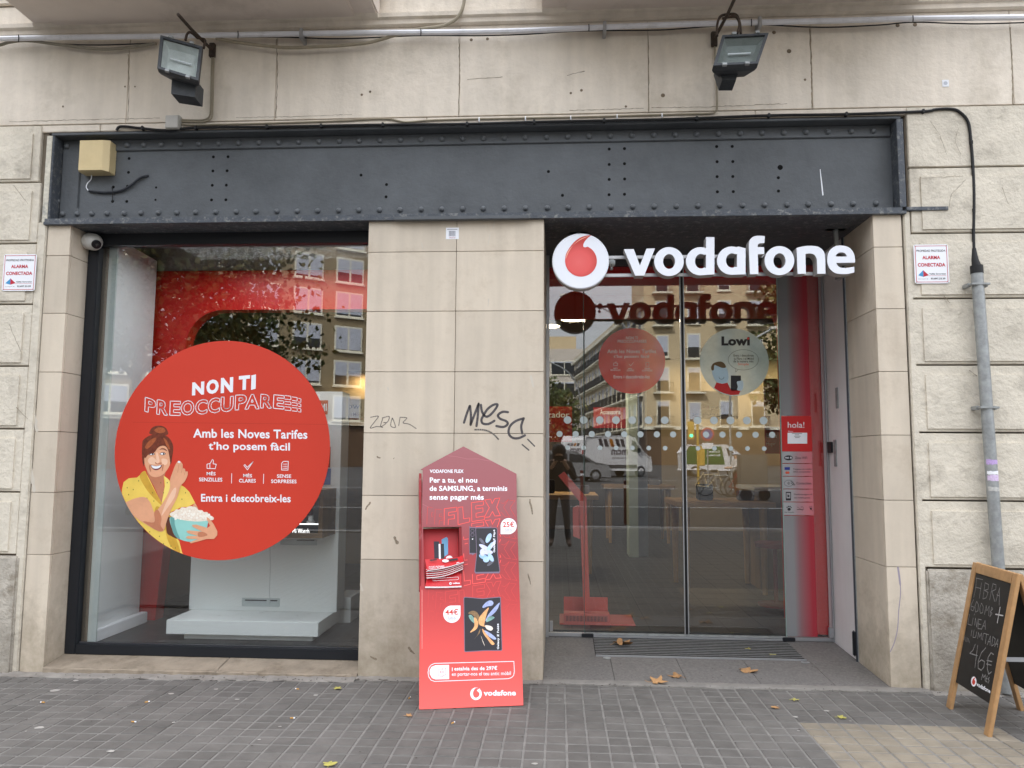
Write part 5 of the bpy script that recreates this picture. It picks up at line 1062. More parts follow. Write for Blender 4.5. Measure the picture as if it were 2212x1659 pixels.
cm(lambda m: m.pxprism([K(*C5, [(676,962),(895,960),(908,975),(912,1250),(937,1430),(930,1458),(670,1462),(658,1445),(680,1250),(668,975)])], CP, None, .0012), 'printed_phone_edge', PHG)
cm(lambda m: m.pxprism([K(*C5, [(680,968),(892,966),(903,978),(906,1250),(930,1428),(924,1440),(672,1444),(668,1430),(686,1250),(674,978)])], CP, None, .0015), 'printed_phone', PH)
FLB = [pm('flower_a', S(176, 206, 240), rough=.4, var=.12, vs=40), pm('flower_b', S(206, 208, 240), rough=.4, var=.12, vs=40), pm('flower_c', S(150, 190, 232), rough=.4, var=.15, vs=40), pm('flower_grey', S(96, 96, 108), rough=.4, var=.3, vs=60)]
for k, (cx, cy, rx, ry, an, mi) in enumerate(((740,1110,16,44,-40,3),(835,1345,16,50,-130,3),(812,1075,26,56,25,0),(770,1180,22,70,-60,1),(830,1170,22,62,35,0),(760,1280,55,26,20,2),(800,1230,60,24,0,1),(745,1230,28,40,0,1),(835,1285,24,52,-30,0),(785,1310,34,30,0,0),(862,1140,14,48,30,1))):
    pts = [(cx+rx*math.cos(t)*math.cos(R(an))-ry*math.sin(t)*math.sin(R(an)), cy+rx*math.cos(t)*math.sin(R(an))+ry*math.sin(t)*math.cos(R(an))) for t in [i*math.pi/10 for i in range(20)]]
    cm(lambda m: m.pxprism([K(*C5, pts)], CP, None, .0017+k*.00004), 'printed_flower', FLB[mi])
def vtext(mb, s, xl, xr_, yb, yt, KK, h=.0024): # text reading upwards
    bl, br, tl = K(*KK, [(xr_, yb), (xr_, yt), (xl, yb)]); text(mb, s, bl, br, tl, CP, h, .03)
mb = MB(); vtext(mb, 'Galaxy Z Flip4', 862, 888, 1232, 984, C5); vtext(mb, 'Galaxy Z Fold4', 1004, 1034, 850, 540, C6); mb.build('printed_lettering', WHITE, stand)
cm(lambda m: m.pxprism([K(*C6, [(600,228),(615,216),(830,234),(1035,215),(1050,222),(1068,860),(1055,868),(870,868),(620,884),(608,872)])], CP, None, .0008), 'printed_phone_edge', PHG)
cm(lambda m: m.pxprism([K(*C6, [(608,234),(618,224),(830,242),(1030,224),(1042,230),(1060,852),(1048,860),(868,860),(624,874),(616,864)])], CP, None, .0011), 'printed_phone', PH)
PW = [pm('wing_orange', S(232, 170, 112), rough=.4, var=.25, vs=60), pm('wing_teal', S(120, 160, 150), rough=.4, var=.4, vs=60), pm('wing_blue', S(160, 172, 214), rough=.4, var=.35, vs=60), pm('wing_pale', S(236, 222, 206), rough=.4, var=.2, vs=60), pm('wing_gold', S(132, 104, 70), rough=.4, var=.4, vs=60)]
for k, (pts, mi) in enumerate((([(655,415),(700,385),(760,400),(800,480),(790,560),(740,470),(700,430)], 4), ([(660,440),(700,440),(740,500),(770,560),(720,530),(680,490)], 1), ([(725,470),(755,480),(775,540),(760,600),(700,640),(680,640),(730,570)], 0), ([(780,500),(800,450),(850,390),(905,345),(880,420),(860,500),(850,560),(880,580),(800,560)], 0), ([(865,500),(900,430),(975,340),(1038,285),(1000,380),(930,450),(880,500)], 2), ([(870,520),(910,450),(975,465),(930,500)], 1), ([(830,330),(880,275),(930,260),(960,285),(945,320),(890,330),(840,350)], 2), ([(860,560),(930,570),(955,600),(930,625),(880,605)], 3), ([(825,600),(870,650),(920,720),(975,780),(940,795),(890,730),(840,660)], 0), ([(850,620),(930,660),(995,720),(960,730),(890,680)], 2), ([(808,680),(830,740),(858,810),(835,770)], 3), ([(800,600),(790,660),(720,730),(760,690)], 4))):
    cm(lambda m: m.pxprism([K(*C6, ccat(pts, 3))], CP, None, .0013+k*.00004), 'printed_wing', PW[mi])
# prints in the pocket back
PB = Plane(CP.p-CP.n*.07, CP.n)
def cpb(pts, mat, h, name='printed_phone', sm=False): mb = MB(); mb.pxprism([K(*C5, ccat(pts, 2) if sm else pts)], PB, None, h); return mb.build(name, mat, stand)
cpb([(300,1090),(355,1062),(370,1080),(372,1250),(310,1290)], pm('phone_blue', S(110, 160, 196)), .001); cpb([(216,1110),(275,1112),(285,1290),(222,1300)], pm('phone_grey', S(60, 58, 66)), .0012); cpb([(268,1140),(325,1135),(332,1300),(272,1305)], PH, .0014); cpb([(268,1140),(288,1138),(292,1305),(272,1305)], WHITE, .0016); cpb(ell(385, 1300, 38, 34, 16), WHITE, .0016, 'price_bubble')
# leaflets
lf = thing('leaflet_stack', 'stack of red leaflets with white page edges in the pocket of the red stand', 'leaflets', tuple(CP.at(*K(*C5, [(320, 1600)])[0])))
LR = pm('leaflet_red', S(196, 38, 44), rough=.35, var=.06); LW = pm('leaflet_pages', S(224, 214, 214), rough=.7, var=.1, vs=90)
def leaf(tl, tr, bl, br, dz_, sag, h0, mat=LR, name='leaflet'):
    n = 10; mb, me = MB(), MB(); vs, ve = [], []
    for i in range(n+1):
        a = i/n; s_ = sag*math.sin(math.pi*a)
        T = (tl[0]+(tr[0]-tl[0])*a, tl[1]+(tr[1]-tl[1])*a+s_*.6); B = (bl[0]+(br[0]-bl[0])*a, bl[1]+(br[1]-bl[1])*a+s_)
        (x, y), (x2, y2) = K(*C5, [T, B])
        u0, u1 = CP.uv(CP.at(x, y)), CP.uv(CP.at(x2, y2))
        vs += [tuple(CP.xyz(*u0, h0-.03)), tuple(CP.xyz(*u1, h0))]; (x3, y3), = K(*C5, [(B[0], B[1]+dz_)]); u2 = CP.uv(CP.at(x3, y3))
        ve += [tuple(CP.xyz(*u1, h0)), tuple(CP.xyz(*u2, h0-.001))]
    f_ = [(2*i, 2*i+1, 2*i+3, 2*i+2) for i in range(n)]
    o = mb.add(vs, f_).build(name, mat, lf, True); me.add(ve, f_).build('page_edge', LW, o, True); return o
leaf((140,1500),(520,1330),(120,1606),(517,1598), 16, 4, .012)
for k in range(5):
    y = 1500-k*21; leaf((128,y-60),(532,y-150),(136-k*2,y+12),(532,y-88+k*4), 7 if k else 10, 26, .022+k*.004)
top = leaf((118,1312),(515,1284),(142,1442),(537,1352), 9, 14, .045)
TP_ = Plane(CP.p+CP.n*.03, CP.n)
mb = MB(); mb.pxprism([K(*C5, ell(342, 1326, 36, 16, 18))], TP_, None, .008); mb.pxprism([K(*C5, ell(484, 1354, 24, 12, 14)), K(*C5, ell(488, 1352, 9, 6, 10))], TP_, None, .012); mb.build('printed_shape', WHITE, lf)
mb = MB(); tk(mb, 'AGOST-SETEMBRE', 160, 1388, 330, 1400, C5, TP_, .014, .02, -8); tk(mb, 'Catàleg de dispositius', 162, 1405, 385, 1420, C5, TP_, .016, .02, -18); mb.build('printed_lettering', WHITE, lf)
mb = MB(); mb.pxprism([K(*C5, [(170,1312),(250,1306),(250,1318),(175,1326)])], TP_, None, .006); mb.pxprism([K(*C5, [(375,1310),(475,1295),(478,1316),(385,1330)])], TP_, None, .008); mb.build('printed_phone', PH, lf)
TQ = Plane(CP.p+CP.n*.0125, CP.n)
mb = MB(); mb.ribbon(K(*C5, [(200,1520),(480,1498),(488,1520),(470,1528),(205,1540)]), .0015, TQ, .002); tk(mb, 'vodafone', 420, 1556, 498, 1576, C5, TQ, .002, .04, -2); mb.pxprism([K(*C5, ell(398, 1570, 14, 14, 16)), K(*C5, ell(399, 1571, 6, 7, 10))], TQ, None, .002); mb.build('printed_lettering', WHITE, lf)
# ================================================================== A-BOARD
ab = thing('chalkboard_sign', 'wooden A-frame chalkboard with handwritten price offer at the right edge of the pavement', 'sign', (2.4, -.56, 0))
C7 = (3640, 2180, 392/834)
def c7(x, y): return K(*C7, [(x, y)])[0]
F1, F2 = GR(*c7(178, 1281), 0), GR(*c7(530, 1538), 0)
F1.z = F2.z = .0
T1 = AT(*c7(395, 66), F1.y); T2 = AT(*c7(790, 176), F2.y)
nb_ = (F2-F1).cross((T1+T2)/2-(F1+F2)/2).normalized(); nb_ = nb_ if nb_.x < 0 else -nb_
BP = Plane((F1+F2)/2, nb_)
M_WOOD = pm('light_oak', (.44, .255, .115), rough=.5, var=.16, vs=18, streak=.18, bump=.0003, bs=60); M_BB = pm('blackboard', (.016, .015, .014), rough=.55, var=.25, vs=7, stain=.25, ss=6, scol=(.035, .034, .033))
up = ((T1+T2)/2-(F1+F2)/2).normalized(); sd_ = (F2-F1).normalized(); Hh = (T1-F1).length; Wd = (F2-F1).length
wl = .046
def slab(a0, a1, b0, b1, d0, d1, name, mat, par, o=None, upv=None, nv=None):   # in board frame: a along side, b up, d along normal
    o = o or F1; upv = upv or up; nv = nv or BP.n
    c_ = o+sd_*((a0+a1)/2)+upv*((b0+b1)/2)+nv*((d0+d1)/2)
    bm = bmesh.new(); bmesh.ops.create_cube(bm, size=1)
    for q in bm.verts: q.co = Vector((q.co.x*(a1-a0), q.co.y*(b1-b0), q.co.z*(d1-d0)))
    bmesh.ops.bevel(bm, geom=bm.edges[:], offset=.0025, segments=2, affect='EDGES')
    mb = MB(); bm.verts.index_update(); mb.add([tuple(c_+sd_*q.co.x+upv*q.co.y+nv*q.co.z) for q in bm.verts], [[q.index for q in f.verts] for f in bm.faces]); bm.free()
    return mb.build(name, mat, par)
slab(0, wl, 0, Hh, -.022, 0, 'leg', M_WOOD, ab); slab(Wd-wl, Wd, 0, Hh, -.022, 0, 'leg', M_WOOD, ab)
slab(wl+.0005, Wd-wl-.0005, Hh-.055, Hh-.0005, -.0215, -.0005, 'top_rail', M_WOOD, ab)
zb_ = Hh*.185
slab(wl+.0005, Wd-wl-.0005, zb_, Hh-.056, -.016, -.006, 'blackboard', M_BB, ab)
# rear half
G1 = GR(*c7(812, 1300), 0); G1.z = 0; off = G1.x-F1.x+.0
R1 = F1+Vector((off, 0, 0)); up2 = ((T1+T2)/2+Vector((.03, 0, .0))-((F1+F2)/2+Vector((off, 0, 0)))); H2 = up2.length; up2.normalize(); n2 = sd_.cross(up2).normalized(); n2 = n2 if n2.x > 0 else -n2
for a0, a1 in ((0, wl), (Wd-wl, Wd)): slab(a0, a1, 0, H2, -.022, 0, 'leg', M_WOOD, ab, R1, up2, n2)
slab(wl+.0005, Wd-wl-.0005, H2-.055, H2-.0005, -.0215, -.0005, 'top_rail', M_WOOD, ab, R1, up2, n2); slab(wl+.0005, Wd-wl-.0005, H2*.185, H2-.056, -.016, -.006, 'blackboard', M_BB, ab, R1, up2, n2)
pa = F1+sd_*(Wd-.01)+up*(Hh*.475)-BP.n*.012; pb_ = R1+sd_*(Wd-.01)+up2*(H2*.475)-n2*.012
MB().bar(pa, pb_, .004, .022).build('stay_bar', ALU, ab)
for f_ in (.05, .95): q = pa+(pb_-pa)*f_-Vector((0, .003, 0)); MB().lathe(q, (0, -1, 0), [(.008, 0), (.007, .004), (.0005, .005)], 10).build('screw', ALU, ab, True)
# chalk writing
BQ = Plane(F1+up*.3-BP.n*.006, BP.n)
ch = MB(); CH = pm('chalk', S(150, 148, 146), rough=1, var=.5, vs=160, alpha=.8); CH2 = pm('chalk_bright', S(196, 194, 192), rough=1, var=.3, vs=160)
def chk(mb, *strs, w=.0045):
    for s_ in strs: mb.ribbon(K(*C7, s_), w, BQ, .0012)
chk(ch, [(440,205),(430,300),(415,365)], [(435,205),(490,218)], [(430,282),(475,292)], [(480,245),(462,375)],
    [(510,245),(492,380)], [(512,245),(540,260),(535,300),(505,308)], [(505,308),(535,325),(520,370),(492,380)],
    [(575,255),(548,388)], [(575,252),(602,262),(600,300),(568,315)], [(568,315),(590,400)], [(632,285),(600,400)], [(632,285),(628,432)], [(608,345),(632,355)],
    [(415,385),(392,430),(392,470),(410,480),(420,450),(396,440)], [(440,400),(425,440),(430,490),(450,480),(455,430),(440,400)], [(480,415),(465,455),(470,500),(490,495),(495,445),(480,415)], [(505,510),(520,435),(525,480),(545,440),(540,520)], [(565,450),(550,530)], [(565,450),(575,465),(555,485),(568,500),(550,530)],
    [(380,510),(365,590),(395,600)], [(410,540),(400,600)], [(418,515),(424,505)], [(422,600),(430,540),(440,615),(452,545)], [(480,555),(458,550),(450,628),(478,632)], [(455,590),(475,594)], [(510,560),(480,635)], [(510,560),(512,635)], [(492,605),(510,608)],
    [(400,640),(392,690)], [(418,640),(408,700),(425,704)], [(440,655),(430,705)], [(448,712),(455,660),(465,700),(480,665),(478,720)], [(495,670),(488,725)], [(500,668),(540,680)], [(522,676),(512,755)], [(555,690),(528,765)], [(555,690),(552,770)], [(535,735),(553,740)], [(575,695),(565,775)], [(575,695),(595,715),(588,760),(565,775)], [(618,715),(590,780)], [(618,715),(615,785)], [(598,755),(615,760)],
    [(338,690),(333,725)], [(350,700),(348,735)], [(362,705),(358,740)], [(370,712),(378,748)], w=.0036)
chk(ch, [(428,760),(408,810),(382,835),(445,855)], [(448,770),(425,955)], [(515,790),(480,830),(452,900),(452,960),(478,978),(500,950),(505,905),(480,890),(455,910)], [(580,845),(560,830),(535,870),(528,960),(540,1010),(565,990)], [(525,895),(568,905)], [(522,925),(562,935)], w=.0052)
chk(ch, [(480,1055),(490,1010),(498,1040),(512,1015),(510,1065)], [(528,1025),(515,1070),(528,1076)], [(518,1045),(528,1048)], [(546,1038),(535,1050),(545,1065),(535,1085)], w=.0045)
ch.build('chalk_writing', CH, ab)
ch = MB(); chk(ch, [(636,450),(612,580)], [(598,508),(660,520)], w=.006); ch.build('chalk_writing', CH2, ab)
mb = MB(); mb.pxprism([K(*C7, ell(415, 1072, 23, 42, 28))], BQ, None, .0012); bl, br, tl = K(*C7, [(436,1108),(552,1172),(440,1072)]); text(mb, 'vodafone', bl, br, tl, BQ, .0012, .03); mb.build('printed_logo', WHITE, ab)
mb = MB(); mb.pxprism([K(*C7, ccat([(432,1035),(410,1050),(402,1080),(412,1100),(425,1090),(428,1068),(420,1055)], 3))], BQ, None, .0016); mb.build('printed_logo', REDP, ab)
# ================================================================== LEAVES AND LITTER
def GP_(px, py, up=0.0):
    p = GR(px, py, up); p = GR(px, py, up+zg(p.x)); return p
M_LF = pm('dry_leaf', (.42, .235, .105), rough=.7, var=.2, vs=60, bump=.0006, bs=120, rand=.1); M_LY = pm('yellow_leaf', (.42, .38, .1), rough=.6, var=.2, vs=80)
def fallen_leaf(px, py, size, rot, label, mat=M_LF, z=None, curl=.25, seed=0):
    zz_ = z if z is not None else 0; p = GP_(px, py, zz_+.004) if zz_ == 0 else GR(px, py, zz_+.004)
    if z is None and p.y > 0: p = GR(px, py, dz(p.y)+.003)
    rnd = random.Random(seed); lob = [(0, 1.0), (24, .45), (52, .92), (84, .42), (108, .7), (150, .33), (180, .22)]
    pts = []
    for a, r in lob: pts.append((a, r*rnd.uniform(.85, 1.12)))
    for a, r in lob[-2:0:-1]: pts.append((360-a, r*rnd.uniform(.85, 1.12)))
    n = len(pts); v = [(0, 0, .0)]; k = 3
    for i in range(n):
        a0, r0 = pts[i]; a1, r1 = pts[(i+1) % n]; a1 = a1 if a1 > a0 else a1+360
        for j in range(k):
            t = j/k; a, r = a0+(a1-a0)*t, (r0+(r1-r0)*t)*(1+rnd.uniform(-.07, .07))
            v.append((r*math.cos(R(a)), r*math.sin(R(a)), 0))
    mm = len(v)-1; ring = [(x*.55, y*.55, 0) for x, y, _ in v[1:]]; V = [v[0]]+ring+v[1:]; F_ = []
    for i in range(mm):
        j = (i+1) % mm; F_ += [(0, 1+i, 1+j), (1+i, 1+mm+i, 1+mm+j, 1+j)]
    cr_, sr_ = math.cos(R(rot)), math.sin(R(rot))
    def W_(x, y, z_):
        z_ = curl*(.35*y*y+.3*x*x*math.cos(2*x+seed)+.22*math.sin(5*x+4*y+seed)) + .08; return (p.x+size*(x*cr_-y*sr_), p.y+size*(x*sr_+y*cr_), p.z+size*max(.0, z_))
    mb = MB(); mb.add([W_(*q) for q in V], F_); mb.tube([W_(-.15-.08*i, .02*math.sin(i), 0) for i in range(9)], .0012, 5)
    return tag(mb.build('fallen_leaf', mat, None, True), label, 'leaf', 'fallen plane leaves')
fallen_leaf(1338, 1391, 0.102, 30, 'large curled brown leaf lying on the ribbed entrance mat', z=.055, curl=.5, seed=3)
fallen_leaf(1417, 1473, 0.090, 10, 'broad brown leaf on the front edge of the doorstep, left of the other two', z=.012, curl=.45, seed=1)
fallen_leaf(1464, 1462, 0.065, 160, 'small brown leaf on the doorstep close to the broad one', z=.014, curl=.5, seed=2)
fallen_leaf(1618, 1452, 0.080, 80, 'brown leaf with a long stalk alone on the right part of the doorstep', z=.018, curl=.4, seed=5)
fallen_leaf(1668, 1415, 0.036, 50, 'little green leaf on the front edge of the mat', M_LY, .035, .3, 7)
fallen_leaf(1616, 1402, 0.032, 120, 'little yellow leaf further back on the mat', M_LY, .045, .3, 8)
fallen_leaf(1715, 1512, 0.035, 10, 'narrow yellow leaf on the tiles before the doorstep', M_LY, 0, .2, 9)
fallen_leaf(1676, 1529, 0.035, 200, 'small brown leaf scrap on the tiles before the doorstep', M_LF, 0, .3, 10)
fallen_leaf(729, 1488, 0.036, 70, 'little green leaf on the tiles left of the red stand', M_LY, 0, .3, 11)
fallen_leaf(711, 1653, 0.046, 95, 'yellow leaf at the bottom edge of the picture', M_LY, 0, .2, 12)
fallen_leaf(882, 1546, 0.032, 20, 'brown leaf scrap beside the left foot of the red stand', M_LF, 0, .3, 13)
fallen_leaf(1816, 1550, 0.041, 5, 'long thin yellow leaf where the ochre tiles begin', M_LY, 0, .12, 14)
M_BUT = pm('filter_orange', (.55, .3, .09), rough=.8, var=.15, vs=90); 
def butt(px, py, rot, label, L_=.026):
    p = GP_(px, py, .0035); c_, s_ = math.cos(R(rot)), math.sin(R(rot)); d = Vector((c_, s_, 0))
    t = thing('cigarette_butt', label, 'cigarette butt', tuple(p), group='cigarette butts on the tiles')
    MB().tube([p-d*L_*.5, p+d*L_*.2], .0038, 8).build('filter', M_BUT, t, True); MB().tube([p+d*L_*.2, p+d*L_*.5], .0037, 8).build('paper', WHITE, t, True)
for x, y, r_, l in ((92,1517,175,'orange cigarette butt nearest the left edge of the tiles'),(318,1516,50,'tilted cigarette butt on the tiles under the middle of the display window'),(289,1559,-5,'cigarette butt on the tiles two rows in front of the tilted one'),(632,1551,5,'cigarette butt on the tiles between the window and the red stand'),(979,1561,60,'pale cigarette butt in front of the red stand'),(885,1507,80,'cigarette butt standing in a joint beside the red stand'),(642,1488,160,'cigarette butt close to the sill at the right end of the display window')): butt(x, y, r_, l)
lit = MB(); rl = random.Random(5)
for x, y, s_ in ((118,1492,.035),(163,1471,.02),(72,1513,.006),(85,1572,.03),(56,1580,.008),(375,1561,.012),(370,1499,.02),(512,1511,.018),(467,1489,.016),(605,1570,.012),(682,1502,.02),(705,1494,.004),(1155,1650,.017),(1208,1513,.008),(1718,1549,.02),(1785,1536,.02),(1680,1525,.008),(1725,1579,.01),(1837,1558,.01),(240,1623,.025),(560,1598,.012),(1435,1565,.008),(1362,1512,.006)):
    p = GP_(x, y, .0006); k = 9; lit.add([(p.x+s_*rl.uniform(.6, 1)*math.cos(2*math.pi*i/k), p.y+s_*.8*rl.uniform(.6, 1)*math.sin(2*math.pi*i/k), p.z+.0012+rl.uniform(0, .0008)) for i in range(k)], [tuple(range(k))])
tag(lit.build('gum_spots', pm('gum_grey', S(168, 164, 158), rough=.8, var=.15)), 'flattened pale gum spots and paper scraps on the tiles', None, None, 'stuff')
lit = MB()
for k in range(150):
    x, y = rl.uniform(-3.8, 2.9), -rl.random()**1.6*1.4-.03; s_ = rl.uniform(.002, .007); p = Vector((x, y, 0)); n_ = 6; an = rl.uniform(0, 3.14); e_ = rl.uniform(.2, 1)
    lit.add([(p.x+s_*(math.cos(2*math.pi*i/n_)*math.cos(an)-e_*math.sin(2*math.pi*i/n_)*math.sin(an)), p.y+s_*(math.cos(2*math.pi*i/n_)*math.sin(an)+e_*math.sin(2*math.pi*i/n_)*math.cos(an)), zg(x)+.002+rl.uniform(0, .001)) for i in range(n_)], [tuple(range(n_))])
for k in range(200):
    x = rl.uniform(-3.9, 3); s_ = rl.uniform(.003, .009); y = -.1+rl.uniform(-.03, .04); an = rl.uniform(0, 3); lit.add([(x+s_*math.cos(an), y+s_*math.sin(an), zg(x)+.012), (x-s_*.4*math.sin(an), y+s_*.4*math.cos(an), zg(x)+.015), (x-s_*math.cos(an), y-s_*math.sin(an), zg(x)+.012), (x+s_*.4*math.sin(an), y-s_*.4*math.cos(an), zg(x)+.012)], [(0, 1, 2, 3)])
for k in range(130):
    x, y = rl.uniform(-.08, 2.0), (rl.uniform(.93, .97) if k % 3 == 0 else rl.uniform(0, .97)); s_ = rl.uniform(.002, .007); an = rl.uniform(0, 3.1); z_ = dz(y)+.003
    lit.add([(x+s_*math.cos(an+i*1.05)*(1 if i % 2 else .6), y+s_*math.sin(an+i*1.05), z_) for i in range(6)], [tuple(range(6))])
tag(lit.build('litter', pm('debris', (.05, .042, .034), rough=.9, var=.5, vs=60)), 'tiny dark crumbs and twigs scattered on the tiles', None, None, 'stuff')
# ================================================================== SHOP INTERIOR OBJECTS
M_DW = pm('display_white', S(232, 237, 237), rough=.35, var=.02)
pd = thing('display_plinth', 'white display plinth with tall back panel inside the display window', 'display', (-2.4, .7, .09))
q0, q1 = AT(360, 1334, .46), AT(687, 1366, .46)
MB().box(q0.x, q1.x, .46, 1.0, .135, .232, .002).build('slab', M_DW, pd); MB().box(q0.x+.1, q1.x-.06, .53, .98, .09, .134).build('toe', M_DW, pd)
bx0, bx1 = AT(413, 1200, .83).x, AT(730, 1200, .83).x; bz = AT(730, 846, .83).z
MB().box(bx0, bx1, .83, 1.04, .233, bz, .002).build('back_panel', M_DW, pd)
q0, q1 = AT(523, 1291, .8295), AT(604, 1311, .8295); MB().box(q0.x, q1.x, .826, .83, q1.z, q0.z, .001).build('slot_plate', pm('slot_white', S(186, 196, 198), rough=.4), pd)
q0, q1 = AT(529, 1295, .825), AT(599, 1299, .825); MB().box(q0.x, q1.x, .8245, .826, q1.z, q0.z).build('slot', BLACK, pd)
PDP = PY(.8294); mb = MB(); mb.ribbon([(583, 1170), (584, 1230), (582, 1285), (585, 1300)], .003, PDP, .001); mb.build('cable', pm('thin_cable', S(150, 160, 162)), pd)
q0, q1 = AT(577, 1294, .8295), AT(584, 1304, .8295); MB().box(q0.x, q1.x, .818, .8295, q1.z, q0.z, .003).build('plug', pm('plug_grey', S(190, 198, 200)), pd)
mb = MB()
for (x, y, w_) in ((470, 1330, .02), (560, 1324, .03), (575, 1322, .012), (640, 1330, .014), (520, 1336, .01), (665, 1326, .016)):
    p = Plane((0, 0, .2322), (0, 0, 1)).at(x, y); mb.add([(p.x, p.y, .2326), (p.x+w_, p.y+.004, .2326), (p.x+w_*.9, p.y+.012, .2326), (p.x-.004, p.y+.007, .2326)], [(0, 1, 2, 3)])
mb.build('scuff', pm('scuff_grey', S(120, 124, 124)), pd)

q0, q1 = AT(606, 1165, .8295), AT(685, 1178, .8295); MB().box(q0.x, q1.x, .826, .83, q1.z, q0.z, .001).build('slot_plate', pm('slot_white2', S(186, 196, 198)), pd); q0, q1 = AT(641, 1166, .825), AT(679, 1168.5, .825); MB().box(q0.x, q1.x, .8245, .826, q1.z, q0.z).build('slot', BLACK, pd)
vc = thing('watch_display_box', 'small wooden display box with a lit watch sign on the white panel', 'display case', (-1.8, .7, .86))
q0, q1 = AT(560, 1057, .5), AT(695.5, 1163, .5); wd_ = pm('display_wood', S(120, 92, 54), rough=.5, var=.2, vs=14, streak=.2)
for a in ((q0.x, q1.x, q1.z, q1.z+.035), (q0.x, q1.x, q0.z-.03, q0.z)): MB().box(a[0], a[1], .5, .829, a[2], a[3], .001).build('panel', wd_, vc)
MB().box(q1.x-.03, q1.x, .501, .828, q1.z+.0355, q0.z-.0305).build('panel', wd_, vc); MB().box(q0.x, q0.x+.03, .501, .828, q1.z+.0355, q0.z-.0305).build('panel', wd_, vc)
MB().box(q0.x+.03, q1.x-.03, .80, .829, q1.z+.036, q0.z-.031).build('backing', pm('case_white', S(150, 150, 150)), vc)
MB().box(q0.x+.031, q1.x-.031, .52, .54, q1.z+.036, q1.z+.085).build('label_strip', BLACK, vc)
mb = MB(); tbox(mb, 'Mi Watch', 632, 1142, 668, 1153, PY(.519), .0005, .0); mb.build('lit_lettering', pm('lit_letters', (.9, .9, .9), emit=((1, 1, 1), 1.2)), vc)
MB().box(q0.x+.04, q1.x-.04, .6, .61, q1.z+.088, q1.z+.094).build('light_strip', pm('strip_light', (.9, .9, .9), emit=((.95, .97, 1), 1.5)), vc)
q = AT(672, 1100, .66); MB().lathe((q.x, .66, q1.z+.095), (0, 0, 1), [(.035, 0), (.03, .01), (.02, .02), (.018, .1)], 16).build('watch_stand', M_DW, vc, True)
MB().box(q.x-.025, q.x+.025, .635, .645, q1.z+.15, q1.z+.2, .008).build('watch', pm('watch_dark', (.05, .015, .02), rough=.3), vc)
mb = MB(); cq = AT(700, 880, .829); MB().box(cq.x-.045, cq.x+.03, .826, .829, cq.z-.055, cq.z+.055, .006).build('logo_plate', pm('logo_orange', S(190, 62, 40)), pd)
mb = MB(); tbox(mb, 'MI', 693, 872, 706, 888, PY(.8255), .0005, .03); mb.build('logo_letters', WHITE, pd)
q0, q1 = AT(690, 965, .829), AT(713, 1010, .829); MB().box(q0.x, q1.x, .826, .829, q1.z, q0.z).build('printed_band', pm('band_red', S(150, 40, 44)), pd); q0, q1 = AT(690, 1012, .829), AT(714, 1047, .829); MB().box(q0.x, q1.x, .826, .829, q1.z, q0.z).build('printed_band', pm('band_blue', S(30, 66, 140)), pd)
p2_ = thing('display_plinth', 'low white display block at the right side behind the display window', 'display', (-1.5, 1.1, .09)); q0, q1 = AT(722, 1290, 1.15), AT(757, 1330, 1.15); MB().box(q0.x, q1.x, 1.15, 1.5, .09, q0.z, .002).build('block', M_DW, p2_)
# red arch behind the display window
ra = thing('red_portal', 'red rounded arch standing behind the white plinth in the display window', 'portal', (-2.3, 1.2, .09)); P1 = PY(1.1)
def ax(x, y): return P1.uv(AT(x, y, 1.1))
xo = AT(330, 583, 1.1).x; zt2 = AT(560, 584, 1.1).z; xi = AT(402, 720, 1.1).x; zi = AT(560, 669, 1.1).z; rc = .30
lp = [(-3.345, .09), (xo, 2.2), (xo, zt2), (-.9, zt2), (-.9, zi), (xi+rc, zi)]+[(xi+rc-rc*math.sin(R(a)), zi-rc+rc*math.cos(R(a))) for a in range(10, 91, 10)]+[(xi, 2.1), (-3.215, .09)]
MB().prism([[P1.uv((x, 1.1, z)) for x, z in lp]], P1, -.13, 0).build('arch', pm('arch_red', S(186, 16, 16), rough=.4, var=.03), ra)
MB().box(-3.5, -.9, 1.12, 1.2, zt2+.002, 3.2).build('bulkhead', pm('bulkhead_grey', S(170, 160, 158), rough=.7), inte)
MB().box(-1.1, -.9, 1.25, 5.5, .09, 3.2).build('partition', pm('partition_beige', S(150, 132, 102), rough=.7, var=.05), inte)
MB().box(-3.5, -1.1, 4.5, 4.6, .09, 3.2).build('back_wall', pm('brown_wall', (.36, .27, .16), rough=.8, var=.05), inte)
for z_ in (1.75, 2.42): MB().box(-2.6, -1.12, 4.3, 4.5, z_, z_+.03).build('wall_shelf', pm('shelf_brown', (.12, .08, .05)), inte)
# posters and wall texts
def poster(name, label, x0, y0, x1, y1, Y, mat, texts=(), bold=.01):
    a, b = AT(x0, y0, Y), AT(x1, y1, Y); t = thing(name, label, 'poster', (a.x, Y, b.z)); MB().box(a.x, b.x, Y, Y+.03, b.z, a.z, .002).build('panel', mat, t)
    for s, u0, v0, u1, v1, m_ in texts: mb = MB(); tbox(mb, s, u0, v0, u1, v1, PY(Y), .002, bold); mb.build('lettering', m_, t)
    return t
DR = pm('poster_dark_red', S(150, 26, 28), rough=.5, var=.05)
CRM = pm('poster_cream', S(232, 206, 156), rough=.6)
poster('wall_poster', 'dark red wall poster with cropped word at the left edge of the entrance', 1150, 878, 1236, 955, 5.2, DR, [('Actualitzador', 1118, 889, 1230, 902, WHITE), ('client', 1150, 905, 1190, 916, WHITE)])
poster('wall_poster', 'dark red wall poster headed accessories deep inside the shop', 1282, 880, 1355, 925, 6.0, DR, [('Accessoris', 1296, 885, 1340, 895, WHITE)])
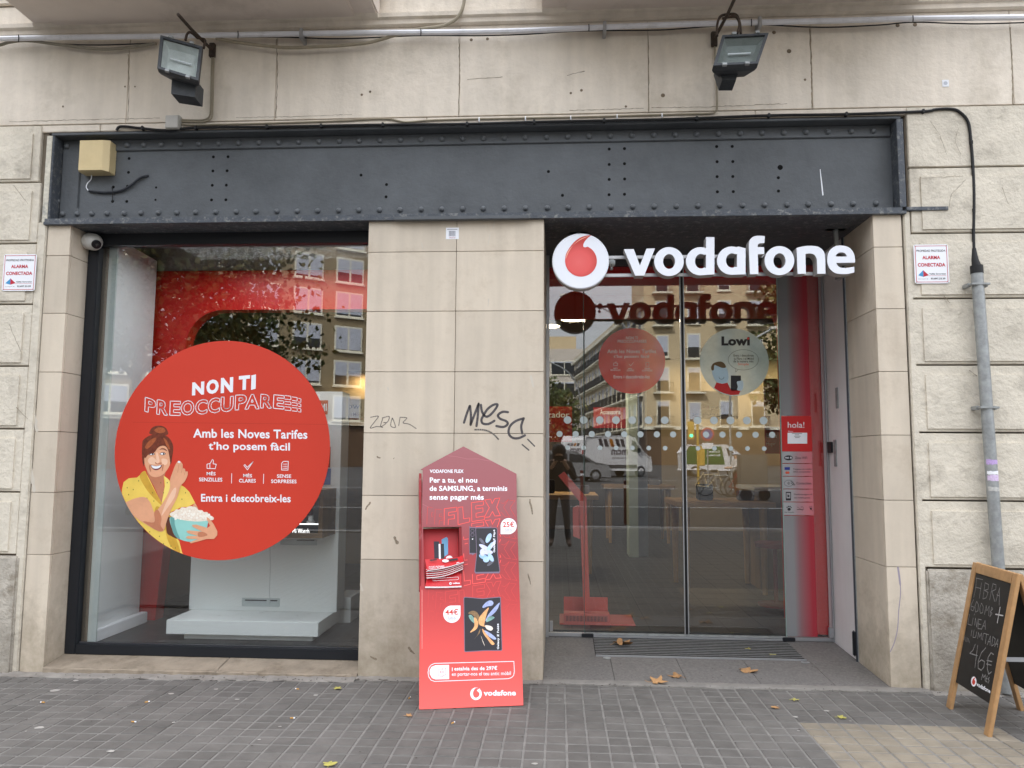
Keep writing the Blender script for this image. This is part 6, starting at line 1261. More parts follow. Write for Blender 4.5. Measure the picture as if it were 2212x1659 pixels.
poster('wall_poster', 'red poster with large offer words behind the right fixed pane', 1650, 818, 1693, 980, 3.4, DR, [('NON TI', 1665, 848, 1688, 872, CRM), ('Vodafone One', 1655, 936, 1678, 946, WHITE), ('Hogar', 1655, 955, 1675, 964, WHITE)])
t = poster('wall_poster', 'beige wall panel with free gigabyte offer inside the shop', 1482, 845, 1595, 905, 6.5, pm('panel_beige', S(214, 180, 126), rough=.7), [('per cada any a', 1497, 891, 1552, 899, pm('brown_ink', S(110, 84, 58))), ('gratis', 1536, 876, 1558, 886, MATS['brown_ink']), ('25GB', 1514, 876, 1532, 884, pm('soft_red_ink', S(190, 80, 60))), ('Lowi', 1555, 888, 1572, 899, BLACK)])
poster('wall_poster', 'beige wall panel with bold black name right of the white display panel', 742, 862, 792, 912, 2.2, pm('panel_beige2', S(176, 160, 128), rough=.7), [('Lowi', 741, 871, 781, 883, BLACK), ('Fibra i Mòbil', 736, 891, 784, 899, MATS['brown_ink']), ('siempre', 746, 903, 784, 907, MATS['soft_red_ink'])])
# red totem
M_SAL = pm('totem_red', S(205, 92, 82), rough=.4, var=.04)
tt_ = thing('information_totem', 'salmon red information totem with slanted screen just inside the left door', 'kiosk', (.3, 1.4, .09)); YT = 1.38; PT = PY(YT); C20 = (2120, 1640, 600/2212)
MB().pxprism([K(*C20, [(290,862),(372,800),(700,1178),(700,1240),(597,1235)])], PT, -.05, 0).build('screen_arm', M_SAL, tt_)
MB().pxprism([K(*C20, [(597,1238),(700,1240),(712,1660)])+[(1275.5, 1344), (1261.5, 1344)]], PT, -.05, -.001).build('post', M_SAL, tt_)
MB().pxprism([K(*C20, [(500,1330),(560,1298),(600,1300)])+[(1253, 1165), (1238, 1158.8)]], PT, -.06, -.02).build('side_fin', M_SAL, tt_)
MB().box(.005, .60, 1.24, 1.62, .0885, .1, .002).build('base_plate', M_SAL, tt_); MB().box(.04, .40, 1.245, 1.36, .1005, .175, .003).build('vent_box', M_SAL, tt_)
for k in range(30): MB().box(.055+k*.011, .0605+k*.011, 1.2435, 1.245, .115, .158).build('vent_slot', BLACK, tt_)
MB().box(.04, .40, 1.5, 1.505, .1005, .26).build('back_plate', M_SAL, tt_)
# columns, counters, tables
sc_ = thing('white_column', 'slim white column in the middle of the shop', 'column', (1.05, 5.6, .09)); MB().box(.94, 1.06, 5.5, 5.9, .09, 3.2).build('shaft', pm('column_white', S(186, 206, 196), rough=.5), sc_); MB().box(1.065, 1.2, 5.6, 5.9, .09, 3.2).build('shaft', pm('column_grey', S(160, 172, 178), rough=.5), sc_)
M_OAK = pm('table_oak', S(186, 150, 100), rough=.5, var=.12, vs=12, streak=.12)
def table(name, label, x, y, w, d, h_, leg=.07):
    t = thing(name, label, 'table', (x, y, .09), group='oak display tables inside the shop')
    MB().box(x-w/2, x+w/2, y-d/2, y+d/2, h_-.05, h_, .004).build('tabletop', M_OAK, t)
    for sx in (-1, 1):
        for sy in (-1, 1): cx_, cy_ = x+sx*(w/2-.1), y+sy*(d/2-.1); MB().tube([(cx_, cy_, .09), (cx_, cy_, h_-.05)], [leg*.35, leg*.6], 8).build('leg', M_OAK, t, True)
    MB().box(x-.2, x-.05, y-.08, y+.08, h_+.001, h_+.16, .01).build('phone_stand', BLACK, t); MB().box(x+.2, x+.36, y-.1, y+.02, h_+.001, h_+.1, .01).build('phone_stand', pm('stand_grey', (.2, .2, .22)), t)
table('display_table', 'oak display table behind the right sliding door', 1.62, 3.1, .95, .9, .98); table('display_table', 'oak display table further back behind the left sliding door', 1.25, 7.6, 1.1, .9, .98); table('display_table', 'oak display table by the left wall of the shop', .0, 4.3, .9, .9, .98)
ct = thing('service_counter', 'wood clad service counter behind the right door', 'counter', (2.4, 3.4, .09)); MB().box(2.02, 3.2, 3.0, 3.7, .09, 1.08, .004).build('body', pm('counter_wood', S(150, 124, 88), rough=.5, var=.1, streak=.15), ct); MB().box(1.96, 3.3, 2.92, 3.76, 1.081, 1.12, .004).build('worktop', M_DW, ct)
ct = thing('service_counter', 'dark round-topped stool beside the counter', 'stool', (1.5, 2.4, .09)); MB().lathe((1.95, 2.2, .09), (0, 0, 1), [(.16, 0), (.16, .02), (.02, .03), (.02, .5), (.17, .52), (.18, .56), (.0005, .57)], 20).build('seat', pm('stool_red', S(120, 26, 34)), ct, True)
# ceiling lamps (lit in the photograph)
def lamp(x, y, r, label, z=3.2):
    t = thing('ceiling_lamp', label, 'lamp', (x, y, z), group='lit round ceiling lamps')
    MB().lathe((x, y, z+.05), (0, 0, -1), [(r+.02, 0), (r+.02, .05), (r, .052), (r, .03)], 24).build('ring', M_DW, t)
    MB().lathe((x, y, z+.01), (0, 0, -1), [(r, 0), (r, .015)], 24).build('diffuser', pm('lamp_glow', (1, .9, .7), emit=((1, .82, .55), 5)), t)
    l = bpy.data.lights.new('lamp_light', 'AREA'); l.shape = 'DISK'; l.size = r*2; l.energy = 12; l.color = (1, .82, .6); o = bpy.data.objects.new('lamp_light', l); COL.objects.link(o); o.location = (x, y, z-.02); o.parent = t; o.matrix_parent_inverse = parent_inv(t)
def lp_(px, py, z): p = Plane((0, 0, z), (0, 0, -1)).at(px, py); return p.x, p.y
for (px, py), lab in (((1238, 689.5), 'lit round ceiling lamp seen inside the mirrored sign disc'), ((1184, 704.5), 'lit round ceiling lamp at the left jamb of the entrance')): x, y = lp_(px, py, 3.2); lamp(x, y, .16, lab)

sl_ = thing('spot_lamp', 'small lit tilted tube lamp inside the top left of the red arch', 'lamp', tuple(AT(431, 685, 2.6))); MB().tube([AT(428, 679, 2.6), AT(436, 691.5, 2.6)], .014, 10).build('tube', pm('tube_glow', (1, .9, .7), emit=((1, .8, .5), 6)), sl_, True); MB().tube([AT(428, 679, 2.6), AT(428, 650, 2.6)], .005, 6).build('stem', BLACK, sl_)
wwl = bpy.data.lights.new('wall_washer', 'AREA'); wwl.energy = 10; wwl.size = 4; wwl.size_y = .3; wwl.shape = 'RECTANGLE'; wwl.color = (1, .8, .52); o = bpy.data.objects.new('wall_washer', wwl); COL.objects.link(o); o.location = (4.0, 8.9, 3.0); o.rotation_euler = (R(25), 0, 0)
wwl = bpy.data.lights.new('shelf_light', 'AREA'); wwl.energy = 5; wwl.size = 1.3; wwl.size_y = .06; wwl.shape = 'RECTANGLE'; wwl.color = (1, .76, .42); o = bpy.data.objects.new('shelf_light', wwl); COL.objects.link(o); o.location = (-1.9, 4.36, 2.36); o.rotation_euler = (R(35), 0, 0)

wwl = bpy.data.lights.new('window_fill_light', 'AREA'); wwl.energy = 8; wwl.size = 1.5; wwl.size_y = .4; wwl.shape = 'RECTANGLE'; wwl.color = (.93, .97, 1); o = bpy.data.objects.new('window_fill_light', wwl); COL.objects.link(o); o.location = (-2.05, .55, 2.93)  # unseen fill lamp, added to brighten the white display plinth
# ================================================================== THE STREET OPPOSITE (seen mirrored in the glass)
M_OL = pm('facade_olive', S(148, 134, 106), rough=.9, var=.05, vs=.6); M_CR = pm('facade_cream', S(200, 182, 148), rough=.9, var=.06, vs=.5); M_GY2 = pm('facade_grey', S(214, 202, 178), rough=.9, var=.12, vs=.6, stain=.4, ss=.4)
M_WF = pm('window_frame_cream', S(230, 226, 208), rough=.7); M_SH = pm('roller_shutter', S(186, 192, 204), rough=.6); M_DKW = pm('dark_pane', (.03, .035, .04), rough=.15); M_IR = pm('balcony_iron', (.03, .03, .03), rough=.6)
def facade(name, label, P, d, inn, z0, z1, t0, t1, thick, mat, wins, wmesh, shop=True, cornice=True):
    """P start point, d unit direction of the wall, inn unit direction into the building"""
    P, d, inn = Vector((*P, 0)), Vector((*d, 0)), Vector((*inn, 0)); out = -inn
    t = thing(name, label, 'building', (P.x, P.y, z0))
    Mx = Matrix(((d.x, inn.x, 0, P.x), (d.y, inn.y, 0, P.y), (0, 0, 1, 0), (0, 0, 0, 1)))
    def B(x0, x1, y0, y1, a, b): 
        mb = MB().box(x0, x1, y0, y1, a, b); mb.v = [tuple(Mx @ Vector(v)) for v in mb.v]; return mb
    B(t0, t1, 0, thick, z0+(3.9 if shop else 0), z1).build('wall', mat, t)
    if shop: B(t0, t1, .15, thick, z0, z0+3.88).build('shopfront', pm('shopfront_brown', S(92, 72, 56), rough=.6, var=.2, vs=.8), t); B(t0, t1, -.1, .2, z0+3.9, z0+4.25).build('string_course', M_WF, t)
    if cornice: B(t0, t1, -.55, .3, z1-.1, z1+.35).build('cornice', M_WF, t); B(t0, t1, -.1, .2, z1+.36, z1+1.1).build('parapet', mat, t)
    for (u, z, k) in wins:
        o = inst(wmesh[k % len(wmesh)], 'window', t, (0, 0, 0)); q = Mx @ Vector((u, 0, z)); 
        o.matrix_basis = Matrix.Translation(q) @ Matrix(((d.x, inn.x, 0, 0), (d.y, inn.y, 0, 0), (0, 0, 1, 0), (0, 0, 0, 1)))
    return t
def winmesh(w, h_, double, shut, balc=False):
    me_mb = MB(); fi = []; 
    def add(box, mi): 
        n = len(me_mb.f); me_mb.box(*box); fi.extend([mi]*(len(me_mb.f)-n))
    add((-w/2-.14, w/2+.14, -.06, .02, -h_/2-.14, h_/2+.14), 0)
    cols_ = [(-w/2, -.09), (.09, w/2)] if double else [(-w/2, w/2)]
    for a, b in cols_:
        add((a, b, -.062, -.05, -h_/2, h_/2), 2); add((a, b, -.08, -.063, h_/2-h_*shut, h_/2), 1)
    add((-w/2-.22, w/2+.22, -.2, .02, -h_/2-.26, -h_/2-.15), 0)
    if balc:
        add((-w/2-.5, w/2+.5, -.8, 0, -h_/2-.35, -h_/2-.2), 0); add((-w/2-.48, w/2+.48, -.78, -.74, -h_/2+.85, -h_/2+.9), 3)
        k = -w/2-.48
        while k < w/2+.48: add((k, k+.035, -.78, -.745, -h_/2-.2, -h_/2+.85), 3); k += .16
        for s_ in (-1, 1): add((s_*(w/2+.47)-.02, s_*(w/2+.47)+.02, -.78, -.0, -h_/2+.85, -h_/2+.9), 3)
    m_ = me_mb.mesh('window', [M_WF, M_SH, M_DKW, M_IR]); m_.polygons.foreach_set('material_index', fi); return m_
wm4 = [winmesh(2.3, 2.0, True, .97), winmesh(2.3, 2.0, True, .92), winmesh(2.3, 2.0, True, .6)]
dA = Vector((.807, -.59)); ws_ = [(u*3.75, 15.0+3.1*k, (u+k) % 3) for u in range(-9, 2) for k in range(-3, 4)]
P4 = MIR(655, 989, 60, .254); facade('apartment_building', 'olive rendered apartment block with paired white windows, mirrored in the display window', (P4.x, P4.y), (.807, -.59), (-.59, -.807), .3, 27, -36, 5.6, 12, M_OL, ws_, wm4)
wmb = [winmesh(1.2, 2.5, False, .2, True), winmesh(1.2, 2.5, False, .55, True), winmesh(1.1, 2.2, False, .8)]
P1_ = (9.4, 2-80)
facade('apartment_building', 'cream corner building with small iron balconies, mirrored behind the right door', P1_, (1, 0), (0, -1), .7, 27, 0, 34, 14, M_CR, [(2.0+u*3.4, 6.4+3.7*k, (u*2+k) % 3) for u in range(0, 9) for k in range(5)], wmb)
dB = Vector((-.124, -1)).normalized(); facade('apartment_building', 'long grey row of old balconied houses down the side street, mirrored in the left door', P1_, (dB.x, dB.y), (-dB.y*1.0, dB.x*1.0), .7, 18.2, 0, 54, 12, M_GY2, [(1.8+u*2.9, 6.4+3.5*k, (u+k) % 2) for u in range(0, 18) for k in range(4)], wmb)
wmd = [winmesh(5.2, 2.6, True, .1)]; facade('apartment_building', 'white modern block with wide dark windows closing the side street', (-3.5, 2-150), (1, 0), (0, -1), 1.5, 23.5, 0, 8.5, 14, pm('facade_white', S(206, 198, 188), rough=.8), [(4.6, 7+4.2*k, 0) for k in range(4)], wmd, cornice=False)
MB().box(-3, 3.6, -168, -154, 23.6, 27).build('roof_block', M_CR, bpy.data.objects.get('apartment_building.003'))
facade('apartment_building', 'dark terrace of houses left of the side street', (-17.5, 2-70), (-.124, -.992), (-.992, .124), .6, 21, 0, 60, 12, M_OL, [(3+u*4, 6.4+3.3*k, k % 3) for u in range(12) for k in range(4)], wm4)
# trees
M_BARK = pm('plane_bark', (.2, .18, .13), rough=.9, var=.3, vs=6, bump=.01, bs=10); M_LVS = [pm('foliage_green', (.09, .115, .042), rough=.6, var=.35, vs=1.2, spec=.2), pm('foliage_yellow', (.15, .14, .04), rough=.6, var=.3, vs=1.2, spec=.2)]
def tree(label, x, y, h_, cr_, cz, seed, nl=5200, lf_=.17):
    rnd = random.Random(seed); t = thing('plane_tree', label, 'tree', (x, y, roadz(y) if y < -9.3 else 0), group='plane trees across the pavement')
    z0 = 0 if y > -9.3 else roadz(y); mb = MB(); mb.tube(catmull([(x, y, z0), (x+.1, y, z0+2), (x-.05, y+.1, z0+cz*.75), (x+.1, y, h_*.8)], 4), [.2-.011*i for i in range(13)], 10)
    tips = []
    for k in range(13):
        a = k*2.4+rnd.random(); zz0 = z0+cz*.62+(h_*.72-cz*.62)*k/13; r_ = cr_*rnd.uniform(.6, .95)
        e_ = Vector((x+r_*math.cos(a), y+r_*math.sin(a), zz0+rnd.uniform(.9, 2.4))); mid = (Vector((x, y, zz0))+e_)/2+Vector((0, 0, rnd.uniform(.1, .6)))
        mb.tube(catmull([(x, y, zz0), mid, e_], 4), [.085-.008*i for i in range(9)], 6); tips += [mid, e_, e_+Vector((rnd.uniform(-1, 1), rnd.uniform(-1, 1), rnd.uniform(0, 1.2)))]
    mb.build('trunk', M_BARK, t, True)
    for ci in (0, 1):
        v, f = [], []
        cl_ = [(tp+Vector((rnd.gauss(0, .6), rnd.gauss(0, .6), rnd.gauss(0, .5))), rnd.uniform(.55, 1.15)) for tp in tips for _ in range(3)]
        for k in range(nl//2 if ci == 0 else nl//3):
            c_, rr2 = rnd.choice(cl_); p = c_+Vector((rnd.gauss(0, 1), rnd.gauss(0, 1), rnd.gauss(0, .8)))*rr2*.55
            if p.z < z0+cz*.8: p.z = z0+cz*.8+rnd.random()
            a = Vector((rnd.gauss(0, 1), rnd.gauss(0, 1), rnd.gauss(0, 1))).normalized(); b_ = a.cross(Vector((rnd.gauss(0, 1), rnd.gauss(0, 1), rnd.gauss(0, 1)))).normalized(); s_ = lf_*rnd.uniform(.6, 1.3); n = len(v)
            v += [tuple(p+a*s_), tuple(p+b_*s_*.7), tuple(p-a*s_*.8), tuple(p-b_*s_*.7)]; f.append((n, n+1, n+2, n+3))
        m_ = MB(); m_.v, m_.f = v, f; tag(m_.build('crown', M_LVS[ci], t), None, kind='stuff')
    return t
tree('big plane tree with dense green crown mirrored in the left half of the display window', -10.7, -13.5, 10.5, 3.0, 4.6, 1, 24000, .095)
tree('plane tree mirrored at the top left corner of the display window', -14.5, -12.5, 9.5, 3.4, 4.6, 2, 12000, .11)
tree('yellowing plane tree mirrored at the right end of the entrance glass', 14.6, -34, 12.5, 4.2, 4.5, 3, 14000, .17)
tree('plane tree mirrored low in the side street', -.6, -72, 8.5, 2.2, 3.2, 4, 4000, .22)
# street lamps
def lamppost(label, x, y, h_, reach):
    t = thing('street_lamp', label, 'street lamp', (x, y, roadz(y)), group='curved street lamps'); z0 = roadz(y)
    MB().tube(catmull([(x, y, z0), (x, y, z0+h_*.55), (x+reach*.25, y, z0+h_*.85), (x+reach, y, z0+h_)], 6), .05, 8).build('pole', STEEL, t, True)
    MB().obox((x+reach*1.12, y, z0+h_+.03), (1, 0, .12), (0, 1, 0), (-.12, 0, 1), .42, .15, .06).build('lamp_head', pm('lamp_pale', S(214, 210, 200)), t)
p = MIR(1256, 1000, 52); lamppost('thin curved street lamp leaning left in the mirrored side street', p.x, p.y, 8.5, -3.2)
p = MIR(1378, 1000, 46); lamppost('tall curved street lamp in the middle of the mirrored street', p.x, p.y, 12, -4.2)
p = MIR(1580, 1000, 30); lamppost('street lamp bending right near the mirrored tree', p.x, p.y, 7.2, 2.0)
p = MIR(290, 1000, 17, .254); lamppost('pale street lamp mirrored at the left of the display window', p.x, p.y, 6.6, 1.1)
# traffic light
p = MIR(1508, 1000, 34); x, y = p.x, p.y; z0 = roadz(y); t = thing('traffic_light', 'yellow traffic light showing green in the mirrored street', 'traffic light', (x, y, z0))
M_YP = pm('signal_yellow', S(196, 160, 60), rough=.6); MB().tube([(x, y, z0), (x, y, z0+3.1)], .06, 8).build('pole', M_YP, t, True); MB().box(x-.5, x-.2, y, y+.2, z0+2.2, z0+3.1, .02).build('signal_head', M_YP, t); MB().box(x+.02, x+.3, y, y+.2, z0+.9, z0+1.9, .02).build('signal_head', M_YP, t)
MB().lathe((x-.35, y+.2, z0+2.4), (0, 1, 0), [(.09, 0), (.085, .01)], 16).build('green_light', pm('signal_green', (.05, .6, .3), emit=((.1, 1, .5), 3)), t)
p = MIR(1529, 1000, 30); x, y = p.x, p.y; z0 = roadz(y); t = thing('road_sign', 'round red and blue no parking sign on a thin post in the mirrored street', 'sign', (x, y, z0))
MB().tube([(x, y, z0), (x, y, z0+2.6)], .03, 8).build('post', STEEL, t, True); MB().lathe((x, y+.04, z0+2.4), (0, 1, 0), [(.3, 0), (.3, .012)], 24).build('plate', pm('sign_red2', S(180, 50, 60)), t); MB().lathe((x, y+.053, z0+2.4), (0, 1, 0), [(.22, 0), (.22, .006)], 24).build('plate', pm('sign_blue2', S(70, 70, 150)), t); MB().box(x-.25, x+.25, y+.03, y+.05, z0+1.75, z0+2.0).build('plate', WHITE, t)
# vehicles
M_TYRE = pm('tyre', (.02, .02, .02), rough=.8); M_RIM = pm('rim', (.45, .46, .48), rough=.3, metal=.8); M_VW = pm('car_glass', (.03, .035, .04), rough=.08)
def vehicle(name, label, cat, pos, ang, prof, W, body, wins, wheels, r, extra=None):
    """prof side outline (x forward, z), extruded W wide; ang heading on the ground"""
    z0 = roadz(pos[1]); t = thing(name, label, cat, (pos[0], pos[1], z0)); ca, sa = math.cos(ang), math.sin(ang)
    Mx = Matrix(((ca, -sa, 0, pos[0]), (sa, ca, 0, pos[1]), (0, 0, 1, z0), (0, 0, 0, 1)))
    def tf(mb): mb.v = [tuple(Mx @ Vector(v)) for v in mb.v]; return mb
    pl = Plane((0, 0, 0), (0, -1, 0)); bm = bmesh.new(); n = len(prof)
    mb = MB(); mb.prism([[(x, z) for x, z in prof]], Plane((0, -W/2, 0), (0, -1, 0)), -W, 0); tris_other = MB(); tris_other.prism([[(-x, z) for x, z in prof][::-1]], Plane((0, W/2, 0), (0, 1, 0)), None, 0)
    mb.add(tris_other.v, tris_other.f); me = tf(mb).mesh('body', body); b2 = bmesh.new(); b2.from_mesh(me); bmesh.ops.remove_doubles(b2, verts=b2.verts, dist=.001)
    eds = [e for e in b2.edges if len(e.link_faces) == 2 and e.calc_face_angle(0) > .6]; bmesh.ops.bevel(b2, geom=eds, offset=.06, segments=2, affect='EDGES'); b2.to_mesh(me); b2.free()
    o = bpy.data.objects.new('body', me); COL.objects.link(o); o.parent = t; o.matrix_parent_inverse = parent_inv(t)
    for poly, side in wins:
        for s_ in ((-1, 1) if side else (1,)):
            mb = MB(); Y = s_*(W/2+.004)
            mb.add([(x, Y, z) for x, z in poly], [tuple(range(len(poly))) if s_ < 0 else tuple(range(len(poly)))[::-1]]); tf(mb).build('side_window', M_VW, t)
    for wx in wheels:
        for s_ in (-1, 1):
            w = tf(MB().lathe((wx, s_*(W/2-.2), r), (0, s_, 0), [(r*.6, 0), (r*.97, .0), (r, .03), (r, .18), (r*.95, .21), (r*.62, .215), (r*.6, .19)], 24)).build('wheel', M_TYRE, t, True); tf(MB().lathe((wx, s_*(W/2-.2), r), (0, s_, 0), [(r*.62, .1), (r*.62, .19), (r*.2, .2), (r*.15, .215), (.001, .216)], 20)).build('rim', M_RIM, w, True)
    if extra: extra(t, tf, W)
    return t
van_prof = [(-2.75,.45),(-2.75,2.2),(-2.6,2.42),(.9,2.5),(1.3,2.4),(2.05,1.55),(2.65,1.2),(2.75,.9),(2.75,.4)]
def van_extra(t, tf, W):
    tf(MB().add([(1.34, -W/2+.12, 2.3), (1.34, W/2-.12, 2.3), (2.02, W/2-.1, 1.58), (2.02, -W/2+.1, 1.58)], [(0, 1, 2, 3), (3, 2, 1, 0)])).build('windscreen', M_VW, t)
    for s_ in (-1, 1):
        tf(MB().box(-2.77, -2.7, s_*(W/2-.09)-.07, s_*(W/2-.09)+.07, .95, 1.6, .01)).build('tail_light', pm('tail_red', S(150, 20, 20)), t); tf(MB().box(2.3, 2.68, s_*(W/2-.15)-.12, s_*(W/2-.15)+.12, 1.0, 1.25, .04)).build('headlight', M_SH, t)
        tf(MB().box(1.5, 1.65, s_*(W/2+.12)-.1, s_*(W/2+.12)+.1, 1.5, 1.8, .02)).build('mirror', BLACK, t)
        tf(MB().box(-1.6, 1.5, s_*(W/2)-.01, s_*(W/2)+.015, .55, .75)).build('side_strip', pm('strip_grey', (.08, .08, .08)), t)
    GREYL, ORL = pm('livery_grey', S(96, 88, 96)), pm('livery_orange', S(222, 150, 50))
    for sgn, Y in ((1, W/2+.012),):
        def para(x0, m_, w=.28): tf(MB().add([(x0, Y, 1.85), (x0-w, Y, 1.85), (x0-w-.15*1, Y, 2.3), (x0-.15, Y, 2.3)], [(0, 1, 2, 3), (3, 2, 1, 0)])).build('livery', m_, t)
        # on the side that faces the shop the letters run towards the tail
        for x0, m_ in ((.55, GREYL), (.15, GREYL), (-.35, ORL), (-.8, GREYL), (-1.2, GREYL)): para(x0, m_)
        v, f = textgeo('mcm', .03); mb = MB(); mb.add([(.75-1.35*a, Y, 1.35+.33*b) for a, b in v], [q for q in f]); tf(mb).build('lettering', GREYL, t)
        v, f = textgeo('COSTALOGISTICA', .01); mb = MB(); mb.add([(.75-1.3*a, Y, 1.12+.09*b) for a, b in v], [q for q in f]); tf(mb).build('lettering', GREYL, t)
    v, f = textgeo('mcm', .03); mb = MB(); mb.add([(-2.765, -.75+.95*(1-a) if False else .55-.95*a+.2, 1.45+.28*b) for a, b in v], [q for q in f]); tf(mb).build('lettering', GREYL, t)
    for k, m_ in enumerate((GREYL, GREYL, ORL, GREYL)): tf(MB().add([(-2.765, -.5+k*.3, 1.85), (-2.765, -.3+k*.3, 1.85), (-2.74, -.2+k*.3, 2.15), (-2.74, -.4+k*.3, 2.15)], [(0, 1, 2, 3), (3, 2, 1, 0)])).build('livery', m_, t)
p = MIR(1312, 1000, 43); vehicle('delivery_van', 'white delivery van with grey and orange livery, mirrored in the left door', 'van', (p.x, p.y), R(-38), van_prof, 2.05, pm('van_white', S(226, 226, 228), rough=.3, var=.03), [([(1.25,1.55),(1.95,1.5),(1.35,2.2),(1.1,2.25),(1.05,1.6)], True)], (-1.75, 1.85), .36, van_extra)
car_prof = [(-2.1,.35),(-2.15,.8),(-1.95,1.25),(-1.5,1.52),(-.2,1.58),(.6,1.45),(1.35,1.02),(2.0,.85),(2.2,.6),(2.15,.3)]
def car_extra(t, tf, W):
    for s_ in (-1, 1): tf(MB().box(1.75, 2.1, s_*(W/2-.2)-.14, s_*(W/2-.2)+.14, .66, .8, .03)).build('headlight', M_SH, t)
    tf(MB().add([(.62, -W/2+.14, 1.44), (.62, W/2-.14, 1.44), (1.36, W/2-.1, 1.03), (1.36, -W/2+.1, 1.03)], [(0, 1, 2, 3), (3, 2, 1, 0)])).build('windscreen', M_VW, t)
p = MIR(1222, 1000, 36); vehicle('parked_car', 'silver car in front of the white van, mirrored in the left door', 'car', (p.x, p.y), R(-18), car_prof, 1.75, pm('car_silver', (.36, .37, .39), rough=.3, metal=.5), [([(-1.8,1.0),(-1.4,1.4),(-.2,1.46),(-.2,1.0)], True), ([(-.1,1.0),(-.1,1.46),(.5,1.38),(1.15,1.0)], True)], (-1.3, 1.35), .33, car_extra)
def grn_extra(t, tf, W):
    g_ = pm('livery_green', S(50, 140, 62), rough=.4); tf(MB().add([(-2.0, W/2+.01, .75), (.5, W/2+.01, .75), (.3, W/2+.01, 1.9), (-1.8, W/2+.01, 1.95), (-2.1, W/2+.01, 1.5)], [(0, 1, 2, 3, 4), (4, 3, 2, 1, 0)])).build('livery', g_, t)
    for k, s in enumerate(('Cuidem', 'Barcelona')): v, f = textgeo(s, .02); mb = MB(); mb.add([(.2-(.7+.2*k)*a, W/2+.016, 1.5-.22*k+.14*b) for a, b in v], list(f)); tf(mb).build('lettering', WHITE, t)
p = MIR(1548, 1000, 46); vehicle('small_van', 'small green and white municipal van, mirrored at the meeting of the sliding doors', 'van', (p.x-.2, p.y), R(-4), [(-2.1,.4),(-2.15,1.5),(-1.8,1.98),(.6,1.98),(1.4,1.5),(2.0,1.0),(2.05,.4)], 1.7, MATS['van_white'], [([(.75,1.3),(1.35,1.28),(.8,1.8),(.6,1.8)], True)], (-1.4, 1.4), .33, grn_extra)
# bollards, bicycles
def bollard(label, px, ym, h_=1.0):
    p = MIR(px, 1000, ym); z0 = roadz(p.y); t = thing('bollard', label, 'bollard', (p.x, p.y, z0), group='dark red bollards'); MB().tube([(p.x, p.y, z0), (p.x, p.y, z0+h_)], .06, 10).build('post', pm('bollard_red', (.09, .02, .02), rough=.5), t); MB().tube([(p.x, p.y, z0+h_*.82), (p.x, p.y, z0+h_*.9)], .062, 10).build('band', WHITE, t)
bollard('dark bollard in front of the mirrored silver car', 1257, 21); bollard('dark bollard beside the mirrored green van', 1481, 30); bollard('dark bollard at the mirrored kerb near the door joint', 1352, 13)
def bicycle(label, px, ym, ang, mat):
    p = MIR(px, 1000, ym); z0 = roadz(p.y); t = thing('bicycle', label, 'bicycle', (p.x, p.y, z0), group='bicycles parked across the road'); ca, sa = math.cos(ang), math.sin(ang)
    def q(a, z): return (p.x+a*ca, p.y+a*sa, z0+z)
    for a in (-.52, .52):
        mb = MB(); mb.tube([q(a+.33*math.cos(k*math.pi/10), .34+.33*math.sin(k*math.pi/10)) for k in range(21)], .018, 6, False)
        for k in range(6): mb.tube([q(a, .34), q(a+.32*math.cos(k*math.pi/3), .34+.32*math.sin(k*math.pi/3))], .003, 4)
        mb.build('wheel', M_TYRE, t, True)
    mb = MB()
    for A, B in (((-.52,.34),(-.2,.8)),((-.2,.85),(-.05,.3)),((-.05,.3),(.35,.75)),((-.18,.75),(.36,.78)),((.33,.95),(.52,.34)),((-.52,.34),(-.05,.3))): mb.tube([q(*A), q(*B)], .018, 6)
    mb.build('frame', mat, t, True); MB().tube([q(-.3, .93), q(-.08, .93)], .05, 8).build('saddle', BLACK, t, True); MB().tube([(q(.33, 1.0)[0]-.25*sa, q(.33, 1.0)[1]+.25*ca, z0+1.02), q(.33, 1.0), (q(.33, 1.0)[0]+.25*sa, q(.33, 1.0)[1]-.25*ca, z0+1.02)], .012, 6).build('handlebar', STEEL, t, True)
bicycle('pale bicycle parked across the road, mirrored in the right door', 1530, 25, R(12), M_CR); bicycle('second pale bicycle beside the first, mirrored in the right door', 1553, 24, R(25), STEEL); bicycle('red bicycle beside the cyclist, mirrored in the right door', 1603, 24, R(-8), pm('bike_red', S(150, 30, 36)))
# people
def person(label, joints, radii, edges, mats, cat='person', loc=(0, 0, 0), rz=0.0, head=None, sub=2):
    me = bpy.data.meshes.new('body'); names = list(joints); me.from_pydata([joints[n] for n in names], [(names.index(a), names.index(b)) for a, b in edges], []); me.update()
    o = bpy.data.objects.new('body', me); COL.objects.link(o); sk = o.modifiers.new('s', 'SKIN')
    for i, n in enumerate(names): me.skin_vertices[0].data[i].radius = radii[n] if isinstance(radii[n], tuple) else (radii[n], radii[n])
    me.skin_vertices[0].data[0].use_root = True; ss = o.modifiers.new('u', 'SUBSURF'); ss.levels = ss.render_levels = sub
    dg = bpy.context.evaluated_depsgraph_get(); dg.update(); m2 = bpy.data.meshes.new_from_object(o.evaluated_get(dg)); bpy.data.objects.remove(o); m2.name = 'body'
    m2.materials.clear()
    for x in mats: m2.materials.append(x[1])
    for pgn in m2.polygons:
        c_ = pgn.center; pgn.use_smooth = True
        for i, (fn, _) in enumerate(mats):
            if fn(c_): pgn.material_index = i; break
    t = thing('person', label, cat, loc); t.rotation_euler = (0, 0, rz); b = bpy.data.objects.new('body', m2); COL.objects.link(b); b.parent = t; return t
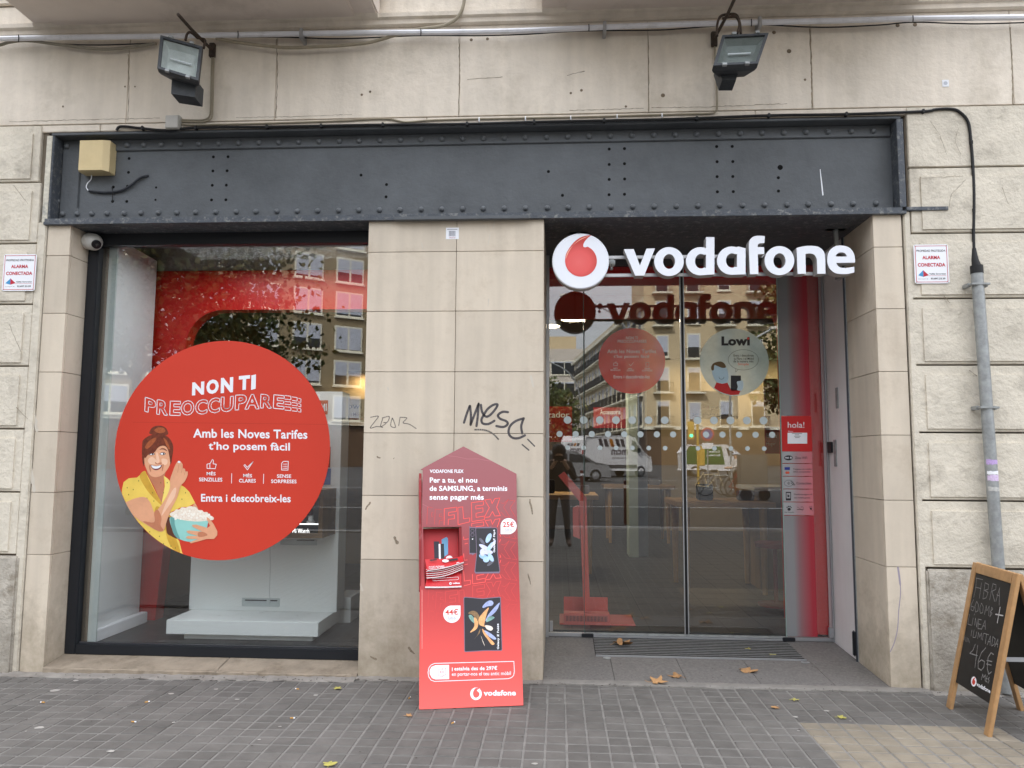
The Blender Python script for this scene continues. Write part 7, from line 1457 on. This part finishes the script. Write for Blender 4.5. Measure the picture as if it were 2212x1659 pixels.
SKN = pm('skin', (.5, .3, .2), rough=.5); JKT = pm('dark_jacket', (.025, .022, .024), rough=.8, var=.3, vs=20); JNS = pm('dark_jeans', (.09, .095, .115), rough=.85, var=.3, vs=30); BOOT = pm('suede_boot', (.18, .13, .11), rough=.8, var=.2, vs=20); HRD = pm('dark_hair', (.02, .014, .012), rough=.5, var=.3, vs=60)
J = {'pel': (0,0,.9), 'sp': (0,.01,1.1), 'ch': (0,0,1.26), 'nk': (0,.0,1.38), 'hd': (0,.02,1.47), 'ht': (0,.02,1.56),
     'hl': (-.09,0,.86), 'kl': (-.1,.03,.47), 'al': (-.12,-.02,.1), 'tl': (-.14,.12,.04), 'hr': (.09,0,.86), 'kr': (.12,.05,.47), 'ar': (.15,.0,.1), 'tr': (.17,.14,.04),
     'sl': (-.17,0,1.3), 'el': (-.24,.12,1.08), 'wl': (-.07,.3,1.32), 'hal': (-.04,.33,1.38), 'sr': (.17,0,1.3), 'er': (.25,.1,1.07), 'wr': (.1,.3,1.3), 'har': (.07,.33,1.37)}
Rr = {'pel': (.16,.12), 'sp': (.14,.11), 'ch': (.17,.12), 'nk': .055, 'hd': (.085,.1), 'ht': .07, 'hl': .095, 'kl': .06, 'al': .045, 'tl': (.042,.035), 'hr': .095, 'kr': .06, 'ar': .045, 'tr': (.042,.035), 'sl': .07, 'el': .05, 'wl': .032, 'hal': .035, 'sr': .07, 'er': .05, 'wr': .032, 'har': .035}
Eg = [('pel','sp'),('sp','ch'),('ch','nk'),('nk','hd'),('hd','ht'),('pel','hl'),('hl','kl'),('kl','al'),('al','tl'),('pel','hr'),('hr','kr'),('kr','ar'),('ar','tr'),('ch','sl'),('sl','el'),('el','wl'),('wl','hal'),('ch','sr'),('sr','er'),('er','wr'),('wr','har')]
ph = person('person in dark jacket and jeans taking the photograph, mirrored at the left of the entrance', J, Rr, Eg, [(lambda c: c.z > 1.36 and c.y < .25, SKN), (lambda c: c.y > .27 and c.z > 1.2, SKN), (lambda c: c.z > .86, JKT), (lambda c: c.z > .15, JNS), (lambda c: True, BOOT)], loc=(0, -5.37, 0))
hb = MB(); hb.ball((0, -.01, 1.52), .115, 16, (1, 1.05, 1.0)); hb.ball((0, -.05, 1.4), .125, 14, (1, .7, 1.3)); hb.ball((.0, .085, 1.485), .02, 8, (.8, .9, 1.1))
h_o = hb.build('hair', HRD, None, True); h_o.parent = ph
hb = MB()
for s_ in (-1, 1):
    bx = s_*.052
    for i in range(4): hb.tube([(bx-s_*.004*i, .335, 1.40-.018*i), (bx*.55, .36, 1.41-.018*i), (bx*.2, .352, 1.41-.018*i)], [.009, .008, .006], 6)
    hb.tube([(bx, .325, 1.37), (bx*.8, .335, 1.345), (bx*.4, .34, 1.34)], [.011, .009, .007], 6)
f_o = hb.build('fingers', SKN, None, True); f_o.parent = ph
tph = thing('mobile_phone', 'dark phone held up by the photographer', 'phone', (0, -5.015, 1.395)); MB().box(-.075, .075, -5.012, -5.003, 1.358, 1.432, .003).build('body', BLACK, tph)
J2 = dict(J); J2.update({'hal': (-.12,.42,1.02), 'wl': (-.14,.34,1.03), 'el': (-.22,.12,1.08), 'har': (.12,.42,1.02), 'wr': (.14,.34,1.03), 'er': (.24,.1,1.08)})
p = MIR(1590, 1000, 24.5); cy = person('cyclist in white shirt, grey cap and dark red trousers standing over a bicycle, mirrored', J2, Rr, Eg, [(lambda c: c.z > 1.36, SKN), (lambda c: c.y > .25 and c.z > .9, SKN), (lambda c: c.z > .9, pm('shirt_grey', S(200, 196, 190))), (lambda c: True, pm('trousers_dark_red', S(84, 24, 34)))], loc=(p.x, p.y, roadz(p.y)), rz=R(80))
c_o = MB().ball((0, .02, 1.55), .105, 12, (1, 1.1, .6)).build('cap', M_SH, None, True); c_o.parent = cy
p = MIR(1624, 1000, 22); t = thing('cargo_box', 'tall grey wheeled cargo box beside the cyclist, mirrored', 'cart', (p.x, p.y, roadz(p.y))); z0 = roadz(p.y); MB().box(p.x-.45, p.x+.45, p.y-.3, p.y+.3, z0+.35, z0+1.55, .03).build('box', pm('cargo_grey', (.16, .15, .14), rough=.6), t)
for s_ in (-1, 1): MB().lathe((p.x+s_*.3, p.y+.32, z0+.2), (0, 1, 0), [(.2, 0), (.2, .04)], 16).build('wheel', M_TYRE, t, True)
